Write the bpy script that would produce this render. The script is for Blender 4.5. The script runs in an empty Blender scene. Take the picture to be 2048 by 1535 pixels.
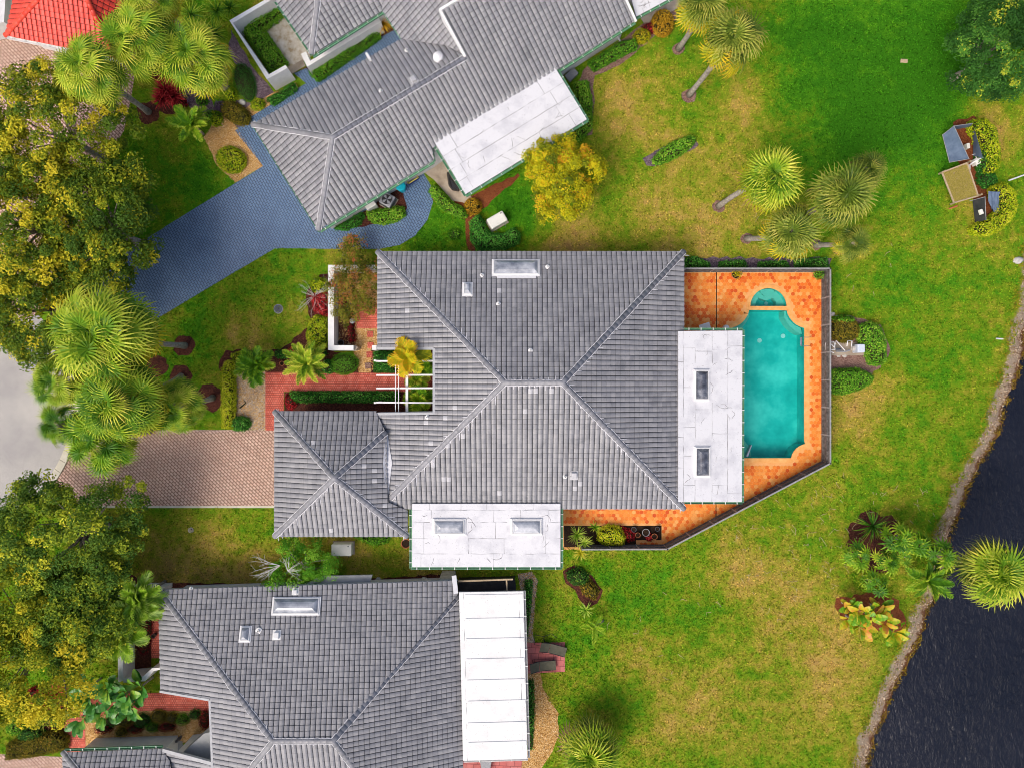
import bpy, bmesh, math, random
import numpy as np
from mathutils import Vector, Matrix, geometry
random.seed(7); RNG = np.random.default_rng(7)
SC = bpy.context.scene; COL = SC.collection
R = math.radians
# ------------------------------------------------------------------ survey scale, camera, light
F, CX, CY, CAMZ = 1422.0, 1024.0, 767.5, 50.0

def P(x, y, z=0.0):
    """survey point: plan position (drone-map units) at height z, in metres"""
    s = (CAMZ - z) / F
    return Vector(((x - CX) * s, -(y - CY) * s, z))

cam = bpy.data.cameras.new('camera'); cam_o = bpy.data.objects.new('camera', cam); COL.objects.link(cam_o)
cam.sensor_width = 36.0; cam.lens = 36.0 * F / 2048.0
cam.clip_start = 0.5; cam.clip_end = 3000.0
cam_o.location = (0, 0, CAMZ); cam_o.rotation_euler = (0, 0, 0)
SC.camera = cam_o

SUN_EL, SUN_AZ = 52.0, 222.0          # degrees; azimuth clockwise from +Y
w = bpy.data.worlds.new('World'); SC.world = w; w.use_nodes = True
nt = w.node_tree; nt.nodes.clear()
sky = nt.nodes.new('ShaderNodeTexSky'); sky.sky_type = 'NISHITA'; sky.sun_disc = False
sky.sun_elevation = R(SUN_EL); sky.sun_rotation = R(SUN_AZ); sky.dust_density = 5.0; sky.air_density = 0.7; sky.ozone_density = 0.4
bg = nt.nodes.new('ShaderNodeBackground'); bg.inputs['Strength'].default_value = 0.15
wo = nt.nodes.new('ShaderNodeOutputWorld')
nt.links.new(sky.outputs[0], bg.inputs['Color']); nt.links.new(bg.outputs[0], wo.inputs['Surface'])
sun = bpy.data.lights.new('sun', 'SUN'); sun.energy = 1.0; sun.angle = R(28); sun.color = (1.0, 0.95, 0.87)
sun_o = bpy.data.objects.new('sun', sun); COL.objects.link(sun_o)
_d = Vector((math.sin(R(SUN_AZ)) * math.cos(R(SUN_EL)), math.cos(R(SUN_AZ)) * math.cos(R(SUN_EL)), math.sin(R(SUN_EL))))
sun_o.rotation_euler = _d.to_track_quat('Z', 'Y').to_euler(); sun_o.location = (0, 0, 80)
SC.view_settings.view_transform = 'Standard'; SC.view_settings.look = 'None'
SC.view_settings.exposure = 0.35; SC.view_settings.gamma = 1.0; SC.view_settings.use_curve_mapping = False
SC.cycles.max_bounces = 6; SC.cycles.transparent_max_bounces = 8
SC.cycles.use_denoising = True; SC.cycles.denoising_prefilter = 'ACCURATE'; SC.cycles.filter_width = 0.95

# ------------------------------------------------------------------ helpers
def wm(o):
    m = o.matrix_basis.copy()
    if o.parent: m = wm(o.parent) @ o.matrix_parent_inverse @ m
    return m

def tag(o, label=None, cat=None, group=None, kind=None):
    if label: o['label'] = label
    if cat: o['category'] = cat
    if group: o['group'] = group
    if kind: o['kind'] = kind
    return o

def thing(name, label, cat, loc, group=None):
    o = bpy.data.objects.new(name, None); COL.objects.link(o)
    o.empty_display_size = 0.3; o.location = loc
    return tag(o, label, cat, group)

def put(name, me, parent=None, mat=None, local=False, kind=None, label=None):
    """link a mesh; world-space mesh under its parent, or (local) placed by matrix mat"""
    o = bpy.data.objects.new(name, me); COL.objects.link(o)
    if parent is not None:
        o.parent = parent
        if not local: o.matrix_parent_inverse = wm(parent).inverted()
    if mat is not None: o.matrix_basis = mat
    if kind: o['kind'] = kind
    if label: o['label'] = label
    return o

class MB:
    def __init__(s): s.v = []; s.f = []; s.n = 0
    def add(s, v, f, t=0.0, m=0):
        v = np.asarray(v, dtype=np.float64).reshape(-1, 3)
        if not len(v): return s
        groups = {}
        if isinstance(f, np.ndarray): groups[f.shape[1]] = (f, t)
        else:
            for i, q in enumerate(f):
                groups.setdefault(len(q), ([], []))[0].append(q)
                groups[len(q)][1].append(t[i] if hasattr(t, '__len__') else t)
        for k, (q, tt) in groups.items():
            q = np.asarray(q, dtype=np.int64) + s.n
            tt = np.broadcast_to(np.asarray(tt, dtype=np.float32), (len(q),))
            s.f.append((q, tt, m))
        s.v.append(v); s.n += len(v)
        return s
    def mesh(s, name, mats, smooth=False):
        me = bpy.data.meshes.new(name)
        if not isinstance(mats, (list, tuple)): mats = [mats]
        for m in mats: me.materials.append(m)
        if not s.n: return me
        V = np.concatenate(s.v)
        li = np.concatenate([q.ravel() for q, _, _ in s.f])
        cnt = np.concatenate([np.full(len(q), q.shape[1]) for q, _, _ in s.f])
        st = np.concatenate([[0], np.cumsum(cnt)[:-1]])
        me.vertices.add(len(V)); me.vertices.foreach_set('co', V.ravel().astype(np.float32))
        me.loops.add(len(li)); me.loops.foreach_set('vertex_index', li.astype(np.int32))
        me.polygons.add(len(cnt)); me.polygons.foreach_set('loop_start', st.astype(np.int32))
        me.polygons.foreach_set('material_index', np.concatenate([np.full(len(q), m) for q, _, m in s.f]).astype(np.int32))
        me.polygons.foreach_set('use_smooth', np.full(len(cnt), bool(smooth)))
        a = me.attributes.new('tint', 'FLOAT', 'FACE'); a.data.foreach_set('value', np.concatenate([t for _, t, _ in s.f]).astype(np.float32))
        me.update(calc_edges=True)
        return me
    def build(s, name, mats, parent=None, smooth=False, kind=None, label=None):
        return put(name, s.mesh(name, mats, smooth), parent, kind=kind, label=label)
    # primitives -------------------------------------------------
    def prism(s, poly, z0, z1, t=0.0, m=0, holes=()):
        loops = [poly] + list(holes)
        L3 = [[Vector((p[0], p[1], 0)) for p in l] for l in loops]
        tris = geometry.tessellate_polygon(L3)
        pts = [p for l in L3 for p in l]; n = len(pts)
        z0s = z0 if hasattr(z0, '__len__') else [z0] * n; z1s = z1 if hasattr(z1, '__len__') else [z1] * n
        v = [(p.x, p.y, z1s[i]) for i, p in enumerate(pts)] + [(p.x, p.y, z0s[i]) for i, p in enumerate(pts)]
        f = []
        for a, b, c in tris:
            if (pts[b] - pts[a]).cross(pts[c] - pts[a]).z < 0: b, c = c, b
            f.append((a, b, c)); f.append((a + n, c + n, b + n))
        k = 0
        for l in L3:
            m_ = len(l); ar = sum(l[i].x * l[(i + 1) % m_].y - l[(i + 1) % m_].x * l[i].y for i in range(m_))
            ccw = (ar > 0) == (l is L3[0])
            for i in range(m_):
                a, b = k + i, k + (i + 1) % m_
                f.append((a + n, b + n, b, a) if ccw else (b + n, a + n, a, b))
            k += m_
        return s.add(v, f, t, m)
    def sheet(s, poly, z, t=0.0, m=0, holes=()):
        loops = [poly] + list(holes)
        L3 = [[Vector((p[0], p[1], 0)) for p in l] for l in loops]
        pts = [p for l in L3 for p in l]; f = []
        for a, b, c in geometry.tessellate_polygon(L3):
            if (pts[b] - pts[a]).cross(pts[c] - pts[a]).z < 0: b, c = c, b
            f.append((a, b, c))
        return s.add([(p.x, p.y, z) for p in pts], f, t, m)
    def box(s, c, size, rz=0.0, t=0.0, m=0, bevel=0.0):
        x, y, z = [k / 2 for k in size]; b = min(bevel, x * .8, y * .8, z * .9)
        if b <= 0:
            v = [(i * x, j * y, k * z) for k in (-1, 1) for j in (-1, 1) for i in (-1, 1)]
            f = [(0, 2, 3, 1), (4, 5, 7, 6), (0, 1, 5, 4), (2, 6, 7, 3), (0, 4, 6, 2), (1, 3, 7, 5)]
        else:
            rings = []
            for zz, ins in ((-z, 0), (z - b, 0), (z - b * .3, b * .3), (z, b)):
                xx, yy, cc = x - ins, y - ins, b * .7
                rings.append([(xx - cc, -yy, zz), (xx, -yy + cc, zz), (xx, yy - cc, zz), (xx - cc, yy, zz),
                              (-xx + cc, yy, zz), (-xx, yy - cc, zz), (-xx, -yy + cc, zz), (-xx + cc, -yy, zz)])
            v = [p for r in rings for p in r]; f = [tuple(range(24, 32)), tuple(range(7, -1, -1))]
            for r in range(3):
                for i in range(8):
                    j = (i + 1) % 8; f.append((r * 8 + i, r * 8 + j, r * 8 + 8 + j, r * 8 + 8 + i))
        ca, sa = math.cos(rz), math.sin(rz)
        return s.add([(c[0] + p[0] * ca - p[1] * sa, c[1] + p[0] * sa + p[1] * ca, c[2] + p[2]) for p in v], f, t, m)
    def beam(s, a, b, wd, h, t=0.0, m=0):
        a, b = Vector(a), Vector(b); d = (b - a).normalized()
        side = d.cross(Vector((0, 0, 1))).normalized() if abs(d.z) < .99 else Vector((1, 0, 0)); up = side.cross(d).normalized()
        v = []
        for p in (a, b):
            for i, j in ((-1, -1), (1, -1), (1, 1), (-1, 1)): v.append(p + side * (i * wd / 2) + up * (j * h / 2))
        return s.add([tuple(p) for p in v], [(0, 1, 2, 3), (7, 6, 5, 4), (0, 4, 5, 1), (1, 5, 6, 2), (2, 6, 7, 3), (3, 7, 4, 0)], t, m)
    def tube(s, pts, rad, n=6, t=0.0, m=0, caps=True):
        pts = [Vector(p) for p in pts]; K = len(pts)
        rad = rad if hasattr(rad, '__len__') else [rad] * K
        v = []; ref = Vector((0.31, 0.17, 0.93)).normalized()
        for i, p in enumerate(pts):
            d = (pts[min(i + 1, K - 1)] - pts[max(i - 1, 0)]).normalized()
            a = d.cross(ref)
            if a.length < 1e-3: a = d.cross(Vector((1, 0, 0)))
            a.normalize(); b = d.cross(a)
            for k in range(n):
                an = 2 * math.pi * k / n; v.append(tuple(p + (a * math.cos(an) + b * math.sin(an)) * rad[i]))
        f = [(i * n + k, i * n + (k + 1) % n, (i + 1) * n + (k + 1) % n, (i + 1) * n + k) for i in range(K - 1) for k in range(n)]
        if caps: f += [tuple(range(n - 1, -1, -1)), tuple(range((K - 1) * n, K * n))]
        return s.add(v, f, t, m)
    def lathe(s, c, prof, n=20, t=0.0, m=0, closed=True):
        v = []; K = len(prof)
        for r, z in prof:
            for k in range(n):
                an = 2 * math.pi * k / n; v.append((c[0] + r * math.cos(an), c[1] + r * math.sin(an), c[2] + z))
        f = [(i * n + k, i * n + (k + 1) % n, (i + 1) * n + (k + 1) % n, (i + 1) * n + k) for i in range(K - 1) for k in range(n)]
        if closed: f += [tuple(range(n - 1, -1, -1)), tuple(range((K - 1) * n, K * n))]
        return s.add(v, f, t, m)
    def leaves(s, C, Nn, L, Wd, t, m=0, fold=0.18, droop=0.15, axis=None, rng=RNG):
        C = np.asarray(C, float); n = len(C)
        if not n: return s
        Nn = np.asarray(Nn, float); Nn /= np.linalg.norm(Nn, axis=1, keepdims=True) + 1e-9
        a = rng.normal(size=(n, 3)) if axis is None else np.asarray(axis, float)
        a -= (a * Nn).sum(1, keepdims=True) * Nn; a /= np.linalg.norm(a, axis=1, keepdims=True) + 1e-9
        b = np.cross(Nn, a); L = np.broadcast_to(L, (n,))[:, None]; Wd = np.broadcast_to(Wd, (n,))[:, None]
        v = np.stack([C - a * L / 2 - Nn * droop * L * .3, C - b * Wd / 2 + Nn * fold * Wd, C + a * L / 2 - Nn * droop * L, C + b * Wd / 2 + Nn * fold * Wd], 1)
        f = np.arange(4 * n).reshape(n, 4)
        return s.add(v.reshape(-1, 3), f, np.broadcast_to(t, (n,)), m)

def px(poly, z=0.0): return [P(a, b, z) for a, b in poly]
def inset(poly, d):
    n = len(poly); ar = sum(poly[i][0] * poly[(i + 1) % n][1] - poly[(i + 1) % n][0] * poly[i][1] for i in range(n))
    sg = 1 if ar > 0 else -1; out = []
    for i in range(n):
        p0, p1, p2 = [Vector(poly[(i + k) % n][:2]) for k in (-1, 0, 1)]
        e1, e2 = (p1 - p0).normalized(), (p2 - p1).normalized()
        n1, n2 = Vector((-e1.y, e1.x)) * sg, Vector((-e2.y, e2.x)) * sg
        k = (n1 + n2); k = k / max(0.25, 1 + n1.dot(n2)); out.append(p1 + k * d)
    return out
def in_poly(X, Y, poly):
    X = np.asarray(X, float); Y = np.asarray(Y, float); r = np.zeros(X.shape, bool); n = len(poly)
    for i in range(n):
        x1, y1 = poly[i][0], poly[i][1]; x2, y2 = poly[(i + 1) % n][0], poly[(i + 1) % n][1]
        if y1 == y2: continue
        c = ((y1 > Y) != (y2 > Y)) & (X < (x2 - x1) * (Y - y1) / (y2 - y1) + x1); r ^= c
    return r
def edge_dist(X, Y, poly):
    D = np.full(np.shape(X), 1e9); NX = np.zeros(np.shape(X)); NY = np.zeros(np.shape(X)); n = len(poly)
    for i in range(n):
        ax, ay = poly[i][0], poly[i][1]; bx, by = poly[(i + 1) % n][0], poly[(i + 1) % n][1]
        dx, dy = bx - ax, by - ay; l2 = dx * dx + dy * dy + 1e-12
        k = np.clip(((X - ax) * dx + (Y - ay) * dy) / l2, 0, 1); qx, qy = ax + k * dx, ay + k * dy
        d = np.hypot(X - qx, Y - qy); u = d < D
        D = np.where(u, d, D); NX = np.where(u, qx - X, NX); NY = np.where(u, qy - Y, NY)
    l = np.hypot(NX, NY) + 1e-9
    return D, NX / l, NY / l
def ell(cx, cy, rx, ry, rot=0, n=20, wob=0.0):
    o = []; rr = random.Random(int(cx * 7 + cy))
    for k in range(n):
        a = 2 * math.pi * k / n; q = 1 + rr.uniform(-wob, wob); x, y = rx * q * math.cos(a), ry * q * math.sin(a)
        c, s_ = math.cos(R(rot)), math.sin(R(rot)); o.append((cx + x * c - y * s_, cy + x * s_ + y * c))
    return o
def wobble(poly, amp, step=12):
    """rough edge for planting beds (plan units)"""
    o = []; n = len(poly); rr = random.Random(int(poly[0][0] * 13 + poly[0][1]))
    for i in range(n):
        a, b = poly[i], poly[(i + 1) % n]; k = max(1, int(math.hypot(b[0] - a[0], b[1] - a[1]) / step))
        for j in range(k):
            u = j / k; q = amp if j else amp * .4
            o.append((a[0] + (b[0] - a[0]) * u + rr.uniform(-q, q), a[1] + (b[1] - a[1]) * u + rr.uniform(-q, q)))
    return o

# ------------------------------------------------------------------ materials
def nd(nt, typ, ins=None, **kw):
    n = nt.nodes.new(typ)
    for k, v in kw.items(): setattr(n, k, v)
    for k, v in (ins or {}).items():
        s = n.inputs[k]
        if hasattr(v, 'is_linked') or isinstance(v, bpy.types.NodeSocket): nt.links.new(v, s)
        else: s.default_value = v
    return n
def c4(c): return (c[0], c[1], c[2], 1.0)
def ramp(nt, fac, stops, interp='LINEAR'):
    n = nt.nodes.new('ShaderNodeValToRGB'); cr = n.color_ramp; cr.interpolation = interp
    while len(cr.elements) < len(stops): cr.elements.new(0.5)
    for e, (p, c) in zip(cr.elements, stops): e.position = p; e.color = c4(c)
    nt.links.new(fac, n.inputs[0]); return n.outputs[0]
def math_(nt, op, a, b=0.0, clamp=False):
    n = nt.nodes.new('ShaderNodeMath'); n.operation = op; n.use_clamp = clamp
    for i, v in enumerate((a, b)):
        if isinstance(v, (int, float)): n.inputs[i].default_value = v
        else: nt.links.new(v, n.inputs[i])
    return n.outputs[0]
def mixc(nt, fac, a, b, mode='MIX'):
    n = nt.nodes.new('ShaderNodeMix'); n.data_type = 'RGBA'; n.blend_type = mode
    for s, v in ((n.inputs[0], fac), (n.inputs[6], a), (n.inputs[7], b)):
        if isinstance(v, (int, float)): s.default_value = v
        elif isinstance(v, tuple): s.default_value = c4(v)
        else: nt.links.new(v, s)
    return n.outputs[2]
def noise(nt, scale, detail=3.0, rough=0.55, vec=None, dist=0.0):
    n = nd(nt, 'ShaderNodeTexNoise', {'Scale': scale, 'Detail': detail, 'Roughness': rough, 'Distortion': dist})
    nt.links.new(vec if vec is not None else pos(nt), n.inputs['Vector']); return n.outputs[0]
def pos(nt): return nt.nodes.new('ShaderNodeNewGeometry').outputs['Position']
def rpos(nt, deg, scale=(1, 1, 1)):
    n = nd(nt, 'ShaderNodeMapping', {'Rotation': (0, 0, R(deg)), 'Scale': scale}); nt.links.new(pos(nt), n.inputs['Vector']); return n.outputs[0]
def tint(nt): return nd(nt, 'ShaderNodeAttribute', attribute_name='tint').outputs['Fac']
def orand(nt): return nt.nodes.new('ShaderNodeObjectInfo').outputs['Random']
def bump(nt, h, strength=0.4, dist=0.02):
    return nd(nt, 'ShaderNodeBump', {'Height': h, 'Strength': strength, 'Distance': dist}).outputs[0]
def newmat(name):
    m = bpy.data.materials.new(name); m.use_nodes = True; nt = m.node_tree
    return m, nt, nt.nodes['Principled BSDF']
def setp(nt, b, col, rough=0.6, spec=0.4, normal=None, metal=0.0, coat=0.0):
    for k, v in (('Base Color', col), ('Roughness', rough), ('Specular IOR Level', spec), ('Metallic', metal), ('Coat Weight', coat)):
        if isinstance(v, tuple): b.inputs[k].default_value = c4(v)
        elif isinstance(v, (int, float)): b.inputs[k].default_value = v
        else: nt.links.new(v, b.inputs[k])
    if normal is not None: nt.links.new(normal, b.inputs['Normal'])
def pmat(name, stops, scale=3.0, rough=0.7, spec=0.35, bmp=0.3, bscale=40.0, bdist=0.01, metal=0.0, detail=4.0):
    m, nt, b = newmat(name)
    f = noise(nt, scale, detail, 0.6)
    col = ramp(nt, f, [(0.3 + 0.4 * i / (len(stops) - 1), c) for i, c in enumerate(stops)])
    setp(nt, b, col, rough, spec, bump(nt, noise(nt, bscale, 3.0), bmp, bdist) if bmp else None, metal)
    return m
def leafmat(name, stops, rough=0.6, spec=0.12, trans=0.25, rnd=0.25):
    """colour by the leaf's own tint (0..1) plus a little per-plant variation; thin leaf lets some light through"""
    m, nt, b = newmat(name)
    t = math_(nt, 'ADD', tint(nt), math_(nt, 'MULTIPLY', math_(nt, 'SUBTRACT', orand(nt), 0.5), rnd), True)
    col = ramp(nt, t, stops)
    setp(nt, b, col, rough, spec)
    tr = nt.nodes.new('ShaderNodeBsdfTranslucent'); nt.links.new(col, tr.inputs[0])
    mx = nt.nodes.new('ShaderNodeMixShader'); mx.inputs[0].default_value = trans
    nt.links.new(b.outputs[0], mx.inputs[1]); nt.links.new(tr.outputs[0], mx.inputs[2])
    nt.links.new(mx.outputs[0], nt.nodes['Material Output'].inputs['Surface'])
    return m
def evens(cols): return [(i / (len(cols) - 1), c) for i, c in enumerate(cols)]

def lawn_colour(nt):
    dry = nd(nt, 'ShaderNodeAttribute', attribute_name='dry').outputs['Fac']
    p = pos(nt)
    a = math_(nt, 'MULTIPLY', math_(nt, 'SUBTRACT', noise(nt, 0.35, 5.0, .65, p), 0.5), 0.85)
    b = math_(nt, 'MULTIPLY', math_(nt, 'SUBTRACT', noise(nt, 1.3, 5.0, .7, p), 0.5), .95)
    c = math_(nt, 'MULTIPLY', math_(nt, 'SUBTRACT', noise(nt, 8.0, 3.0, .75, p), 0.5), 0.5)
    t = math_(nt, 'ADD', math_(nt, 'ADD', dry, a), math_(nt, 'ADD', b, c), True)
    return t, ramp(nt, t, [(0.0, (.045, .20, .008)), (.22, (.085, .28, .010)), (.42, (.195, .315, .014)), (.60, (.36, .345, .036)), (.80, (.52, .37, .09)), (1.0, (.40, .24, .09))])

MAT = {}
# lawn (with bank colours by distance from the shoreline)
m, nt, b = newmat('lawn'); t, col = lawn_colour(nt)
sh = nd(nt, 'ShaderNodeAttribute', attribute_name='shore').outputs['Fac']
shn = math_(nt, 'ADD', sh, math_(nt, 'MULTIPLY', math_(nt, 'SUBTRACT', noise(nt, 1.5, 5.0, .7), .5), 1.1))
shf = math_(nt, 'DIVIDE', math_(nt, 'ADD', shn, 1.0), 3.0, True)
pebble = noise(nt, 14.0, 3.0, .7)
bank = ramp(nt, shf, [(0.0, (.02, .018, .012)), (.27, (.07, .04, .015)), (.33, (.34, .22, .03)), (.38, (.16, .07, .03)), (.43, (.24, .12, .07)), (.48, (.42, .32, .23)), (.68, (.50, .41, .31)), (.76, (.38, .33, .06)), (.9, (.2, .25, .03))])
bank = mixc(nt, 0.6, bank, ramp(nt, pebble, [(.3, (.3, .3, .3)), (.7, (1, 1, 1))]), 'MULTIPLY')
bf = ramp(nt, shf, [(.70, (1, 1, 1)), (.82, (0, 0, 0))])
col = mixc(nt, bf, col, bank)
fine = noise(nt, 45.0, 3.0, .7)
col = mixc(nt, 0.65, col, ramp(nt, fine, [(.32, (.25, .25, .25)), (.66, (1.4, 1.4, 1.4))]), 'MULTIPLY')
setp(nt, b, col, .95, .05, bump(nt, noise(nt, 30.0, 4.0, .7), .9, .05)); MAT['lawn'] = m
# grass tufts
m, nt, b = newmat('grass_blades'); t, col = lawn_colour(nt)
col = mixc(nt, 1.0, col, ramp(nt, tint(nt), [(0, (.28, .34, .25)), (.5, (1.08, 1.08, 1.05)), (1, (1.85, 1.75, 1.7))]), 'MULTIPLY')
setp(nt, b, col, .8, .06)
tr = nt.nodes.new('ShaderNodeBsdfTranslucent'); nt.links.new(col, tr.inputs[0])
mx = nt.nodes.new('ShaderNodeMixShader'); mx.inputs[0].default_value = .2
nt.links.new(b.outputs[0], mx.inputs[1]); nt.links.new(tr.outputs[0], mx.inputs[2]); nt.links.new(mx.outputs[0], nt.nodes['Material Output'].inputs['Surface']); MAT['grass'] = m

def tilemat(name, stops, single, rough=.42):
    m, nt, b = newmat(name)
    t = orand(nt) if single else tint(nt)
    p = pos(nt)
    t = math_(nt, 'ADD', math_(nt, 'MULTIPLY', math_(nt, 'ADD', math_(nt, 'MULTIPLY', t, .6), .2), .62), math_(nt, 'MULTIPLY', noise(nt, .35, 5.0, .65, p), .38))
    col = ramp(nt, t, stops)
    st = noise(nt, 3.0, 5.0, .7, p)
    mil = ramp(nt, noise(nt, .8, 6.0, .72, p, .8), [(.34, (.72, .73, .74)), (.5, (1, 1, 1)), (.68, (1.06, 1.06, 1.07))])
    col = mixc(nt, .8, col, mil, 'MULTIPLY')
    col = mixc(nt, .55, col, ramp(nt, st, [(.30, (.7, .7, .72)), (.6, (1.04, 1.04, 1.04))]), 'MULTIPLY')
    setp(nt, b, col, rough, .45, bump(nt, noise(nt, 35.0, 3.0), .25, .006)); return m
GREY = [(.1, (.195, .20, .222)), (.4, (.25, .252, .270)), (.65, (.295, .295, .308)), (.9, (.36, .357, .365))]
MAT['tile'] = tilemat('grey_tile_field', GREY, False); MAT['tile1'] = tilemat('grey_tile', GREY, True)
RED = [(.1, (.62, .045, .03)), (.5, (.78, .07, .045)), (.9, (.85, .13, .09))]
MAT['rtile'] = tilemat('red_tile_field', RED, False); MAT['rtile1'] = tilemat('red_tile', RED, True)
MAT['pale_tile'] = pmat('pale_tile', [(.42, .42, .44), (.52, .52, .54)], 6, .5)
MAT['mortar'] = pmat('mortar', [(.55, .55, .58), (.74, .74, .77)], 8, .8)
MAT['underlay'] = pmat('underlay', [(.03, .03, .034), (.05, .05, .055)], 4, .9)
MAT['ridge'] = tilemat('ridge_tile', [(.1, (.23, .235, .26)), (.9, (.31, .312, .335))], True)
MAT['rridge'] = tilemat('red_ridge_tile', RED, True)
# white membrane
def membrane(name, hi, lo):
    m, nt, b = newmat(name); p = pos(nt)
    col = ramp(nt, noise(nt, .9, 5.0, .65, p), [(.34, lo), (.52, hi), (.8, hi)])
    sp = ramp(nt, noise(nt, 14.0, 2.0, .5, p), [(.27, (.55, .54, .52)), (.33, (1, 1, 1))])
    col = mixc(nt, .8, col, sp, 'MULTIPLY')
    setp(nt, b, col, .6, .3, bump(nt, noise(nt, 3.0, 4.0, .6, p), .35, .03)); return m
MAT['membrane'] = membrane('white_membrane', (.68, .685, .71), (.56, .565, .60))
MAT['panel_white'] = membrane('white_panel', (.82, .82, .805), (.73, .73, .715))
MAT['seam'] = pmat('seam', [(.18, .18, .19), (.45, .45, .46)], 2.0, .9)
MAT['flash'] = pmat('flashing', [(.70, .70, .71), (.80, .80, .81)], 5, .5)
MAT['white'] = pmat('white_paint', [(.72, .72, .71), (.82, .82, .81)], 2.5, .55)
MAT['stucco'] = pmat('stucco', [(.62, .62, .62), (.74, .74, .74)], 2.0, .8, bscale=60)
MAT['gutter'] = pmat('green_gutter', [(.10, .27, .15), (.16, .36, .21)], 3.0, .45)
MAT['strap'] = pmat('gutter_strap', [(.62, .66, .62), (.75, .78, .75)], 5.0, .5)
MAT['fascia'] = pmat('fascia', [(.36, .37, .39), (.46, .47, .48)], 3.0, .6)
MAT['wood'] = pmat('weathered_wood', [(.06, .055, .052), (.12, .11, .105), (.20, .19, .185)], 5.0, .85, bscale=25)
MAT['woodcap'] = pmat('weathered_cap', [(.22, .22, .22), (.36, .36, .36)], 5.0, .8)
MAT['tanwood'] = pmat('tan_timber', [(.40, .30, .18), (.55, .43, .28)], 5.0, .7)
MAT['steel'] = pmat('steel', [(.45, .47, .5), (.6, .62, .65)], 8.0, .25, .6, 0, metal=.85)
MAT['black'] = pmat('black_cover', [(.012, .012, .014), (.03, .03, .034)], 4.0, .5)
MAT['darkmetal'] = pmat('dark_metal', [(.05, .055, .065), (.11, .12, .14)], 10.0, .4, .5)
MAT['greymetal'] = pmat('grey_metal', [(.22, .23, .25), (.33, .34, .36)], 10.0, .4, .5)
MAT['cream'] = pmat('cream_plastic', [(.70, .70, .64), (.80, .80, .74)], 3.0, .4)
MAT['dome_dark'] = pmat('dome_dark', [(.03, .032, .045), (.10, .11, .14), (.30, .31, .34)], 1.6, .08, .8, 0)  # dark and pale streaks painted in for sky reflections on the dome
MAT['dome'] = pmat('acrylic_dome', [(.16, .18, .22), (.36, .385, .43), (.62, .64, .68)], 1.0, .07, .9, 0)  # uneven silvery tones painted in as reflected sky
MAT['teal_plastic'] = pmat('teal_plastic', [(.0, .38, .50), (.01, .50, .62)], 3.0, .4)
MAT['blue_plastic'] = pmat('blue_plastic', [(.01, .03, .18), (.02, .05, .28)], 3.0, .4)
MAT['yellow_plastic'] = pmat('yellow_plastic', [(.55, .45, .06), (.7, .6, .12)], 3.0, .4)
MAT['tarp'] = pmat('blue_screen', [(.085, .13, .21), (.14, .195, .29)], 2.0, .6, .3, .5, 6.0, .05)
MAT['oldtarp'] = pmat('dark_screen', [(.03, .035, .04), (.07, .07, .075)], 2.0, .8)
MAT['sling'] = pmat('olive_sling', [(.085, .083, .055), (.115, .11, .075)], 4.0, .8, bscale=120)
MAT['terracotta'] = pmat('terracotta', [(.40, .12, .045), (.55, .2, .08)], 5.0, .75)
MAT['soil'] = pmat('soil', [(.02, .012, .008), (.05, .03, .02)], 8.0, .95, .1, .6, 30, .03)
MAT['pvc'] = pmat('white_pipe', [(.72, .72, .72), (.84, .84, .84)], 4.0, .35)
MAT['palebox'] = pmat('pale_blue_box', [(.52, .58, .68), (.62, .68, .78)], 4.0, .4)
MAT['bark'] = pmat('grey_bark', [(.16, .13, .10), (.30, .26, .21), (.42, .38, .32)], 6.0, .9, .2, .8, 18, .04)
MAT['palmbark'] = pmat('palm_bark', [(.20, .17, .14), (.38, .34, .29), (.50, .46, .40)], 5.0, .9, .2, .9, 14, .05)
MAT['whitebark'] = pmat('bleached_branch', [(.45, .43, .38), (.66, .64, .58)], 6.0, .85)
MAT['straw'] = pmat('straw', [(.38, .28, .12), (.58, .50, .30)], 6.0, .8)
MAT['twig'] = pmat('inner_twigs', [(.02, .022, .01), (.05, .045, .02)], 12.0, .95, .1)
MAT['stone'] = pmat('stone', [(.40, .38, .35), (.62, .60, .56)], 5.0, .8)
def mulch(name, cols, sc=22):
    m, nt, b = newmat(name); p = pos(nt)
    v = nd(nt, 'ShaderNodeTexVoronoi', {'Scale': sc}); nt.links.new(p, v.inputs['Vector'])
    sep = nt.nodes.new('ShaderNodeSeparateColor'); nt.links.new(v.outputs['Color'], sep.inputs[0])
    f = math_(nt, 'ADD', math_(nt, 'MULTIPLY', sep.outputs[0], .6), math_(nt, 'MULTIPLY', noise(nt, 1.2, 4.0, .6, p), .4))
    col = ramp(nt, f, [(.15 + .7 * i / (len(cols) - 1), c) for i, c in enumerate(cols)])
    setp(nt, b, col, .9, .2, bump(nt, v.outputs['Distance'], .8, .04)); return m
MAT['mulch'] = mulch('red_mulch', [(.03, .009, .008), (.085, .024, .016), (.19, .065, .038)])
MAT['mulch_orange'] = mulch('orange_mulch', [(.10, .025, .01), (.22, .06, .02), (.30, .11, .04)])
MAT['mulch_grey'] = mulch('grey_mulch', [(.05, .032, .048), (.15, .10, .13), (.32, .25, .27)])
MAT['mulch_pink'] = mulch('pink_mulch', [(.12, .06, .05), (.26, .15, .12), (.38, .25, .20)])
MAT['gravel'] = mulch('tan_gravel', [(.22, .09, .02), (.50, .26, .07), (.68, .42, .16), (.78, .58, .32)], 20)
MAT['gravel_grey'] = mulch('pale_gravel', [(.16, .12, .09), (.40, .31, .23), (.62, .53, .43)], 20)
MAT['concrete'] = pmat('concrete', [(.26, .21, .155), (.42, .35, .27), (.5, .44, .35)], .9, .85)
MAT['terrace'] = pmat('stone_terrace', [(.34, .25, .14), (.54, .49, .40), (.66, .63, .58)], 2.2, .8, .3, .6, 9, .02)
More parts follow.
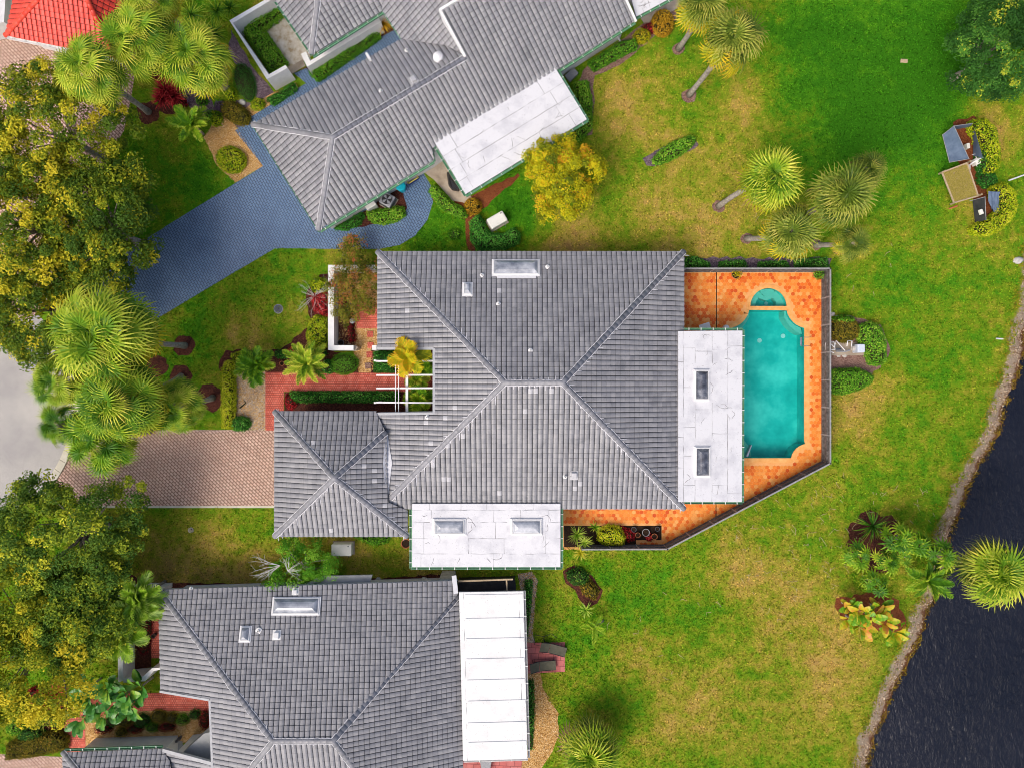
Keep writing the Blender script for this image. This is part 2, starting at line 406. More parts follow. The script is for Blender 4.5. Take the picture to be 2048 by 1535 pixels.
MAT['kerb'] = pmat('kerb_concrete', [(.55, .51, .40), (.68, .64, .52)], 2.0, .8)
MAT['grey_slab'] = pmat('grey_slab', [(.26, .27, .27), (.35, .36, .36)], 1.5, .8)
m, nt, b = newmat('asphalt'); p = pos(nt)
col = ramp(nt, noise(nt, 26.0, 3.0, .8, p), [(.3, (.33, .315, .295)), (.7, (.54, .52, .49))])
col = mixc(nt, .6, col, ramp(nt, noise(nt, .35, 4.0, .6, p), [(.35, (.7, .7, .74)), (.65, (1.1, 1.1, 1.08))]), 'MULTIPLY')
setp(nt, b, col, .85, .3, bump(nt, noise(nt, 60.0), .4, .01)); MAT['asphalt'] = m
def pavers(name, c1, c2, mortar, rot, bw, bh, rough=.6, spec=.4, stain=((.6, .58, .58), (1.08, 1.06, 1.05)), bs=.5, ms=.012, sscale=.9):
    m, nt, b = newmat(name); v = rpos(nt, rot)
    bt = nd(nt, 'ShaderNodeTexBrick', {'Color1': c4(c1), 'Color2': c4(c2), 'Mortar': c4(mortar), 'Scale': 1.0, 'Mortar Size': ms, 'Brick Width': bw, 'Row Height': bh, 'Mortar Smooth': .3, 'Bias': 0.0})
    nt.links.new(v, bt.inputs['Vector'])
    col = mixc(nt, .75, bt.outputs[0], ramp(nt, noise(nt, sscale, 5.0, .65), [(.32, stain[0]), (.66, stain[1])]), 'MULTIPLY')
    setp(nt, b, col, rough, spec, bump(nt, bt.outputs['Fac'], -bs, .02)); return m
MAT['pink_paver'] = pavers('pink_paver', (.62, .43, .345), (.74, .56, .465), (.24, .14, .10), 45, .30, .19, .8, .25, ((.58, .53, .5), (1.1, 1.08, 1.06)), ms=.034, sscale=2.6)
MAT['sky_tint_paver'] = pavers('sky_tint_paver', (.115, .20, .335), (.155, .25, .395), (.028, .05, .095), 59, .30, .17, .34, .7, ((.8, .8, .83), (1.1, 1.1, 1.1)), ms=.024)  # grey sealed pavers; their blue sky reflection is painted into the base colour
MAT['red_brick'] = pavers('red_brick', (.60, .115, .075), (.74, .21, .15), (.24, .045, .03), 0, .155, .155, .8, .25, ms=.014)
MAT['pink_slab'] = pavers('pink_slab', (.55, .15, .14), (.63, .22, .20), (.22, .06, .06), 3, .52, .40, .8, .25, ms=.016)
# deck
def hexmat(name, single):
    m, nt, b = newmat(name); t = orand(nt) if single else tint(nt); p = pos(nt)
    t = math_(nt, 'ADD', math_(nt, 'MULTIPLY', t, .72), math_(nt, 'MULTIPLY', noise(nt, .45, 3.0, .6, p), .28))
    col = ramp(nt, t, [(.12, (.62, .085, .012)), (.3, (.74, .14, .014)), (.45, (.82, .23, .03)), (.66, (.83, .30, .05)), (.92, (.86, .44, .14))])
    col = mixc(nt, .5, col, ramp(nt, noise(nt, 9.0, 4.0, .7, p), [(.3, (.75, .7, .65)), (.6, (1.04, 1.04, 1.04))]), 'MULTIPLY')
    setp(nt, b, col, .55, .3, bump(nt, noise(nt, 30.0), .2, .005)); return m
MAT['hex'] = hexmat('hex_field', False); MAT['hex1'] = hexmat('hex_tile', True)
MAT['grout'] = pmat('orange_grout', [(.76, .32, .09), (.84, .44, .17)], 2.0, .8)
MAT['coping'] = pmat('coping', [(.76, .32, .08), (.86, .48, .17)], 3.0, .7)
# pool
MAT['plaster'] = pmat('pool_plaster', [(.0, .38, .37), (.03, .55, .52), (.18, .78, .72)], .38, .7, .2, 0)  # lighter and darker mottling painted in for light patches in the water
MAT['plaster_pale'] = pmat('pool_step_plaster', [(.25, .55, .47), (.30, .60, .52)], .8, .7, .2, 0)
m, nt, b = newmat('pool_water'); p = pos(nt)
tr = nt.nodes.new('ShaderNodeBsdfTransparent'); tr.inputs[0].default_value = (.56, .95, .93, 1)
gl = nt.nodes.new('ShaderNodeBsdfGlossy'); gl.inputs['Roughness'].default_value = .03
fr = nt.nodes.new('ShaderNodeFresnel'); fr.inputs[0].default_value = 1.33
bn = bump(nt, noise(nt, 2.5, 3.0, .5, p, .6), .12, .05)
nt.links.new(bn, gl.inputs['Normal']); nt.links.new(bn, fr.inputs['Normal'])
mx = nt.nodes.new('ShaderNodeMixShader'); nt.links.new(fr.outputs[0], mx.inputs[0]); nt.links.new(tr.outputs[0], mx.inputs[1]); nt.links.new(gl.outputs[0], mx.inputs[2])
nt.links.new(mx.outputs[0], nt.nodes['Material Output'].inputs['Surface']); MAT['pool_water'] = m
# lake
m, nt, b = newmat('lake_water'); v = rpos(nt, -32, (1.15, .72, 1))
h = math_(nt, 'ADD', noise(nt, .8, 3.0, .55, v, 1.5), math_(nt, 'MULTIPLY', noise(nt, 2.9, 4.0, .62, v, 2.0), .5))
h2 = math_(nt, 'ADD', h, math_(nt, 'MULTIPLY', noise(nt, 7.0, 3.0, .6, v, .6), .16))
setp(nt, b, ramp(nt, noise(nt, .12, 3.0), [(.3, (.005, .007, .015)), (.7, (.011, .013, .023))]), .05, .28, bump(nt, h2, .40, .35)); MAT['lake'] = m
# ------------------------------------------------------------------ GROUND
EX = []                                   # plan polygons where no turf grows
SHORE = [(-400, 2130), (300, 2105), (560, 2085), (650, 2068), (735, 2048), (790, 2030), (850, 2010), (900, 1987), (960, 1955), (1000, 1934), (1060, 1915), (1120, 1905), (1180, 1890), (1220, 1868), (1290, 1842), (1340, 1820), (1400, 1788), (1480, 1758), (1540, 1742), (2000, 1600)]
SY = np.array([P(0, a, 0).y for a, b in SHORE])[::-1]; SX = np.array([P(b, 0, 0).x for a, b in SHORE])[::-1]
def shore_d(X, Y): return (np.interp(Y, SY, SX) - X) * .88 + .10 * np.sin(Y * 1.3) + .10 * np.sin(Y * 2.9 + 1) * np.sin(Y * .7) + .05 * np.sin(Y * 7.1 + X)
def land_z(d): return np.where(d > 1.6, 0.0, np.where(d > 0, -.42 * (1 - np.clip(d / 1.6, 0, 1)) ** 1.3, np.maximum(-1.6, -.42 + d * .35)))
DRY = [(1750, 130, 170, -.34), (1850, 250, 130, -.30), (1620, 60, 95, -.26), (1900, 60, 110, -.3), (1700, 290, 85, -.26), (1600, 200, 60, -.12), (1380, 60, 70, -.05), (330, 340, 110, -.14),
       (420, 400, 75, -.14), (290, 430, 80, -.12), (880, 460, 60, -.32), (1035, 430, 60, -.34), (1010, 385, 40, -.25), (1260, 470, 60, -.1), (1230, 400, 40, -.2), (1240, 190, 65, .22), (1500, 180, 60, .16), (1490, 250, 60, .16),
       (1330, 270, 50, .18), (1200, 492, 80, .26), (1110, 495, 60, .26), (1300, 430, 90, .17), (1400, 500, 70, .2), (1470, 440, 70, .2), (1250, 250, 60, .14), (1400, 370, 80, .12), (1540, 525, 60, .1),
       (1960, 220, 55, .28), (2010, 285, 45, .36), (1925, 410, 60, .16), (1760, 790, 55, .24), (1690, 810, 45, .24), (1700, 870, 60, .1), (1850, 500, 110, -.04), (1780, 620, 90, -.12), (1880, 700, 90, -.1), (1840, 900, 100, -.07), (1650, 1000, 80, .02),
       (1560, 1170, 60, .24), (1650, 1240, 80, .26), (1490, 1150, 55, .24), (1400, 1390, 90, .16), (1690, 1330, 80, .22), (1600, 1430, 110, .14), (1320, 1430, 80, .14), (1250, 1330, 70, .12), (1400, 1130, 60, .1), (1480, 1290, 70, .1),
       (1230, 1200, 70, -.12), (1330, 1220, 60, -.14), (1440, 1220, 50, -.12), (1180, 1300, 50, -.16), (1270, 1420, 45, -.22), (1730, 1450, 60, .04), (1760, 1280, 50, -.12), (1540, 1330, 50, -.06),
       (575, 600, 90, .06), (480, 590, 60, -.02), (620, 690, 55, .12), (380, 620, 60, .02), (500, 690, 55, .18), (480, 660, 40, .1), (640, 520, 40, -.05), (560, 650, 60, -.05), (400, 640, 60, -.18), (350, 740, 60, -.12), (560, 545, 60, -.1),
       (300, 1140, 90, .2), (450, 1120, 80, .2), (360, 1180, 80, .2), (740, 1135, 60, .14), (850, 1150, 80, .22), (230, 1045, 50, .1), (500, 1040, 50, -.02), (430, 1040, 40, .0), (790, 1105, 40, -.05), (520, 1150, 60, .2), (640, 1090, 60, .15), (700, 1080, 40, .2)]
_D = np.array(DRY, float)
def dry_at(U, V):
    r = np.full(U.shape, .43)
    for x, y, q, a in DRY: r += (a if a < 0 else a * .95) * np.exp(-(((U - x) ** 2 + (V - y) ** 2) / (q * q)))
    return r
def sheet(name, poly, mat, z, holes=(), ex=True, world=False, label=None):
    """flush ground covering; joins the list where no turf grows"""
    w_ = poly if world else px(poly)
    o = MB().sheet(w_, z, holes=holes).build(name, MAT[mat]); o['kind'] = 'structure'
    if label: o['label'] = label
    if ex: EX.append([(p[0], p[1]) for p in w_])
    return o

# pool and deck outlines (ground plan)
def arc(cx, cy, r, a0, a1, n=8): return [(cx + r * math.cos(R(a0 + (a1 - a0) * k / n)), cy + r * math.sin(R(a0 + (a1 - a0) * k / n))) for k in range(n + 1)]
POOL = [(1488, 620), (1574, 620)] + arc(1618, 611, 45, 168, 104, 7) + [(1609, 655), (1609, 880)] + arc(1616, 921, 34, 262, 191, 6) + [(1581, 916), (1463, 916), (1463, 655)] + arc(1453, 611, 45, 76, 12, 7)
SPA = arc(1536.5, 613, 37, 180, 360, 18)
DECK = [(1362, 541), (1650, 541), (1650, 922), (1337, 1093), (1126, 1093), (1126, 1005), (1362, 1005)]
PLANTER = [(1128, 1050), (1323, 1050), (1323, 1079), (1272, 1079), (1272, 1098), (1128, 1098)]

# lawn: one sheet, fine where it is seen, reaching far beyond
def axis(lo, hi, step): 
    a = list(np.arange(lo, hi + 1e-6, step)); k = step
    while a[-1] < 900: k *= 1.6; a.append(a[-1] + k)
    k = step
    while a[0] > -900: k *= 1.6; a.insert(0, a[0] - k)
    return np.array(a)
gx = axis(-44, 44, .4); gy = axis(-34, 34, .4); X, Y = np.meshgrid(gx, gy)
d = shore_d(X, Y); Z = land_z(d)
lin = (d < 1.6) & (d > -3); Z = Z + np.where(lin, RNG.normal(scale=.03, size=Z.shape), 0)
nx, ny = len(gx), len(gy); idx = np.arange(nx * ny).reshape(ny, nx)
q = np.stack([idx[:-1, :-1], idx[:-1, 1:], idx[1:, 1:], idx[1:, :-1]], -1).reshape(-1, 4)
xc = X.ravel()[q].mean(1); yc = Y.ravel()[q].mean(1)
cut = inset([(p.x, p.y) for p in px(DECK)], .75)
q = q[~(in_poly(xc, yc, [(p.x, p.y) for p in cut]))]
mb = MB().add(np.stack([X.ravel(), Y.ravel(), Z.ravel()], 1), q)
lawn = mb.build('lawn', MAT['lawn'], smooth=True); lawn['kind'] = 'structure'; lawn['label'] = 'patchy green and dry lawn around the houses'
a_ = lawn.data.attributes.new('dry', 'FLOAT', 'POINT')
U_ = X.ravel() * F / CAMZ + CX; V_ = -Y.ravel() * F / CAMZ + CY
a_.data.foreach_set('value', dry_at(U_, V_).astype(np.float32))
a_ = lawn.data.attributes.new('shore', 'FLOAT', 'POINT'); a_.data.foreach_set('value', np.clip(d.ravel(), -2, 5).astype(np.float32))
# lake
lk = MB().add([(15, -700, -.40), (700, -700, -.40), (700, 700, -.40), (15, 700, -.40)], [(0, 1, 2, 3)])
lk = MB().sheet([(2, -60), (20, -26), (27, -8), (32, 3), (34, 40), (55, 700), (800, 700), (800, -800), (-20, -800)], -.40).build('lake_water', MAT['lake'])
lk['kind'] = 'structure'; lk['label'] = 'dark rippled lake water beside the lawn'

# road, kerb, drives, paths
road = [(x, y) for x, y in arc(-112, 805, 258, -80, 80, 40)] + [(-900, 1100), (-900, 500)]
sheet('road', road, 'asphalt', .012, label='grey asphalt cul-de-sac road')
kb = thing('kerb', 'pale concrete rolled kerb between asphalt road and pink drive', 'kerb', P(118, 927))
for k in range(14):
    a0 = -20 + k * 4.6
    o = arc(-112, 805, 258, a0 + .06, a0 + 4.5, 5); i_ = arc(-112, 805, 273, a0 + 4.5, a0 + .06, 5)
    MB().prism(px(o + i_), -.05, .06).prism(px(arc(-112, 805, 265, a0 + .06, a0 + 4.5, 5) + arc(-112, 805, 273.5, a0 + 4.5, a0 + .06, 5)), -.05, .12).build('kerb_stone', MAT['kerb'], kb)
EX.append([(p.x, p.y) for p in px(arc(-112, 805, 275, -80, 80, 30) + [(-200, 805)])])
sheet('driveway', [(146, 876), (300, 859), (560, 859), (560, 1014), (190, 1014), (97, 990)], 'pink_paver', .028, label='pink brick-paved drive in front of the garage')
for k in range(9):
    x0 = 205 + k * 38.5
    MB().prism(px([(x0, 1010.5), (x0 + 37.6, 1010.5), (x0 + 37.6, 1014.5), (x0, 1014.5)]), 0, .05).build('edging_stone', MAT['kerb'], None)['kind'] = 'structure'
sheet('driveway', [(505, 236), (470, 262), (527, 333), (325, 458), (215, 524), (120, 600), (95, 690), (240, 684), (310, 640), (430, 568), (550, 497), (600, 497), (650, 498), (760, 498), (800, 490), (830, 472), (855, 440), (866, 405), (862, 372), (846, 345), (820, 300), (640, 420), (560, 250)], 'sky_tint_paver', .026, label='grey stamped paver drive tinted with sky blue beside the upper house')
sheet('path', [(470, 262), (505, 232), (640, 150), (760, 75), (790, 60), (830, 90), (820, 110), (560, 300)], 'sky_tint_paver', .024)
sheet('path', [(588, 147), (612, 137), (660, 165), (640, 190)], 'sky_tint_paver', .030)
# joint line bands of the drive
for a, b in (((622, 452), (553, 497)), ((330, 456), (527, 334))):
    A, B = P(*a), P(*b); MB().beam(A + Vector((0, 0, .02)), B + Vector((0, 0, .02)), .10, .05).build('drive_edging', MAT['sky_tint_paver'])['kind'] = 'structure'
sheet('driveway', [(-60, 70), (5, 70), (112, 88), (275, 118), (262, 200), (248, 262), (215, 320), (170, 420), (130, 560), (60, 640), (-60, 640)], 'pink_paver', .020, label='pale pink paver drive under the large tree')
sheet('driveway', [(-40, 1505), (125, 1512), (135, 1600), (-40, 1600)], 'pink_paver', .022, label='pale pink drive at the lower house')
# brick walk of the main house
sheet('brick_path', [(531, 744), (570, 744), (870, 746), (870, 783), (568, 783), (568, 860), (531, 860)], 'red_brick', .030, label='red brick entry walk')
sheet('brick_patio', [(713, 606), (760, 606), (760, 657), (713, 657)], 'red_brick', .030, label='small red brick patio inside the courtyard wall')
sheet('gravel_bed', [(668, 535), (760, 535), (760, 745), (718, 745), (706, 700), (668, 700)], 'gravel', .014, label='tan gravel bed inside the courtyard wall')
sheet('mulch_bed', wobble([(676, 590), (700, 588), (706, 640), (712, 690), (690, 692), (676, 690)], 3), 'mulch', .018)
sheet('gravel_bed', wobble([(462, 745), (531, 740), (531, 858), (470, 860)], 2), 'gravel_grey', .014)
sheet('mulch_bed', wobble([(440, 720), (452, 700), (560, 700), (620, 650), (612, 590), (640, 548), (668, 545), (668, 705), (720, 715), (716, 745), (566, 745), (530, 742), (470, 745), (440, 745)], 3), 'mulch', .010)
sheet('mulch_bed', [(569, 783.5), (870, 783.5), (870, 832), (569, 832)], 'mulch', .014)
sheet('mulch_bed', [(742, 690), (870, 690), (870, 745.5), (742, 745.5)], 'mulch', .016)
for k, (x, y) in enumerate([(740.5, 668), (741, 690), (739, 709), (736, 731)]):
    o = MB().box(P(x, y, .04), (.42, .42, .08), R(2 * k), bevel=.02).build('stepping_stone', MAT['red_brick'] if k < 3 else MAT['mulch_pink'])
    tag(o, ['square red stepping stone nearest the brick patio', 'red stepping stone between the two white wall ends', 'red stepping stone just outside the courtyard wall opening', 'dull brown stepping stone next to the red brick walk'][k], 'stepping stone', 'stepping stones in the gravel')
# palm rings and other beds
for x, y, r in [(1378, 192, 15), (1357, 98, 13), (1437, 413, 13), (1493, 477, 12), (1633, 490, 12)]: sheet('mulch_ring', ell(x, y, r, r * .9, 0, 16, .12), 'mulch_pink', .012)
for x, y, r in [(368, 692, 21), (315, 732, 22), (362, 752, 23), (420, 795, 28), (297, 226, 23), (345, 200, 30)]: sheet('mulch_ring', ell(x, y, r, r, 0, 18, .13), 'mulch', .012)
sheet('mulch_bed', wobble([(462, 60), (500, 128), (550, 188), (520, 205), (488, 150), (458, 100)], 3), 'mulch_grey', .012)
sheet('mulch_bed', wobble([(360, 175), (410, 180), (430, 215), (480, 200), (530, 210), (480, 255), (430, 250), (380, 215)], 4), 'mulch_grey', .010)
sheet('gravel_bed', wobble([(406, 275), (440, 228), (470, 250), (527, 332), (470, 366), (434, 330)], 2.5), 'gravel', .014, label='orange gravel bed beside the blue drive')
sheet('gravel_bed', wobble([(490, 235), (480, 222), (540, 190), (590, 165), (600, 178), (510, 232)], 2), 'gravel', .013)
sheet('mulch_bed', wobble([(640, 458), (700, 440), (735, 420), (800, 375), (815, 415), (806, 432), (770, 446), (700, 456)], 2), 'mulch', .034)
sheet('concrete_slab', [(838, 338), (880, 300), (960, 420), (925, 405), (905, 402), (868, 360)], 'concrete', .034, label='stained concrete slab beside the white patio roof')
sheet('mulch_bed', wobble([(860, 395), (885, 420), (930, 440), (937, 500), (950, 505), (945, 440), (956, 424), (975, 412), (1000, 388), (1040, 352), (1036, 346), (930, 400)], 3), 'mulch_orange', .012)
sheet('mulch_bed', wobble([(1165, 140), (1200, 110), (1290, 45), (1345, 15), (1355, 40), (1300, 80), (1240, 130), (1190, 152), (1185, 270), (1130, 280)], 3), 'mulch_pink', .012)
sheet('mulch_bed', wobble([(1285, 318), (1300, 308), (1380, 272), (1398, 290), (1310, 334), (1292, 332)], 3), 'mulch_grey', .012)
sheet('mulch_bed', wobble([(1368, 515), (1662, 517), (1662, 541), (1368, 545)], 4), 'mulch_grey', .010)
sheet('mulch_bed', wobble([(1655, 650), (1690, 630), (1760, 650), (1780, 700), (1760, 735), (1740, 755), (1700, 745), (1655, 740)], 4), 'mulch_pink', .012)
sheet('mulch_bed', wobble([(1905, 245), (1945, 232), (1975, 260), (1965, 330), (1985, 380), (1990, 440), (1955, 445), (1945, 400), (1930, 340), (1915, 320)], 3), 'mulch_orange', .012)
sheet('mulch_bed', wobble([(1125, 1140), (1150, 1130), (1185, 1150), (1205, 1180), (1195, 1205), (1175, 1215), (1150, 1180), (1130, 1165)], 3), 'mulch', .012)
sheet('mulch_bed', wobble([(1700, 1045), (1740, 1020), (1790, 1035), (1800, 1100), (1800, 1120), (1790, 1140), (1740, 1140), (1690, 1100)], 6), 'mulch', .009)
sheet('mulch_bed', wobble([(1670, 1195), (1740, 1180), (1800, 1200), (1815, 1265), (1740, 1260), (1680, 1240)], 6), 'mulch_orange', .009)
sheet('gravel_bed', wobble([(1036, 1146), (1064, 1142), (1076, 1160), (1070, 1200), (1064, 1250), (1070, 1285), (1050, 1285), (1048, 1200), (1040, 1170)], 2), 'gravel_grey', .013)
sheet('gravel_path', wobble([(1052, 1343), (1080, 1343), (1086, 1375), (1096, 1400), (1117, 1425), (1117, 1470), (1105, 1500), (1080, 1540), (1040, 1560), (1030, 1500), (1050, 1420)], 2), 'gravel', .013, label='tan gravel path beside the white patio roof')
sheet('brick_patio', [(1040, 1284), (1130, 1283), (1130, 1342), (1040, 1346)], 'pink_slab', .028, label='pink paved pad under the two loungers')
sheet('brick_patio', [(920, 1505), (1046, 1505), (1040, 1560), (920, 1560)], 'pink_slab', .026)
# lower house entry court
sheet('brick_path', [(128, 1410), (170, 1408), (172, 1505), (130, 1512)], 'red_brick', .026, label='red walk along the lower house garden')
sheet('brick_path', [(165, 1400), (260, 1384), (440, 1384), (440, 1420), (255, 1420), (170, 1435)], 'red_brick', .028)
sheet('brick_path', [(303, 1205), (335, 1205), (335, 1315), (303, 1315)], 'red_brick', .026)
sheet('mulch_bed', [(243, 1190), (303, 1190), (303, 1350), (243, 1350)], 'mulch', .014)
sheet('gravel_bed', wobble([(170, 1436), (255, 1420), (440, 1420), (430, 1470), (380, 1485), (300, 1484), (250, 1500), (170, 1505)], 2), 'gravel', .016)
sheet('grey_slab', [(195, 1487), (365, 1480), (370, 1520), (180, 1520)], 'grey_slab', .030, label='grey concrete walk beside the green gutter')
sheet('mulch_bed', wobble([(60, 1400), (128, 1395), (130, 1500), (60, 1490), (30, 1440)], 4), 'mulch', .012)
sheet('terrace', [(524, 62), (566, 22), (625, 112), (578, 142)], 'terrace', .030, label='mottled stone terrace inside the white garden wall')
sheet('mulch_bed', [(602, 140), (790, 38), (800, 75), (640, 165)], 'mulch', .022)
sheet('mulch_bed', wobble([(255, 1145), (300, 1165), (560, 1168), (700, 1160), (900, 1145), (910, 1172), (560, 1185), (300, 1190)], 3), 'mulch', .011)

# ------------------------------------------------------------------ POOL + DECK
W2 = lambda poly: [(p.x, p.y) for p in px(poly)]
def deck_part(name, poly, z, mat, parent=None, holes=()): return MB().prism(px(poly), z - .06, z, holes=[px(h) for h in holes]).build(name, MAT[mat], parent)
EX.append(W2(DECK))
DZ = .03
deck = MB().prism(px(DECK), -.10, DZ, holes=[px(POOL), px(SPA), px(PLANTER)]).build('pool_deck', MAT['grout']); tag(deck, 'orange hexagon-tiled pool deck', kind='structure')
pool = thing('swimming_pool', 'teal swimming pool with scooped corners beside the white patio roof', 'swimming pool', P(1536, 770, -1.4))
def basin(outl, z1, z0, mat, parent, name):
    mb = MB(); w_ = px(outl); n = len(w_)
    v = [(p.x, p.y, z1) for p in w_] + [(p.x, p.y, z0) for p in w_]
    ar = sum(w_[i].x * w_[(i + 1) % n].y - w_[(i + 1) % n].x * w_[i].y for i in range(n))
    f = [((i + 1) % n, i, i + n, (i + 1) % n + n) if ar < 0 else (i, (i + 1) % n, (i + 1) % n + n, i + n) for i in range(n)]
    mb.add(v, f); mb.sheet(w_, z0); return mb.build(name, MAT[mat], parent)
basin(POOL, DZ - .005, -1.35, 'plaster', pool, 'pool_shell')
MB().sheet(px(POOL), -.10).build('water', MAT['pool_water'], pool)
def strip(outl, w0, w1, z0, z1, mat, parent, name, closed=True):
    a = [Vector((p.x, p.y)) for p in px(outl)]; o = inset(a, -w1); i = inset(a, -w0)
    mb = MB(); n = len(a); K = n if closed else n - 1
    v = [(p[0], p[1], z1) for p in o] + [(p[0], p[1], z1) for p in i] + [(p[0], p[1], z0) for p in i] + [(p[0], p[1], z0) for p in o]
    f = []
    for k in range(K):
        j = (k + 1) % n; f += [(k, j, n + j, n + k), (n + k, n + j, 2 * n + j, 2 * n + k), (3 * n + k, 3 * n + j, j, k)]
    return mb.add(v, f).build(name, MAT[mat], parent)
strip(POOL, -.03, .27, -.02, DZ + .035, 'coping', pool, 'coping')
# pale crescent ledges in the two scooped corners and curved entry steps
for nm, pts, zt in (('corner_ledge', [(1572, 621), (1580, 621)] + arc(1618, 611, 45.5, 160, 106, 7) + [(1608, 668)] + arc(1630, 611, 62, 115, 160, 6), -.32),
                    ('corner_ledge', [(1464, 668)] + arc(1453, 611, 45.5, 74, 20, 7) + [(1500, 621)] + arc(1443, 611, 62, 20, 65, 6), -.32),
                    ('entry_step', [(1464, 858)] + arc(1464, 916, 46, -90, 0, 8) + [(1464, 916)], -.75),
                    ('entry_step', [(1464, 870)] + arc(1464, 916, 38, -90, 0, 8) + [(1464, 916)], -.5),
                    ('entry_step', [(1464, 884)] + arc(1464, 916, 28, -90, 0, 8) + [(1464, 916)], -.28)):
    MB().prism(px(pts), -1.34, zt).build(nm, MAT['plaster_pale'], pool)
for x, y in ((1519, 681), (1566, 672)): MB().lathe(P(x, y, -1.33), [(.17, 0), (.15, .03)], 14).build('drain_cover', MAT['white'], pool)
MB().prism(px([(1490, 911), (1500, 888), (1501.5, 889), (1494, 911)]), -.2, .25).build('handrail', MAT['steel'], pool)
spa = thing('hot_tub', 'half-round pale green spa at the head of the teal pool', 'hot tub', P(1536, 600, -1))
basin(SPA, DZ - .005, -.95, 'plaster', spa, 'spa_shell')
ring = [(1501, 612)] + arc(1536.5, 613, 36, 180, 360, 16) + [(1572, 612)]
MB().prism(px(arc(1536.5, 613, 36.5, 181, 359, 16) + [(1558, 612)] + [(1556, 602), (1550, 594), (1544, 597), (1536, 600), (1528, 597), (1522, 594), (1516, 602), (1514, 612)]), -.94, -.42).build('bench', MAT['plaster_pale'], spa)
MB().prism(px(arc(1536.5, 613, 36, 236, 304, 8) + arc(1536.5, 577, 15, 10, 170, 8)), -.41, -.2).build('entry_step', MAT['plaster_pale'], spa)
MB().sheet(px(SPA), -.08).build('water', MAT['pool_water'], spa)
MB().lathe(P(1532, 607, -.93), [(.14, 0), (.12, .03)], 12).build('drain_cover', MAT['white'], spa)
strip(SPA, -.02, .24, -.02, DZ + .04, 'coping', spa, 'coping', True)
lad = thing('pool_ladder', 'steel pool ladder on the deck edge at the east side', 'pool ladder', P(1606, 683, 0))
for yy in (674.5, 692):
    MB().tube([P(1622, yy, .04), P(1621, yy, .45), P(1616, yy, .72), P(1608, yy, .74), P(1603, yy, .5), P(1602.5, yy, -.6)], .025, 8).build('handrail', MAT['steel'], lad)
for z in (-.05, -.28, -.5): MB().box(P(1602.5, 683, z), (.12, .58, .03), 0, bevel=.01).build('step', MAT['steel'], lad)
# hexagon tiles
HR = .150; dxh = HR * math.sqrt(3); hexes = []
dk = W2(DECK); keepout = [[(p[0], p[1]) for p in inset(px(POOL), -.28)], [(p[0], p[1]) for p in inset(px(SPA), -.26)], W2(PLANTER)]
gxh = np.arange(P(1362, 0).x, P(1655, 0).x, dxh); rows = np.arange(P(0, 1100).y, P(0, 540).y, HR * 1.5)
rows_full = []
XS = []; YS = []
x0 = P(1120, 0).x; x1 = P(1655, 0).x
for r_, yy in enumerate(rows):
    xs = np.arange(x0 + (dxh / 2 if r_ % 2 else 0), x1, dxh); XS.append(xs); YS.append(np.full(len(xs), yy))
XS = np.concatenate(XS); YS = np.concatenate(YS)
ok = in_poly(XS, YS, [(p[0], p[1]) for p in inset(px(DECK), .16)])
for k in keepout:
    D_, _, _ = edge_dist(XS, YS, k); ok &= ~in_poly(XS, YS, k) & (D_ > HR * .85)
UU = XS * F / CAMZ + CX; VV = -YS * F / CAMZ + CY
ok &= ~((UU > 1366) & (UU < 1466) & (VV > 672) & (VV < 990))       # under the patio roof: not seen
ok &= np.abs(UU - 1433) > 1.2
XS, YS, UU, VV = XS[ok], YS[ok], UU[ok], VV[ok]
def hexmesh(name, mats, s=1.0):
    mb = MB(); v = []
    for rr, zz in ((HR * .97, -.01), (HR * .935, .012), (HR * .88, .016)):
        v += [(rr * math.sin(R(60 * k)), rr * math.cos(R(60 * k)), zz) for k in range(6)]
    f = [(5, 4, 3, 2, 1, 0)] if False else []
    for r_ in range(2): f += [(r_ * 6 + (k + 1) % 6, r_ * 6 + k, r_ * 6 + 6 + k, r_ * 6 + 6 + (k + 1) % 6) for k in range(6)]
    f.append(tuple(range(17, 11, -1)))
    return np.array(v), f
hv, hf = hexmesh('hex', None)
order = np.argsort(np.hypot(UU - 1024, VV - 767)); first = order[:300]; rest = order[300:]
hme = MB().add(hv, hf).mesh('hexagon_tile', MAT['hex1'])
for i in first:
    o = put('hexagon_tile', hme, deck, Matrix.Translation((XS[i], YS[i], DZ)) @ Matrix.Rotation(R(RNG.normal() * 1.2), 4, 'Z'), local=True)
mb = MB()
for i in rest: mb.add(hv + np.array([XS[i], YS[i], DZ + RNG.normal() * .002]), hf, [float(np.clip(RNG.normal(.52, .27), 0, 1))] * len(hf))
mb.build('hexagon_tiles', MAT['hex'], deck, kind='stuff')
for a, b in (((1433, 543), (1433, 661)), ((1432, 1006), (1432, 1040))): MB().beam(P(*a, DZ + .018), P(*b, DZ + .018), .05, .02).build('expansion_joint', MAT['soil'], deck)
sheet('mulch_bed', PLANTER, 'soil', .016, ex=False)

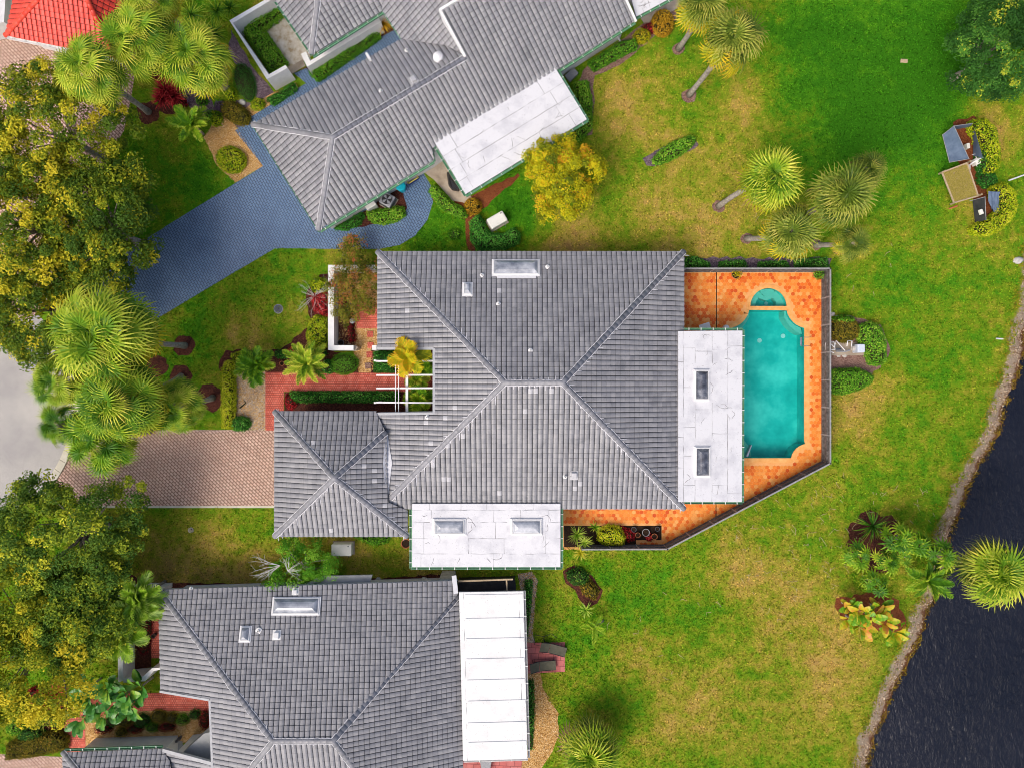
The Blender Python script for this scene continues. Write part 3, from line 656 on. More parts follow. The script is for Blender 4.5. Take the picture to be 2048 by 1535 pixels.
# ------------------------------------------------------------------ ROOFS
TU, TV = .33, .338
_C = Vector((0, 0, CAMZ))
def plane(A, B, T): 
    """roof plane from eave corners A, B and a point T up the slope"""
    A, B, T = Vector(A), Vector(B), Vector(T); u = (B - A).normalized(); n = u.cross(T - A).normalized()
    if n.z < 0: u = -u; n = u.cross(T - A).normalized()
    v = n.cross(u); return dict(o=A.copy(), u=u, v=v, n=n)
def on(pl, x, y, lift=0.0):
    d_ = P(x, y, 0) - _C; t_ = pl['n'].dot(pl['o'] + pl['n'] * lift - _C) / pl['n'].dot(d_); return _C + d_ * t_
def tile_geo():
    us = [0.055, .14, .36, .62, .84, .945]; hs = [.0, .022, .042, .045, .026, .002]; v = []; f = []; n = len(us)
    for a, h in zip(us, hs): v.append((a * TU, .012, h + .026))
    for a, h in zip(us, hs): v.append((a * TU, TV - .014, h * .9 + .002))  # tile stops short; dark underlay in the gap stands for the overlap's shadow line
    for a, h in zip(us, hs): v.append((a * TU, .0, h - .03))
    for k in range(n - 1):
        f.append((k, k + 1, n + k + 1, n + k)); f.append((2 * n + k, 2 * n + k + 1, k + 1, k))
    f.append((0, n, 2 * n)); f.append((n - 1, 3 * n - 1, 2 * n - 1))
    return np.array(v), f
TVv, TF = tile_geo()
RC = []
for k in range(7):
    an = R(-8 + 196 * k / 6); RC.append((math.cos(an), math.sin(an)))
def ridge_geo():
    v = []; f = []; n = len(RC)
    for y, rr, z in ((-.04, .175, .030), (.40, .150, .0), (-.04, .150, .012)):
        v += [(a * rr, y, b * rr * .68 + z) for a, b in RC]
    for k in range(n - 1): f += [(k, k + 1, n + k + 1, n + k)[::-1], (2 * n + k, 2 * n + k + 1, k + 1, k)[::-1]]
    return np.array(v), f
RGv, RGf = ridge_geo()
TILE_ME = {m_: MB().add(TVv, TF).mesh('roof_tile', MAT[m_]) for m_ in ('tile1', 'rtile1', 'pale_tile')}
RIDGE_ME = {m_: MB().add(RGv, RGf).mesh('ridge_tile', MAT[m_], True) for m_ in ('ridge', 'rridge')}
def tiled_roof(house, planes, patches=(), field='tile', single='tile1', limit=300):
    """planes: list of (plane, [corner points]); every tile a sub-part up to the limit, the rest one field"""
    ub = MB()
    for pl, poly in planes:
        L = [p - pl['n'] * .035 for p in poly]; fs = []
        for a, b, c in geometry.tessellate_polygon([L]):
            if (L[b] - L[a]).cross(L[c] - L[a]).z < 0: b, c = c, b
            fs.append((a, b, c))
        ub.add([tuple(p) for p in L] + [tuple(p - pl['n'] * .09) for p in L], fs + [(c + len(L), b + len(L), a + len(L)) for a, b, c in fs])
        n_ = len(L); 
        ub.add([tuple(p) for p in L] + [tuple(p - pl['n'] * .09) for p in L], [(i, (i + 1) % n_, (i + 1) % n_ + n_, i + n_) for i in range(n_)])
    roof = ub.build('tiled_roof', MAT['underlay'], house)
    full = []; part = []; patch_cells = set()
    for k, (pl, poly) in enumerate(planes):
        p2 = [((p - pl['o']).dot(pl['u']), (p - pl['o']).dot(pl['v'])) for p in poly]
        us = [p[0] for p in p2]; vs = [p[1] for p in p2]
        i0, i1 = math.floor(min(us) / TU), math.ceil(max(us) / TU); j0, j1 = max(0, math.floor(min(vs) / TV + .05)), math.ceil(max(vs) / TV)
        I, J = np.meshgrid(np.arange(i0, i1), np.arange(j0, j1)); I = I.ravel(); J = J.ravel()
        cs = [in_poly((I + a) * TU, (J + b) * TV, p2) for a in (.02, .5, .98) for b in (.02, .98)]
        alli = np.logical_and.reduce(cs); dd, _, _ = edge_dist((I + .5) * TU, (J + .5) * TV, p2)
        anyi = np.logical_or.reduce(cs) | (dd < TU * .75)
        for (pk, x, y) in patches:
            if pk != k: continue
            q_ = on(pl, x, y) - pl['o']; patch_cells.add((k, math.floor(q_.dot(pl['u']) / TU), math.floor(q_.dot(pl['v']) / TV)))
        for i, j, a in zip(I[anyi], J[anyi], alli[anyi]):
            c_ = pl['o'] + pl['u'] * (i + .5) * TU + pl['v'] * (j + .5) * TV
            s_ = F / (CAMZ - c_.z); U, V = c_.x * s_ + CX, -c_.y * s_ + CY
            inv = -20 < U < 2068 and -20 < V < 1555
            if (k, i, j) in patch_cells and dd is not None: full.append((1e3, k, i, j, True))
            elif a and inv: full.append((c_.z, k, i, j, False))
            elif a: full.append((-1, k, i, j, False))
            else: part.append((k, i, j))
    full.sort(reverse=True); chosen = [c for c in full[:limit] if c[0] > 0]; rest = full[len(chosen):]
    def mat_of(k, i, j):
        pl = planes[k][0]; o = pl['o'] + pl['u'] * (i * TU) + pl['v'] * (j * TV) + pl['n'] * (RNG.normal() * .003)
        M = Matrix((pl['u'], pl['v'], pl['n'])).transposed().to_4x4(); M.translation = o
        return M @ Matrix.Rotation(RNG.normal() * .010, 4, 'X') @ Matrix.Rotation(RNG.normal() * .012, 4, 'Y')
    inv_ = None
    for z, k, i, j, pt in chosen:
        o = put('roof_tile', TILE_ME['pale_tile' if pt else single], roof, mat_of(k, i, j))
        if pt: o['label'] = 'pale replacement roof tile'
    mb = MB(); hom = np.c_[TVv, np.ones(len(TVv))]
    for z, k, i, j, pt in rest:
        mb.add((hom @ np.array(mat_of(k, i, j)).T)[:, :3], TF, [float(RNG.random())] * len(TF))
    for k in range(len(planes)):
        cells = [(i, j) for kk, i, j in part if kk == k]
        if not cells: continue
        pl, poly = planes[k]; tl = {c: float(RNG.random()) for c in cells}; ms = {c: mat_of(k, *c) for c in cells}
        for tri in geometry.tessellate_polygon([poly]):
            T3 = [poly[a] for a in tri]; cen = sum(T3, Vector()) / 3
            t2 = [((p - pl['o']).dot(pl['u']), (p - pl['o']).dot(pl['v'])) for p in T3]
            bx0, bx1 = min(p[0] for p in t2) - TU, max(p[0] for p in t2); by0, by1 = min(p[1] for p in t2) - TV, max(p[1] for p in t2)
            sel = [c for c in cells if bx0 <= c[0] * TU <= bx1 and by0 <= c[1] * TV <= by1]
            if not sel: continue
            bm = bmesh.new(); lay = bm.faces.layers.float.new('tint')
            for c in sel:
                vv = [bm.verts.new(tuple(q)[:3]) for q in (hom @ np.array(ms[c]).T)[:, :3]]
                for q in TF:
                    try: fc = bm.faces.new([vv[a] for a in q]); fc[lay] = tl[c]
                    except ValueError: pass
            for e in range(3):
                a, b = T3[e], T3[(e + 1) % 3]; nn = (b - a).cross(pl['n']).normalized()
                if nn.dot(cen - a) > 0: nn = -nn
                bmesh.ops.bisect_plane(bm, geom=bm.verts[:] + bm.edges[:] + bm.faces[:], dist=1e-5, plane_co=a, plane_no=nn, clear_outer=True)
            bm.verts.index_update()
            if bm.faces: mb.add([tuple(q.co) for q in bm.verts], [[q.index for q in fc.verts] for fc in bm.faces], [fc[lay] for fc in bm.faces])
            bm.free()
    mb.build('roof_tiles', MAT[field], roof, kind='stuff')
    return roof
def ridge(house, a, b, mat='ridge', drop=.03, strokes=(), mortar=True, rise=.0):
    a, b = Vector(a), Vector(b); 
    if a.z > b.z: a, b = b, a
    L = (b - a).length; d_ = (b - a).normalized(); s_ = d_.cross(Vector((0, 0, 1))).normalized(); up = s_.cross(d_)
    n_ = max(1, round(L / .37)); st = L / n_
    for k in range(n_):
        M = Matrix((s_, d_, up)).transposed().to_4x4(); M.translation = a + d_ * (k * st) + up * rise
        put('ridge_tile', RIDGE_ME[mat], house, M @ Matrix.Rotation(RNG.normal() * .02, 4, 'Z'))
    if mortar:
        mb = MB()
        for sd in (-1, 1):
            pts = []; K = max(3, int(L / .18))
            for k in range(K + 1):
                wv = .176 + RNG.uniform(-.022, .03); pts.append(a + d_ * (L * k / K) + s_ * (sd * wv) + up * (.015 + RNG.uniform(-.01, .012)))
            mb.tube([tuple(p) for p in pts], [.018 + RNG.uniform(0, .016) for _ in pts], 5)
        for pl, every, ln in strokes:                                  # mortar left on the joints beside the hip
            k = 0.2
            sd = 1 if (pl['o'] + pl['u'] * 0 - a).dot(s_) > 0 else -1
            dn = -pl['v']
            while k < L - .2:
                if RNG.random() < .8:
                    p = a + d_ * k + s_ * (.16 * (1 if dn.dot(s_) > 0 else -1)); q_ = p + dn * RNG.uniform(.15, ln)
                    f_ = lambda x: x + pl['n'] * ((pl['o'] - x).dot(pl['n']) + .042)
                    mb.tube([tuple(f_(p)), tuple(f_((p + q_) / 2)), tuple(f_(q_))], [.03, .026, .012], 5)
                k += every
        mb.build('ridge_mortar', MAT['mortar'], house, kind='stuff')
def gutter(house, a, b, mat='gutter', wd=.15, h=.13, straps=.85, drop=.10):
    a, b = Vector(a), Vector(b); dz = Vector((0, 0, -drop)); d_ = (b - a).normalized(); s_ = d_.cross(Vector((0, 0, 1))).normalized()
    mb = MB(); A, B = a + dz, b + dz
    prof = [(-wd / 2, h / 2), (-wd / 2, -h / 2), (wd / 2, -h / 2), (wd / 2, h / 2), (wd / 2 - .02, h / 2), (wd / 2 - .02, -h / 2 + .02), (-wd / 2 + .02, -h / 2 + .02), (-wd / 2 + .02, h / 2)]
    v = [tuple(p + s_ * x + Vector((0, 0, z))) for p in (A, B) for x, z in prof]; n_ = len(prof)
    f = [(k, (k + 1) % n_, n_ + (k + 1) % n_, n_ + k) for k in range(n_)] + [tuple(range(n_ - 1, -1, -1)), tuple(range(n_, 2 * n_))]
    g = mb.add(v, f).build('gutter', MAT[mat], house)
    L = (b - a).length; n_ = int(L / straps)
    for k in range(n_ + 1):
        p = A + d_ * (L * (k + .5) / (n_ + 1)); MB().beam(tuple(p - s_ * (wd / 2 + .01) + Vector((0, 0, h / 2 + .01))), tuple(p + s_ * (wd / 2 + .01) + Vector((0, 0, h / 2 + .01))), .05, .02).build('gutter_strap', MAT['strap'], g)
    return g
def fascia(house, pts, mat='fascia', h=.2, wd=.035, drop=.13):
    for a, b in zip(pts[:-1], pts[1:]):
        MB().beam(tuple(Vector(a) - Vector((0, 0, drop))), tuple(Vector(b) - Vector((0, 0, drop))), wd, h).build('fascia', MAT[mat], house)
def wall(house, pts, h, d_=.55, mat='stucco', holes=()):
    return MB().prism(inset([(p[0], p[1]) for p in pts], d_), -.05, h).build('wall', MAT[mat], house)
def skylight(house, pl, x0, y0, x1, y1, dark=False, hc=.17, dm=.30):
    c = on(pl, (x0 + x1) / 2, (y0 + y1) / 2); wu = abs((on(pl, x1, (y0 + y1) / 2) - on(pl, x0, (y0 + y1) / 2)).length); wv = (on(pl, (x0 + x1) / 2, y0) - on(pl, (x0 + x1) / 2, y1)).length
    u = (on(pl, x1, (y0 + y1) / 2) - on(pl, x0, (y0 + y1) / 2)).normalized(); n = pl['n']; v = n.cross(u)
    M = Matrix((u, v, n)).transposed().to_4x4(); M.translation = c
    sk = put('skylight', MB().add([(i * (wu / 2 + .08), j * (wv / 2 + .08), z) for z in (-.06, .095) for i, j in ((-1, -1), (1, -1), (1, 1), (-1, 1))], [(4, 5, 6, 7)] + [(k, (k + 1) % 4, 4 + (k + 1) % 4, 4 + k) for k in range(4)]).mesh('skylight', MAT['flash']), house, M)
    def rloop(a, b, z): return [(i * a, j * b, z) for i, j in ((-1, -1), (1, -1), (1, 1), (-1, 1))]
    fr = rloop(wu / 2, wv / 2, .05) + rloop(wu / 2, wv / 2, hc) + rloop(wu / 2 - .055, wv / 2 - .055, hc + .012) + rloop(wu / 2 - .06, wv / 2 - .06, .07)
    put('frame', MB().add(fr, [(r_ * 4 + k, r_ * 4 + (k + 1) % 4, r_ * 4 + 4 + (k + 1) % 4, r_ * 4 + 4 + k) for r_ in range(3) for k in range(4)]).mesh('frame', MAT['white']), sk, M)
    a, b = wu / 2 - .06, wv / 2 - .06; sm = min(a, b); L = []
    for q, z in ((0, .06), (.18, dm * .55), (.42, dm * .85), (.72, dm), (.97, dm * 1.05)): L += rloop(a - sm * q, b - sm * q, hc - .06 + z)
    put('dome', MB().add(L, [(r_ * 4 + k, r_ * 4 + (k + 1) % 4, r_ * 4 + 4 + (k + 1) % 4, r_ * 4 + 4 + k) for r_ in range(4) for k in range(4)] + [(16, 17, 18, 19)]).mesh('dome', MAT['dome_dark' if dark else 'dome']), sk, M)
    return sk
def vent_pipe(house, pl, x, y, r_=.06, h=.32):
    c = on(pl, x, y); o = MB().lathe(c, [(r_ * 2.6, .02), (r_ * 2.4, .06), (r_ * 1.2, .09), (r_, h), (r_ * .65, h), (r_ * .6, h - .15)], 12).build('vent_pipe', MAT['white'], house); return o
def vent_box(house, pl, x, y, sx=.36, sy=.42, h=.2, mat='pale_tile'):
    c = on(pl, x, y); M = Matrix((pl['u'], pl['v'], pl['n'])).transposed().to_4x4(); M.translation = c
    o = put('roof_vent', MB().box((0, 0, h / 2 + .04), (sx, sy, h), 0, bevel=.05).box((0, -sy * .1, .05), (sx * 1.5, sy * 1.5, .03)).mesh('roof_vent', MAT[mat]), house, M); return o
def flat_roof(house, name, corners, z, strips, mat='membrane', along=0, gap=.02, th=.16, slope=(0, 0), patches=()):
    """membrane roof: dark deck with lapped white sheets as parts; corners px at height z (tl,tr,br,bl)"""
    tl, tr, br, bl = [P(x, y, zz) for (x, y), zz in zip(corners, z)]
    q = lambda u, v: tl * (1 - u) * (1 - v) + tr * u * (1 - v) + br * u * v + bl * (1 - u) * v
    mb = MB(); top = [tl, bl, br, tr]
    v = [tuple(p) for p in top] + [tuple(p - Vector((0, 0, th))) for p in top]
    mb.add(v, [(0, 1, 2, 3), (7, 6, 5, 4)] + [(k, k + 4, (k + 1) % 4 + 4, (k + 1) % 4) for k in range(4)])
    fr = mb.build(name, MAT['seam'], house)
    Wd = (tr - tl).length if along == 0 else (bl - tl).length; Ln = (bl - tl).length if along == 0 else (tr - tl).length
    def sheet_(u0, u1, v0, v1, z0=.004, z1=.016, wob=.02):
        pts = []; g0 = gap / Wd / 2; g1 = gap / Ln / 2
        u0_, u1_, v0_, v1_ = u0 + g0, u1 - g0, v0 + g1, v1 - g1; K = max(2, int(Ln * (v1 - v0) / .35)); J = max(1, int(Wd * (u1 - u0) / .5))
        for k in range(K): pts.append((u0_ + RNG.uniform(-1, 1) * wob / Wd * (0 if u0 < .01 else 1), v0_ + (v1_ - v0_) * k / K))
        for k in range(J): pts.append((u0_ + (u1_ - u0_) * k / J, v1_ + RNG.uniform(-1, 1) * wob / Ln * (0 if v1 > .99 else 1)))
        for k in range(K): pts.append((u1_ + RNG.uniform(-1, 1) * wob / Wd * (0 if u1 > .99 else 1), v1_ - (v1_ - v0_) * k / K))
        for k in range(J): pts.append((u1_ - (u1_ - u0_) * k / J, v0_ + RNG.uniform(-1, 1) * wob / Ln * (0 if v0 < .01 else 1)))
        w_ = [q(a, b) if along == 0 else q(b, a) for a, b in pts]
        MB().prism([(p.x, p.y) for p in w_], [p.z + z0 for p in w_], [p.z + z1 for p in w_]).build('roof_sheet', MAT[mat], fr)
    for (u0, u1, cuts) in strips:
        vs = [0] + list(cuts) + [1]
        for v0, v1 in zip(vs[:-1], vs[1:]): sheet_(u0, u1, v0, v1)
    for (u0, u1, v0, v1) in patches: sheet_(u0, u1, v0, v1, .017, .024, .02)
    cm = MB()                                                       # hairline cracks and lap stains in the coating
    for _ in range(16):
        u, v = RNG.uniform(.06, .94), RNG.uniform(.04, .96); a = RNG.choice([0, math.pi / 2, RNG.uniform(0, 6.3)]); pts = []
        for k in range(int(RNG.integers(4, 9))):
            w_ = q(float(np.clip(u, .01, .99)), float(np.clip(v, .01, .99))) + Vector((0, 0, .0235)); pts.append(tuple(w_))
            a += RNG.normal() * .45; u += math.cos(a) * .13 / (tr - tl).length; v += math.sin(a) * .13 / (bl - tl).length
        cm.tube(pts, [.004] + [float(RNG.uniform(.008, .02)) for _ in pts[1:-1]] + [.003], 4)
    if mat == 'membrane': cm.build('coating_cracks', MAT['seam'], fr, kind='stuff')
    return fr, q
# ------------------------------------------------------------------ MAIN HOUSE
EZ = 2.9
def PZ(x, y, z=EZ): return P(x, y, z)
mh = thing('house', 'grey-tiled hip-roof house in the middle with two white flat roofs beside its pool', 'house', P(1060, 765))
A, B, Cc, D = PZ(755, 503), PZ(1368, 503), PZ(1368, 1017), PZ(755, 1017)
RZ = 5.75; R1, R2 = P(1010, 765, RZ), P(1125, 765, RZ)
N_ = plane(A, B, R1); S_ = plane(D, Cc, R1); W_ = plane(D, A, R1); E_ = plane(B, Cc, R2)
notch1, notch2 = on(W_, 868, 697), on(W_, 868, 826); v1, v2, v3 = on(W_, 751, 827), on(W_, 772, 866), on(W_, 776, 1001)
sw1 = on(S_, 800, 1017); sw0 = on(S_, 775, 1001)
GZ = 4.65; GA = P(669, 955, GZ)
g1, g2, g3, g4 = PZ(549, 822), PZ(815, 822), PZ(815, 1072), PZ(549, 1072)
GN, GW, GS, GE = plane(g1, g2, GA), plane(g4, g1, GA), plane(g4, g3, GA), plane(g3, g2, GA)
gv = on(GN, 752, 822.5); gh = on(GN, 772, 864); gh2 = on(GE, 773, 866); gb = on(GE, 776, 1003); gb2 = on(GE, 815, 1020)
planes = [(N_, [A, B, R2, R1]), (S_, [sw1, Cc, R2, R1, sw0]), (W_, [A, R1, v3, v2, v1, notch2, notch1, on(W_, 755, 697)]), (E_, [B, Cc, R2]),
          (GN, [g1, gv, gh, GA]), (GW, [g4, g1, GA]), (GS, [g4, g3, GA]), (GE, [g3, gb2, gb, gh2, GA])]
patches = [(2, 910, 810), (2, 889, 832), (2, 848, 849), (2, 858, 881), (1, 931, 875), (1, 900, 895), (1, 869, 921), (1, 869, 930), (1, 891, 954), (1, 901, 954), (1, 1059, 783), (1, 1067, 783), (1, 1099, 783), (1, 1046, 824), (1, 1002, 982), (1, 1164, 964), (1, 1153, 974), (1, 790, 1006), (7, 773, 1008), (7, 751, 957), (7, 751, 936), (7, 730, 928), (4, 629, 881), (6, 666, 1057), (2, 817, 618), (0, 997, 583)]
tiled_roof(mh, planes, patches)
for a, b, st in ((A, R1, [(N_, .5, .5)]), (B, R2, [(E_, .42, .45)]), (Cc, R2, [(S_, .4, .5), (E_, .5, .5)]), (R1, sw0, [(S_, .42, .9), (W_, .6, .4)]), (R1, R2, [(S_, .33, .4), (N_, .42, .3)]),
                 (g1, GA, [(GN, .5, .5)]), (g4, GA, [(GS, .4, .7)]), (g3, GA, [(GE, .42, .5), (GS, .5, .4)]), (GA, gh, [])): ridge(mh, a, b, strokes=st)
walls = [P(x, y, z) for x, y, z in ((755, 503, EZ), (1368, 503, EZ), (1368, 1017, EZ), (815, 1017, EZ), (815, 1072, EZ), (549, 1072, EZ), (549, 822, EZ), (868, 826, 4.2), (868, 697, 4.2), (755, 697, EZ))]
walls[7].y = PZ(549, 822).y; wall(mh, walls, 2.62)
fascia(mh, [A, B]); fascia(mh, [B, Cc]); fascia(mh, [sw1, Cc]); fascia(mh, [A, on(W_, 755, 697)]); fascia(mh, [on(GN, 752, 822), g1, g4, g3, gb2])
for a, b in ((on(W_, 755, 697), notch1), (notch1, notch2), (notch2, v1)):
    MB().beam(tuple(a + Vector((0, 0, .01))), tuple(b + Vector((0, 0, .01))), .16, .14).build('rake_trim', MAT['fascia'], mh)
    lo = min(a.z, b.z); MB().prism([(a.x + .02, a.y), (b.x + .02, b.y), (b.x + .14, b.y + .1), (a.x + .14, a.y + .1)], [2.4] * 4, [a.z - .1, b.z - .1, b.z - .1, a.z - .1]).build('wall', MAT['stucco'], mh)
# white cricket between garage and main roof
ck = [on(W_, 775, 867, .05), on(W_, 784, 925, .12), on(W_, 780, 960, .10), on(W_, 776, 990, .05), on(GE, 769, 960, .10), on(GE, 766, 925, .10), on(GE, 770, 885, .08)]
mb = MB(); cen = sum(ck, Vector()) / len(ck); n_ = len(ck)
mb.add([tuple(p) for p in ck] + [tuple(p - Vector((0, 0, .25))) for p in ck] + [tuple(cen)], [((i + 1) % n_, i, 2 * n_) for i in range(n_)] + [(i, (i + 1) % n_, n_ + (i + 1) % n_, n_ + i) for i in range(n_)])
mb.build('roof_cricket', MAT['membrane'], mh)
MB().tube([tuple(on(W_, 751, 826, .05)), tuple(on(W_, 762, 845, .05)), tuple(on(W_, 773, 864, .05))], .05, 6).build('valley_flashing', MAT['underlay'], mh)
# white patio roofs, their gutters and skylights
fr, q = flat_roof(mh, 'flat_roof', [(1356, 662), (1485, 661), (1484, 1003), (1356, 1003)], [3.22, 3.0, 3.0, 3.22], [(0, .085, [.18, .5, .62, .8]), (.085, .265, [.1, .33, .56, .73, .9]), (.265, .53, [.12, .28, .46, .68, .86]), (.53, .77, [.11, .6, .9]), (.77, 1, [.09, .95])], gap=.022,
    patches=[(.19, .56, .19, .42), (.2, .58, .63, .87)])
flp = plane(P(1484, 1003, 3.0), P(1485, 661, 3.0), P(1356, 800, 3.22))
for r_ in ((1389, 741, 1416, 799), (1390, 894, 1418, 951)): skylight(mh, dict(flp, o=flp['o'] + Vector((0, 0, .02))), *r_, dark=True)
gutter(mh, PZ(1487, 659, 3.0), PZ(1486, 1005, 3.0)); gutter(mh, PZ(1366, 658, 3.1), PZ(1487, 658, 3.0)); gutter(mh, PZ(1370, 1005, 3.1), PZ(1486, 1005, 3.0))
wall(mh, [P(x, y, 3) for x, y in ((1362, 668), (1480, 668), (1480, 998), (1362, 998))], 2.84, .45)
fr, q = flat_roof(mh, 'flat_roof', [(824, 1006), (1121, 1006), (1121, 1133), (824, 1133)], [3.22, 3.22, 3.0, 3.0], [(0, .10, [.12, .33, .5, .82]), (.10, .29, [.13, .55, .73, .92]), (.29, .55, [.08, .36, .56, .90]), (.55, .79, [.08, .38, .62, .9]), (.79, 1, [.06, .55])], along=1, gap=.022,
    patches=[(.23, .58, .12, .38), (.23, .58, .64, .90)])
flp2 = plane(P(824, 1133, 3.0), P(1121, 1133, 3.0), P(1000, 1006, 3.22))
for r_ in ((868, 1038, 929, 1066), (1023, 1038, 1082, 1066)): skylight(mh, dict(flp2, o=flp2['o'] + Vector((0, 0, .02))), *r_)
gutter(mh, PZ(821, 1018, 3.05), PZ(821, 1136, 3.0)); gutter(mh, PZ(821, 1136, 3.0), PZ(1124, 1136, 3.0)); gutter(mh, PZ(1124, 1016, 3.05), PZ(1124, 1136, 3.0))
wall(mh, [P(x, y, 3) for x, y in ((828, 1010), (1117, 1010), (1117, 1129), (828, 1129))], 2.84, .4)
skylight(mh, N_, 986, 522, 1077, 551); skylight(mh, N_, 927, 568, 943, 591)
MB().prism([(p.x, p.y) for p in (on(N_, 994, 551), on(N_, 1072, 551), on(N_, 1072, 557), on(N_, 994, 557))][::1], [on(N_, 1000, 551).z] * 4, [on(N_, 1000, 551).z + .11] * 2 + [on(N_, 1000, 557).z + .11] * 2).build('skylight_flashing', MAT['flash'], mh)
for x, y in ((964, 551), (1095, 534), (997, 608), (1061, 701)): vent_pipe(mh, N_, x, y)
vent_pipe(mh, S_, 1130, 952); vent_box(mh, S_, 1148, 948); vent_pipe(mh, W_, 855, 833)
EX.append([(p.x, p.y) for p in inset(walls, .3)])

# pergola over the entry court
pg = thing('pergola', 'white timber pergola over the entry court of the middle house', 'pergola', P(808, 760))
pz = 2.75
for y in (722, 750, 776, 804): MB().beam(P(753, y, pz), P(868, y - (.5 if y < 780 else -1), pz), .11, .2).build('beam', MAT['white'], pg)
MB().beam(P(814, 712, pz - .2), P(814, 823, pz - .2), .16, .2).build('beam', MAT['white'], pg)
for x in (791, 797): MB().beam(P(x, 722, pz + .16), P(x, 824, pz + .16), .045, .06).build('rail', MAT['white'], pg)
for x, y in ((757, 722), (757, 804)): MB().box(P(x, y, 1.32), (.12, .12, 2.66)).build('post', MAT['white'], pg)
# courtyard wall of the main house
cw = thing('garden_wall', 'L-shaped white rendered courtyard wall left of the middle house', 'wall', P(665, 620)); wz = 1.25
MB().prism(px([(656, 530), (668, 530), (668, 700), (656, 700)], wz), -.05, wz).build('wall_panel', MAT['white'], cw)
MB().prism(px([(668.1, 530), (752, 530), (752, 541), (668.1, 541)], wz), -.05, wz).build('wall_panel', MAT['white'], cw)
MB().prism(px([(668.1, 690.5), (707, 690.5), (707, 700), (668.1, 700)], wz), -.05, wz - .002).build('wall_panel', MAT['white'], cw)
MB().prism(px([(707.2, 691), (712, 691), (716, 695), (712, 699.5), (707.2, 699.5)], wz - .3), -.05, wz - .3).build('wall_end', MAT['concrete'], cw)
EX.append(W2([(656, 530), (752, 530), (752, 700), (656, 700)]))
o = MB().prism(px([(744, 690.5), (753, 690.5), (753, 700), (744, 700)], wz), -.05, wz).build('gate_pier', MAT['white']); tag(o, 'short white pier at the house end of the courtyard opening', 'pier')

# ------------------------------------------------------------------ UPPER HOUSE
uh = thing('house', 'grey-tiled house set at an angle above the middle one with a white patio roof', 'house', P(800, 240))
a1, a2 = PZ(637, 460), PZ(868, 320); ur1, ur2 = P(665, 275, 4.45), P(930, 115, 4.5)
SE = plane(a1, a2, ur1); ur2 = on(SE, 930, 115); b1, b2 = PZ(505, 249), PZ(803, 78); NW = plane(b1, b2, ur1); WS = plane(b1, a1, ur1)
c1, c2 = PZ(765, 21), PZ(803, 78); NG = plane(c1, c2, P(925, 108, 4.35))
d1, d2 = PZ(623, 108), PZ(550, 0); WW = plane(d1, d2, P(637, -10, 3.9)); WS2 = plane(PZ(624, 110), PZ(765, 22), P(637, -10, 3.9))
up = [(SE, [a1, a2, on(SE, 864, 298), on(SE, 905, 272), on(SE, 1110, 142), on(SE, 1271, 42), on(SE, 1246, -12), on(SE, 1230, -70), on(SE, 990, -70), on(SE, 916, 0), on(SE, 880, 22), ur2, ur1]),
      (NW, [b1, ur1, on(NW, 930, 115), on(NW, 893, 91), on(NW, 803, 78)]), (WS, [b1, a1, ur1]),
      (NG, [c1, c2, on(NG, 893, 91), on(NG, 924, 107), on(NG, 880, 20), on(NG, 916, -2), on(NG, 900, -60), on(NG, 790, -60), on(NG, 768, -5)]),
      (WW, [d1, d2, on(WW, 500, -70), on(WW, 645, -70), on(WW, 637, -10)]), (WS2, [PZ(624, 110), PZ(765, 22), on(WS2, 770, -5), on(WS2, 790, -70), on(WS2, 645, -70), on(WS2, 637, -10)])]
tiled_roof(uh, up)
ridge(uh, b1, ur1, strokes=[(NW, .6, .25)]); ridge(uh, a1, ur1); ridge(uh, ur1, ur2, strokes=[(SE, .33, .3), (NW, .6, .25)]); ridge(uh, d1, on(WW, 637, -10)); ridge(uh, on(WW, 637, -10), on(WW, 644, -66))
for a, b in ((on(SE, 930, 115), on(SE, 880, 22)), (on(SE, 880, 22), on(SE, 916, 0))):
    MB().beam(tuple(a + Vector((0, 0, .05))), tuple(b + Vector((0, 0, .05))), .16, .22).build('rake_trim', MAT['white'], uh)
    MB().prism([(a.x, a.y), (b.x, b.y), (b.x + .1, b.y), (a.x + .1, a.y)], 2.9, [a.z - .1, b.z - .1, b.z - .1, a.z - .1]).build('wall', MAT['stucco'], uh)
MB().beam(tuple(on(SE, 1272, 44, .05)), tuple(on(SE, 1246, -14, .05)), .14, .16).build('rake_trim', MAT['white'], uh)
gutter(uh, PZ(640, 463), PZ(868, 324)); gutter(uh, PZ(507, 253), PZ(638, 463)); gutter(uh, on(SE, 1118, 142), on(SE, 1271, 45)); gutter(uh, PZ(626, 113), PZ(765, 25)); gutter(uh, PZ(766, 22), PZ(804, 79)); gutter(uh, PZ(549, 2), PZ(622, 109))
gutter(uh, PZ(869, 322), PZ(864, 299), straps=.5)
fr, q = flat_roof(uh, 'flat_roof', [(853, 258), (1095, 110), (1174, 239), (931, 389)], [3.3, 3.3, 3.0, 3.0], [(0, .22, [.80]), (.22, .42, [.12, .84]), (.42, .62, [.10, .88]), (.62, .81, [.08, .86]), (.81, 1, [.07, .91])], along=1, gap=.024)
gutter(uh, PZ(932, 392, 3.0), PZ(1176, 241, 3.0)); gutter(uh, PZ(866, 288, 3.2), PZ(930, 391, 3.0)); gutter(uh, PZ(1108, 126, 3.2), PZ(1176, 240, 3.0))
wall(uh, [P(x, y, 3) for x, y in ((860, 262), (1092, 118), (1166, 236), (934, 380))], 2.84, .35)
wall(uh, [P(x, y, EZ) for x, y in ((637, 460), (868, 320), (1115, 142), (1271, 42), (1240, -60), (560, -60), (550, 0), (624, 110), (765, 22), (803, 78), (505, 249))], 2.62, .5)
fr, q = flat_roof(uh, 'flat_roof', [(1255, -30), (1320, -60), (1345, -5), (1272, 34)], [3.1, 3.1, 3.0, 3.0], [(0, .5, []), (.5, 1, [.4])], along=1)
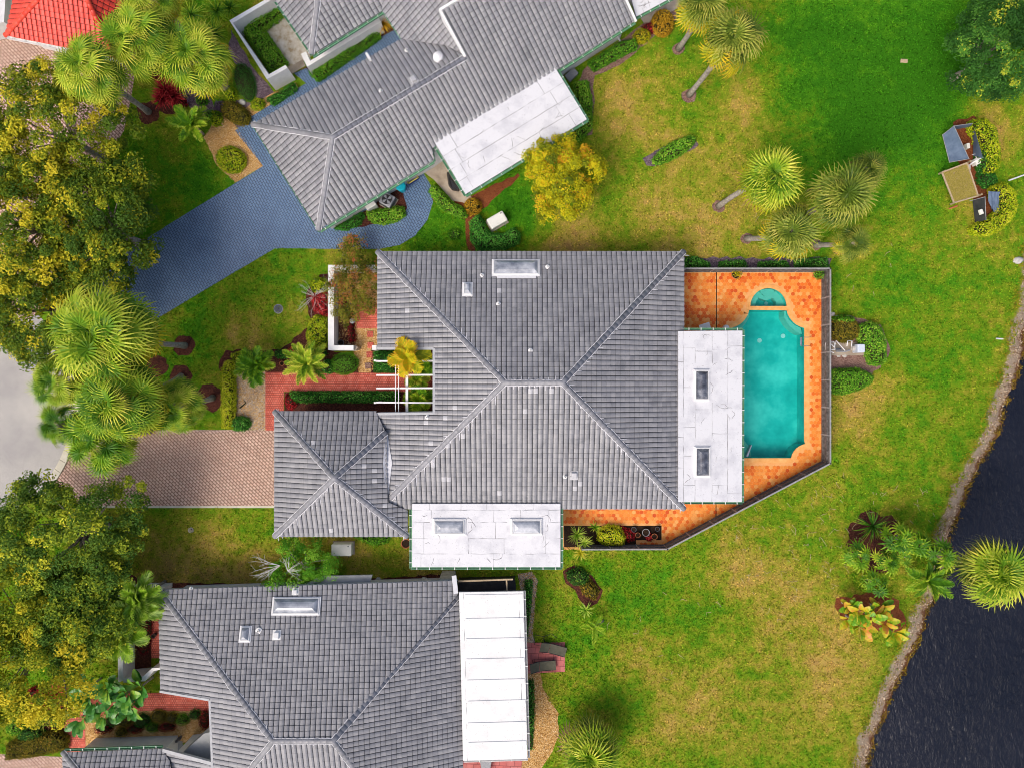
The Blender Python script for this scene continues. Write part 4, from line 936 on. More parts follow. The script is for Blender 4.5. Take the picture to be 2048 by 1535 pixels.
gutter(uh, PZ(1273, 36, 3.0), PZ(1347, -4, 3.0))
for x, y in ((813, 102), (762, 183)): vent_pipe(uh, NW, x, y)
vent_box(uh, NW, 828, 161)
c = on(NW, 877, 117); MB().lathe(c, [(.36, -.05), (.34, .12), (.2, .14), (.2, .26), (.33, .3), (.30, .36), (.15, .46), (.02, .5)], 16).build('turbine_vent', MAT['flash'], uh)
MB().beam(tuple(on(NW, 733, 108, .12)), tuple(on(NW, 741, 121, .12)), .16, .24).build('rake_trim', MAT['white'], uh)
EX.append([(p.x, p.y) for p in inset([P(x, y, EZ) for x, y in ((637, 460), (868, 320), (931, 389), (1174, 239), (1115, 142), (1271, 42), (1340, 0), (1240, -60), (560, -60), (550, 0), (624, 110), (765, 22), (803, 78), (505, 249))], .6)])
sheet('concrete_slab', [(1255, 0), (1350, -40), (1370, 10), (1290, 50)], 'concrete', .02)
gw = thing('garden_wall', 'white rendered garden wall around the terrace of the upper house', 'wall', P(500, 100)); gz = 1.9
MB().prism(px([(459, 41), (550, -12), (553, -6), (466, 46)], gz), -.05, gz).build('wall_panel', MAT['white'], gw)
MB().prism(px([(459, 41.5), (466, 46.2), (541, 154), (533, 158)], gz), -.05, gz - .004).build('wall_panel', MAT['white'], gw)
MB().prism(px([(541, 154.5), (534, 158.5), (532, 152), (571, 130), (575, 136)], gz), -.05, gz - .008).build('wall_panel', MAT['white'], gw)
gw2 = MB().prism(px([(602, 108), (612, 103), (620, 122), (757, 36), (762, 44), (614, 134)], 1.5), -.05, 1.5).build('planter_wall', MAT['white']); tag(gw2, 'long white planter wall below the upper house gutter', 'wall')
for t_, pl_ in (('grey steps', [(576, 138), (606, 120), (612, 133), (582, 151)]),): sheet('step', pl_, 'concrete', .10)

# ------------------------------------------------------------------ LOWER HOUSE
lh = thing('house', 'grey-tiled house at the bottom with a bright white ribbed patio roof', 'house', P(660, 1420))
e1, e2 = PZ(317, 1178), PZ(915, 1160); lr1, lr2 = P(546, 1481, 5.75), P(666, 1481, 5.75)
LN = plane(e1, e2, lr1); lr2 = on(LN, 666, 1481); w1, w2 = PZ(317, 1178), PZ(322, 1400); LW = plane(w1, w2, lr1)
x1_, x2_ = PZ(917, 1190), PZ(927, 1560); LE = plane(x1_, x2_, lr2)
s1, s2 = P(320, 1790, EZ), P(925, 1770, EZ); LS = plane(s1, s2, lr1)
nA, nB = on(LW, 321, 1381), on(LW, 420, 1398); nC = on(LW, 426, 1545)
lp = [(LN, [e1, e2, on(LN, 916, 1188), lr2, lr1]), (LE, [x1_, on(LE, 927, 1560), on(LE, 740, 1570), lr2]), (LW, [w1, lr1, on(LW, 470, 1575), on(LW, 430, 1575), nC, nB, nA]), (LS, [lr1, lr2, on(LS, 740, 1575), on(LS, 470, 1575)])]
h1, h2 = PZ(126, 1503), PZ(323, 1496); LG = plane(h1, h2, P(190, 1580, 3.9)); LG2 = plane(PZ(326, 1500), PZ(326, 1600), P(420, 1540, 4.0))
LGW = plane(PZ(126, 1600), h1, P(190, 1580, 3.9))
lp += [(LG, [h1, h2, on(LG, 340, 1520), on(LG, 350, 1590), on(LG, 192, 1590)]), (LGW, [h1, on(LGW, 192, 1590), PZ(126, 1590)]), (LG2, [on(LG2, 328, 1500), on(LG2, 425, 1527), on(LG2, 425, 1590), on(LG2, 350, 1590), on(LG2, 340, 1520)])]
tiled_roof(lh, lp)
ridge(lh, e1, lr1, strokes=[(LN, .6, .25)]); ridge(lh, x1_, lr2); ridge(lh, lr1, lr2, strokes=[(LS, .33, .3)]); ridge(lh, lr1, on(LS, 470, 1575)); ridge(lh, lr2, on(LS, 740, 1575)); ridge(lh, h1, on(LG, 192, 1588))
gutter(lh, PZ(128, 1500), PZ(324, 1493)); MB().beam(tuple(on(LG2, 327, 1498, .06)), tuple(on(LG2, 426, 1525, .06)), .22, .2).build('rake_trim', MAT['fascia'], lh)
fascia(lh, [e1, e2]); fascia(lh, [w1, nA]); 
for a, b in ((nA, nB), (nB, nC)): MB().beam(tuple(a), tuple(b), .14, .16).build('rake_trim', MAT['fascia'], lh)
wall(lh, [P(x, y, z) for x, y, z in ((317, 1178, EZ), (915, 1160, EZ), (927, 1600, EZ), (330, 1600, EZ), (330, 1497, EZ), (426, 1497, 4.0), (420, 1398, 4.0), (321, 1381, EZ))], 2.62, .55)
wall(lh, [P(x, y, EZ) for x, y in ((126, 1503), (330, 1497), (330, 1620), (126, 1620))], 2.6, .5)
MB().prism(px([(352, 1517), (408, 1466), (424, 1461), (426, 1524)], 2.9), [1.6] * 4, [2.75, 2.9, 3.0, 2.9]).build('side_canopy', MAT['grey_slab'], lh)
MB().prism([(nB.x, nB.y), (nC.x, nC.y), (nC.x + .1, nC.y), (nB.x + .1, nB.y)], 2.5, [nB.z - .1, nC.z - .1, nC.z - .1, nB.z - .1]).build('wall', MAT['stucco'], lh)
cr = [(918, 1183), (1047, 1181), (1055, 1516), (926, 1520)]
wr, q = flat_roof(lh, 'flat_roof', cr, [3.3, 3.0, 3.0, 3.3], [(0, .07, []), (.07, .93, [.03, .17, .29, .41, .535, .66, .79, .905]), (.93, 1, [])], mat='panel_white', gap=.008)
for v in (.03, .17, .29, .41, .535, .66, .79, .905): 
    a, b = q(.09, v), q(.985, v); MB().beam(tuple(a + Vector((0, 0, .035))), tuple(b + Vector((0, 0, .035))), .30, .05).build('roof_batten', MAT['panel_white'], wr)
gutter(lh, PZ(1049, 1181, 3.0), PZ(1058, 1516, 3.0), mat='greymetal', straps=1.2); gutter(lh, PZ(927, 1522, 3.0), PZ(1056, 1518, 3.0), mat='white', straps=3)
wall(lh, [P(x, y, 3) for x, y in ((922, 1190), (1040, 1188), (1048, 1508), (926, 1512))], 2.84, .3)
skylight(lh, LN, 547, 1195, 639, 1227); skylight(lh, LN, 482, 1253, 501, 1281)
vent_pipe(lh, LN, 518, 1260, .09, .2); vent_box(lh, LN, 554, 1270, mat='white'); vent_box(lh, LN, 591, 1183, .3, .3, .16, 'white'); vent_pipe(lh, LN, 383, 1175, .05, .2)
MB().prism(px([(606, 1170), (640, 1152), (744, 1150), (738, 1170)], 2.5), [2.2] * 4, [2.5, 2.35, 2.35, 2.5]).build('lean_to_roof', MAT['grey_slab'], lh)
MB().box(P(895, 1154, 1.1), (.95, .4, 2.2), 0, bevel=.05).build('utility_closet', MAT['stone'], lh)
MB().beam(tuple(on(LN, 908, 1150, .1)), tuple(on(LN, 912, 1186, .1)), .3, .1).build('rake_trim', MAT['flash'], lh)
MB().beam(P(916, 1161, 2.5), P(1026, 1157, 2.5), .1, .14).build('trellis_beam', MAT['tanwood'], lh); MB().beam(P(1013, 1159, 2.5), P(1014, 1180, 2.5), .1, .12).build('trellis_beam', MAT['tanwood'], lh)
MB().prism(px([(916, 1163), (1030, 1160), (1032, 1182), (916, 1184)], 1.2), .02, 1.0).build('screen_box', MAT['black'], lh)
EX.append([(p.x, p.y) for p in inset([P(x, y, EZ) for x, y in ((317, 1178), (915, 1160), (1047, 1181), (1055, 1600), (126, 1600), (126, 1503), (330, 1497), (420, 1497), (420, 1398), (321, 1381))], .6)])
lw = thing('garden_wall', 'white rendered courtyard wall beside the big-leaved plant', 'wall', P(245, 1310)); lz = 1.55
MB().prism(px([(235, 1190), (245, 1190), (246, 1360), (236, 1364)], lz), -.05, lz).build('wall_panel', MAT['white'], lw)
MB().prism(px([(246.3, 1355), (287, 1351), (304, 1335), (320, 1334), (320, 1338), (307, 1341), (290, 1361), (246.3, 1364)], lz), -.05, lz - .004).build('wall_panel', MAT['white'], lw)
MB().prism(px([(246, 1181), (316, 1181), (316, 1190), (246, 1190)], lz + .5), -.05, lz + .5).build('wall_panel', MAT['white'], lw)
# ------------------------------------------------------------------ RED-ROOFED HOUSE
rh = thing('house', 'red-tiled hip-roof house in the upper corner behind the palms', 'house', P(110, 30))
r1, r2, r3 = PZ(11, 71), PZ(232, 116), PZ(26, 0)
rp = P(82, -8, 4.6); RS = plane(r1, r2, P(120, -40, 4.9)); RW = plane(PZ(38, -50), r1, on(RS, 82, -8)); RE = plane(r2, PZ(262, -20), on(RS, 172, -6))
tiled_roof(rh, [(RS, [r1, r2, on(RS, 172, -6), on(RS, 82, -8)]), (RW, [r1, on(RS, 82, -8), on(RW, 100, -70), PZ(38, -55)]), (RE, [r2, PZ(262, -20), on(RE, 250, -70), on(RE, 172, -6)]), ], (), 'rtile', 'rtile1')
ridge(rh, r1, on(RS, 82, -8), mat='rridge', mortar=False); ridge(rh, r2, on(RS, 172, -6), mat='rridge', mortar=False); ridge(rh, on(RS, 82, -8), on(RS, 172, -6), mat='rridge', mortar=False)
gutter(rh, PZ(12, 74), PZ(231, 119), mat='white'); wall(rh, [P(x, y, EZ) for x, y in ((11, 71), (232, 116), (262, -20), (30, -60))], 2.6, .6)
o = MB().prism(px([(-60, 60), (-60, -60), (14, -60), (8, 44)], 1.8), -.05, 1.8).build('garden_wall', MAT['stucco']); tag(o, 'grey rendered wall beside the red-tiled roof', 'wall')
# ------------------------------------------------------------------ FENCE
fc = thing('fence', 'weathered grey board fence around the pool deck', 'fence', P(1650, 760)); FZ = 1.42
path = [P(x, y, FZ) for x, y in ((1372, 537), (1661, 537), (1661, 926), (1335, 1097.5), (1165, 1098))]
for s0, s1_ in zip(path[:-1], path[1:]):
    s0 = Vector((s0.x, s0.y, 0)); s1_ = Vector((s1_.x, s1_.y, 0)); L = (s1_ - s0).length; n_ = max(1, round(L / 1.9)); d_ = (s1_ - s0) / L; nn = Vector((-d_.y, d_.x, 0))
    for k in range(n_):
        a = s0 + d_ * (L * k / n_ + .05); b = s0 + d_ * (L * (k + 1) / n_ - .05); bl = (b - a).length; nb = round(bl / .145); v = []; f = []
        top = []
        for j in range(nb):                                    # boards: one folded sheet with a groove at every joint
            u0, u1 = bl * j / nb + .006, bl * (j + 1) / nb - .006; off = .012 + RNG.uniform(-.006, .006)
            top += [(u0, off), (u1, off), (u1 + .002, -.004), (bl * (j + 1) / nb + .004, -.004)]
        for u, off in top:
            for z in (.05, FZ - .06 + .0):
                v.append(tuple(a + d_ * u + nn * (off + .0) + Vector((0, 0, z)))); 
        for u, off in top:
            for z in (.05, FZ - .06): v.append(tuple(a + d_ * u + nn * (-.028) + Vector((0, 0, z))))
        m_ = len(top)
        for j in range(m_ - 1):
            f.append((2 * j, 2 * j + 2, 2 * j + 3, 2 * j + 1)); f.append((2 * m_ + 2 * j + 1, 2 * m_ + 2 * j + 3, 2 * m_ + 2 * j + 2, 2 * m_ + 2 * j)); f.append((2 * j + 1, 2 * j + 3, 2 * m_ + 2 * j + 3, 2 * m_ + 2 * j + 1))
        MB().add(v, f).build('fence_panel', MAT['wood'], fc)
        MB().beam(tuple(a + Vector((0, 0, FZ - .02))), tuple(b + Vector((0, 0, FZ - .02))), .10, .045).build('cap_rail', MAT['woodcap'], fc)
        for z in (.35, 1.0): MB().beam(tuple(a - nn * .06 + Vector((0, 0, z))), tuple(b - nn * .06 + Vector((0, 0, z))), .05, .09).build('rail', MAT['wood'], fc)
    for k in range(n_ + 1):
        p = s0 + d_ * (L * k / n_); MB().box(p + Vector((0, 0, FZ / 2 + .01)), (.095, .095, FZ + .04), math.atan2(d_.y, d_.x)).build('post', MAT['woodcap'], fc)
# ------------------------------------------------------------------ FOLIAGE MATERIALS
LM = {}
LM['oak'] = leafmat('oak_leaf', [(0, (0.088, 0.178, 0.024)), (.3, (0.148, 0.230, 0.017)), (.55, (0.348, 0.402, 0.025)), (.78, (0.695, 0.612, 0.035)), (1, (0.807, 0.689, 0.052))])
LM['oak_dark'] = leafmat('dark_oak_leaf', [(0, (0.078, 0.179, 0.027)), (.4, (0.135, 0.235, 0.028)), (.7, (0.383, 0.470, 0.033)), (1, (0.850, 0.816, 0.067))])
LM['yellow'] = leafmat('yellow_leaf', [(0, (0.125, 0.182, 0.013)), (.3, (0.325, 0.364, 0.015)), (.6, (0.625, 0.588, 0.015)), (.82, (0.750, 0.588, 0.019)), (1, (0.688, 0.364, 0.025))])
LM['dark'] = leafmat('dark_leaf', [(0, (0.022, 0.082, 0.014)), (.5, (0.054, 0.180, 0.026)), (.85, (0.144, 0.360, 0.046)), (1, (0.630, 0.648, 0.054))])
LM['hedge'] = leafmat('hedge_leaf', [(0, (0.039, 0.155, 0.012)), (.4, (0.093, 0.310, 0.016)), (.75, (0.217, 0.496, 0.031)), (1, (0.496, 0.713, 0.078))])
LM['hedge_dark'] = leafmat('dark_hedge_leaf', [(0, (0.016, 0.092, 0.011)), (.5, (0.036, 0.185, 0.023)), (.85, (0.098, 0.390, 0.039)), (1, (0.313, 0.698, 0.117))])
LM['hedge_lime'] = leafmat('lime_hedge_leaf', [(0, (0.050, 0.171, 0.007)), (.35, (0.225, 0.381, 0.010)), (.7, (0.562, 0.617, 0.013)), (1, (0.825, 0.788, 0.075))])
LM['olive'] = leafmat('olive_leaf', [(0, (0.084, 0.088, 0.011)), (.4, (0.210, 0.191, 0.017)), (.75, (0.392, 0.279, 0.028)), (1, (0.560, 0.323, 0.042))])
LM['orange'] = leafmat('orange_leaf', [(0, (0.182, 0.130, 0.010)), (.4, (0.442, 0.260, 0.016)), (.75, (0.715, 0.390, 0.026)), (1, (0.715, 0.546, 0.052))])
LM['red'] = leafmat('red_leaf', [(0, (0.051, 0.006, 0.009)), (.45, (0.236, 0.014, 0.020)), (.8, (0.574, 0.030, 0.043)), (1, (0.844, 0.101, 0.085))])
LM['vine'] = leafmat('vine_leaf', [(0, (.07, .09, .012)), (.35, (.20, .22, .02)), (.62, (.38, .34, .04)), (.85, (.50, .17, .06)), (1, (.62, .16, .08))])
LM['frond'] = leafmat('palm_frond', [(0, (0.040, 0.127, 0.007)), (.3, (0.138, 0.289, 0.011)), (.6, (0.381, 0.496, 0.026)), (.85, (0.624, 0.657, 0.069)), (1, (0.715, 0.635, 0.081))], .5, .22, .22, .5)
LM['frond_y'] = leafmat('golden_frond', [(0, (0.097, 0.184, 0.006)), (.3, (0.292, 0.367, 0.011)), (.6, (0.583, 0.518, 0.015)), (.85, (0.756, 0.486, 0.015)), (1, (0.670, 0.367, 0.022))], .5, .22, .22, .5)
LM['frond_g'] = leafmat('grey_frond', [(0, (0.039, 0.088, 0.008)), (.4, (0.127, 0.196, 0.018)), (.75, (0.313, 0.361, 0.044)), (1, (0.489, 0.450, 0.088))], .5, .22, .22, .5)
LM['frond_d'] = leafmat('deep_frond', [(0, (.02, .085, .005)), (.4, (.085, .235, .008)), (.75, (.27, .44, .014)), (1, (.56, .60, .06))], .5, .22, .22, .5)
LM['dead'] = leafmat('dead_frond', [(0, (.16, .08, .04)), (.5, (.30, .18, .09)), (1, (.50, .38, .20))], .8, .2, .15, .3)
LM['lime_spike'] = leafmat('lime_spike', [(0, (.08, .22, .01)), (.5, (.25, .45, .02)), (1, (.55, .66, .10))], .4, .4, .2)
LM['yellow_spike'] = leafmat('yellow_spike', [(0, (.28, .34, .01)), (.5, (.58, .55, .02)), (1, (.75, .66, .10))], .4, .4, .2)
LM['banana'] = leafmat('broad_leaf', [(0, (.02, .12, .015)), (.4, (.06, .25, .03)), (.72, (.17, .40, .05)), (1, (.42, .58, .05))], .35, .5, .2, .55)
LM['banana_y'] = leafmat('yellowing_broad_leaf', [(0, (.06, .26, .010)), (.35, (.18, .40, .012)), (.6, (.55, .50, .02)), (.8, (.62, .32, .03)), (1, (.58, .16, .05))], .4, .4, .2, .6)
LM['violet'] = leafmat('violet_leaf', [(0, (.06, .035, .08)), (1, (.22, .15, .25))])

def rnd_dirs(n, zmin=-.25):
    z = RNG.uniform(zmin, 1, n); a = RNG.uniform(0, 2 * math.pi, n); r = np.sqrt(1 - z * z)
    return np.stack([r * np.cos(a), r * np.sin(a), z], 1)
def crown_mesh(mb, c, rx, ry, rz, clumps, per, cr, leaf, t0=.45, tv=.25, ragged=.2, inner=.3, hollow=.45):
    """leaf clumps through the crown's volume"""
    c = np.array(c); D = rnd_dirs(clumps); ph = RNG.uniform(0, 6.28, 4)
    az = np.arctan2(D[:, 1], D[:, 0]); lob = 1 + ragged * (np.sin(3 * az + ph[0]) * .5 + np.sin(5 * az + ph[1] + 2 * D[:, 2]) * .4 + np.sin(9 * az + ph[2]) * .25)
    rr = np.where(RNG.random(clumps) < inner, RNG.uniform(hollow, .8, clumps), RNG.uniform(.8, 1.0, clumps))
    cc = c + D * np.array([rx, ry, rz]) * (rr * lob)[:, None]
    ct = np.clip(RNG.normal(t0, tv, clumps), 0, 1)
    q = rnd_dirs(clumps * per, -.5) * (RNG.random(clumps * per) ** .4)[:, None] * (cr * RNG.uniform(.6, 1.25, clumps)).repeat(per)[:, None]
    q[:, 2] *= .65
    C = cc.repeat(per, 0) + q
    Nn = q / (np.linalg.norm(q, axis=1, keepdims=True) + 1e-6) * .7 + D.repeat(per, 0) * .25 + np.array([0, 0, .55]) + RNG.normal(scale=.35, size=q.shape)
    ls = RNG.uniform(.7, 1.25, len(C)) * leaf
    mb.leaves(C, Nn, ls, ls * .55, np.clip(ct.repeat(per) + RNG.normal(scale=.12, size=len(C)), 0, 1))
    return cc
def tree(name, label, cat, x, y, r, zc, rz, mat, clumps=90, per=130, cr=.75, leaf=.17, t0=.45, tv=.25, base=None, group=None, ry=None, ragged=.2, inner=.3, trunk_r=.22, hollow=.45, bark='bark', extra=()):
    s = (CAMZ - zc - rz * .3) / F; c = P(x, y, zc + rz * .3); c.z = zc; b = P(*base) if base else Vector((c.x, c.y, 0))
    o = thing(name, label, cat, b, group)
    mb = MB(); cc = crown_mesh(mb, c, r * s, (ry or r) * s, rz, clumps, per, cr, leaf, t0, tv, ragged, inner, hollow)
    for (ex, ey, er, ez) in extra:
        k = P(ex, ey, ez); cc = np.concatenate([cc, crown_mesh(mb, k, er * s, er * s, er * s * .6, max(6, int(clumps * (er / r) ** 2)), per, cr, leaf, t0, tv, ragged, inner, hollow)])
    mb.build('crown', LM[mat], o)
    tp = MB(); fork = Vector((c.x * .6 + b.x * .4, c.y * .6 + b.y * .4, max(.8, zc - rz * .75)))
    tp.tube([b - Vector((0, 0, .1)), b + Vector((0, 0, .25)), (b + fork) / 2 + Vector((.1, -.05, .1)), fork], [trunk_r * 1.5, trunk_r * 1.1, trunk_r, trunk_r * .85], 9)
    tp.build('trunk', MAT[bark], o, smooth=True)
    for k in RNG.choice(len(cc), min(len(cc), 16), replace=False):
        e = Vector(cc[k]); m_ = fork * .45 + e * .55 + Vector(RNG.normal(scale=.25, size=3)); m_.z -= rz * .12
        MB().tube([fork - Vector((0, 0, .15)), (fork + m_) / 2 + Vector((0, 0, .1)), m_, e], [trunk_r * .6, trunk_r * .42, trunk_r * .28, .015], 6).build('limb', MAT[bark], o, smooth=True)
    return o

def shrub(name, label, cat, poly, h, mat, leaf=.115, dens=330, t0=.5, tv=.27, group=None, roundness=.35, patch=None, ragged=.03):
    """hedge or shrub over a plan outline: leafy top and sides round a core of twigs"""
    z0 = h * .7; w_ = [(p.x, p.y) for p in px(poly, z0)]
    xs = [p[0] for p in w_]; ys = [p[1] for p in w_]; area = abs(sum(w_[i][0] * w_[(i + 1) % len(w_)][1] - w_[(i + 1) % len(w_)][0] * w_[i][1] for i in range(len(w_)))) / 2
    cx, cy = sum(xs) / len(xs), sum(ys) / len(ys)
    n = int(dens * max(area, .1)); bb = (max(xs) - min(xs) + .1) * (max(ys) - min(ys) + .1); N = int(n * bb / max(area, .05) * 1.05) + 40
    X = RNG.uniform(min(xs) - .05, max(xs) + .05, N); Y = RNG.uniform(min(ys) - .05, max(ys) + .05, N); k = in_poly(X, Y, w_); X, Y = X[k], Y[k]
    D, NX, NY = edge_dist(X, Y, w_); rr = max(.08, min(roundness, math.sqrt(area) * .42))
    e = np.clip(D / rr, 0, 1); prof = np.sqrt(np.clip(1 - (1 - e) ** 2, 0, 1))
    bumpy = .06 * h * (np.sin(X * 4.1 + cy) + np.sin(Y * 4.7 + cx)) + RNG.normal(scale=.025, size=len(X))
    Z = h * (.35 + .65 * prof) + bumpy - np.abs(RNG.normal(scale=.05, size=len(X)))
    Nn = np.stack([NX * (1 - e) * 1.1, NY * (1 - e) * 1.1, .5 + e * .6], 1) + RNG.normal(scale=.38, size=(len(X), 3))
    # sides
    per = [math.dist(w_[i], w_[(i + 1) % len(w_)]) for i in range(len(w_))]; ns = int(sum(per) * h * dens * .7)
    if ns:
        pk = RNG.choice(len(w_), ns, p=np.array(per) / sum(per)); u = RNG.random(ns); A_ = np.array(w_)[pk]; B_ = np.array(w_)[(pk + 1) % len(w_)]
        S = A_ + (B_ - A_) * u[:, None]; T = B_ - A_; O = np.stack([T[:, 1], -T[:, 0]], 1); O /= np.linalg.norm(O, axis=1, keepdims=True) + 1e-9
        sg = 1 if sum(w_[i][0] * w_[(i + 1) % len(w_)][1] - w_[(i + 1) % len(w_)][0] * w_[i][1] for i in range(len(w_))) > 0 else -1
        zz = RNG.uniform(.05, .6, ns) * h; S = S + O * sg * RNG.normal(0, ragged + .02, (ns, 1))
        X = np.concatenate([X, S[:, 0]]); Y = np.concatenate([Y, S[:, 1]]); Z = np.concatenate([Z, zz])
        Nn = np.concatenate([Nn, np.c_[O * sg, np.full(ns, .45)] + RNG.normal(scale=.35, size=(ns, 3))])
    cl = .5 * np.sin(X * 2.9 + 1.3 * cy) * np.sin(Y * 3.3 + cx) + .3 * np.sin(X * 7.3) * np.sin(Y * 6.9)
    t_ = np.clip(t0 + cl * tv * .8 + RNG.normal(scale=tv, size=len(X)), 0, 1); ls = RNG.uniform(.75, 1.3, len(X)) * leaf
    o = thing(name, label, cat, (cx, cy, 0), group)
    MB().leaves(np.stack([X, Y, Z], 1), Nn, ls, ls * .6, t_).build('foliage', LM[mat], o)
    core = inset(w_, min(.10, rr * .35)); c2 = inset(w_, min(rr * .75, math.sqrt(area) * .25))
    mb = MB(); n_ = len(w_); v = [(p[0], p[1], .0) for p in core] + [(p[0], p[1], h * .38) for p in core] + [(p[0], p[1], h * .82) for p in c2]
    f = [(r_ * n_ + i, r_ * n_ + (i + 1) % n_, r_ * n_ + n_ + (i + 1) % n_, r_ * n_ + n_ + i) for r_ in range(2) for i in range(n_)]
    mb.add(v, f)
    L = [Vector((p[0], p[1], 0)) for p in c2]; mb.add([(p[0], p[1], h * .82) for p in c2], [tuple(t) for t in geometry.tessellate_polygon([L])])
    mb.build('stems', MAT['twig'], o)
    return o
def strap_leaf(n=5, wd=.05, L=1.0, bend=.35, tip=.0, keel=.3, wmax=.35):
    """one arching strap: verts along +X"""
    v = []; f = []
    for k in range(n + 1):
        u = k / n; x = L * u * (1 - .12 * bend * u); z = L * (-bend * u * u + .12 * u); wk = wd * (math.sin(math.pi * min(1, (u + .12) / (wmax * 2 + .24))) if u < wmax else (1 - (u - wmax) / (1 - wmax)) ** .8)
        wk = max(wk, wd * .06); v += [(x, -wk / 2, z + keel * wk / 2), (x, 0, z - keel * wk * .2), (x, wk / 2, z + keel * wk / 2)]
    for k in range(n):
        a = 3 * k; f += [(a, a + 1, a + 4, a + 3), (a + 1, a + 2, a + 5, a + 4)]
    return np.array(v), f
def spiky(name, label, cat, x, y, r, h, mat, n=44, wd=.06, bend=.3, group=None, stem=0.0, zmin=-.1, heads=((0, 0, 1),), lt=.2):
    """rosette of strap leaves (cordyline, yucca, grass); heads: several rosettes of the same plant (offset px, offset px, scale)"""
    b = P(x, y, 0); o = thing(name, label, cat, b, group); mb = MB(); s = (CAMZ - h) / F
    for hx, hy, hs in heads:
        c = P(x + hx, y + hy, h); c.z = h * (.55 + .45 * hs) * .75; Lr = r * s * hs
        for k in range(int(n * hs)):
            el = math.asin(RNG.uniform(zmin, .97)); az = k * 2.39996 + RNG.uniform(-.3, .3); L = Lr * RNG.uniform(.8, 1.12)
            v, f = strap_leaf(4, wd * RNG.uniform(.8, 1.2), L, bend * RNG.uniform(.5, 1.4))
            M = np.array((Matrix.Translation(c) @ Matrix.Rotation(az, 4, 'Z') @ Matrix.Rotation(-el, 4, 'Y')))
            mb.add((np.c_[v, np.ones(len(v))] @ M.T)[:, :3], f, np.clip(np.linspace(.1, 1, 4).repeat(2) * .75 + RNG.normal(lt, .16), 0, 1))
        MB().tube([b + Vector((RNG.normal() * .03, 0, -.05)), (b + c) / 2 + Vector((.02, .02, 0)), c], [.05, .045, .03], 6).build('stem', MAT['bark'], o)
    mb.build('foliage', LM[mat], o)
    return o
# fan palms ------------------------------------------------------
def fan_geo(seed, pom=False):
    rr = random.Random(seed); v = [(0, -.025, .02), (0, .025, .02), (0, 0, -.02)]; f = []; t = []
    v += [(.98, -.018, .10), (.98, .018, .10), (.98, 0, .07)]
    f += [(0, 1, 4, 3), (1, 2, 5, 4), (2, 0, 3, 5)]; t += [.45] * 3
    hub = len(v); v.append((1.0, 0, .10)); n = 22 if pom is True else 12 if pom == 2 else 26; ring = len(v); a0 = 146 if pom is True else 160; bs = 1.0 if pom is True else .95 if pom == 2 else .76; ww = 2.1 if pom == 2 else 1.0 if pom else .85
    for k in range(n + 1):
        a = R(-a0 + 2 * a0 * k / n); r_ = .34 + .07 * math.cos(a); z = .10 - .03 + (.05 if k % 2 else 0) + .16 * abs(math.sin(a)) * r_; v.append((1.0 + r_ * math.cos(a), r_ * math.sin(a), z))
    for k in range(n): f.append((hub, ring + k, ring + k + 1)); t.append(.18 + rr.uniform(0, .18))
    for k in range(n):
        am = R(-a0 + 2 * a0 * (k + .5) / n) + rr.uniform(-.04, .04); L = (.94 + .16 * math.cos(am)) * rr.uniform(.9, 1.06); dz = rr.uniform(-.08, .08)
        def pt(r_, w_, z): return (1.0 + r_ * math.cos(am) - w_ * math.sin(am), r_ * math.sin(am) + w_ * math.cos(am), z)
        up = .16 * abs(math.sin(am)); b = len(v)
        v += [pt(.66, -.042 * ww, .10 + up * .66 - .05 + dz * .4), pt(.66, .042 * ww, .10 + up * .66 - .03 + dz * .4), pt(L * .90, -.016 * ww, .10 + up * .7 - .22 + dz), pt(L * .90, .016 * ww, .10 + up * .7 - .2 + dz), pt(L * 1.08, 0, .1 + up * .5 - .42 + dz * 1.5)]
        f += [(ring + k, ring + k + 1, b + 1, b), (b, b + 1, b + 3, b + 2), (b + 2, b + 3, b + 4)]; q = rr.uniform(-.12, .12); t += [.42 + q, .66 + q, .95 + q]
    A_ = np.array(v, float); k = len(v) - hub; q = A_[hub:] - np.array([1.0, 0, .10]); an = R(24 if pom is True else 34); c_, s_ = math.cos(an), math.sin(an)
    q *= bs; A_[hub:] = np.c_[q[:, 0] * c_ + q[:, 2] * s_, q[:, 1], -q[:, 0] * s_ + q[:, 2] * c_] + np.array([1.0, 0, .10])
    A_[3:, 0] += -.16 if pom is True else .12 if not pom else -.1
    return A_, f, t
FAN = {}
def fan_me(mat, seed, pom=False):
    if (mat, seed, pom) not in FAN:
        v, f, t = fan_geo(seed, pom); FAN[(mat, seed, pom)] = MB().add(v, f, t).mesh('frond', LM[mat])
    return FAN[(mat, seed, pom)]
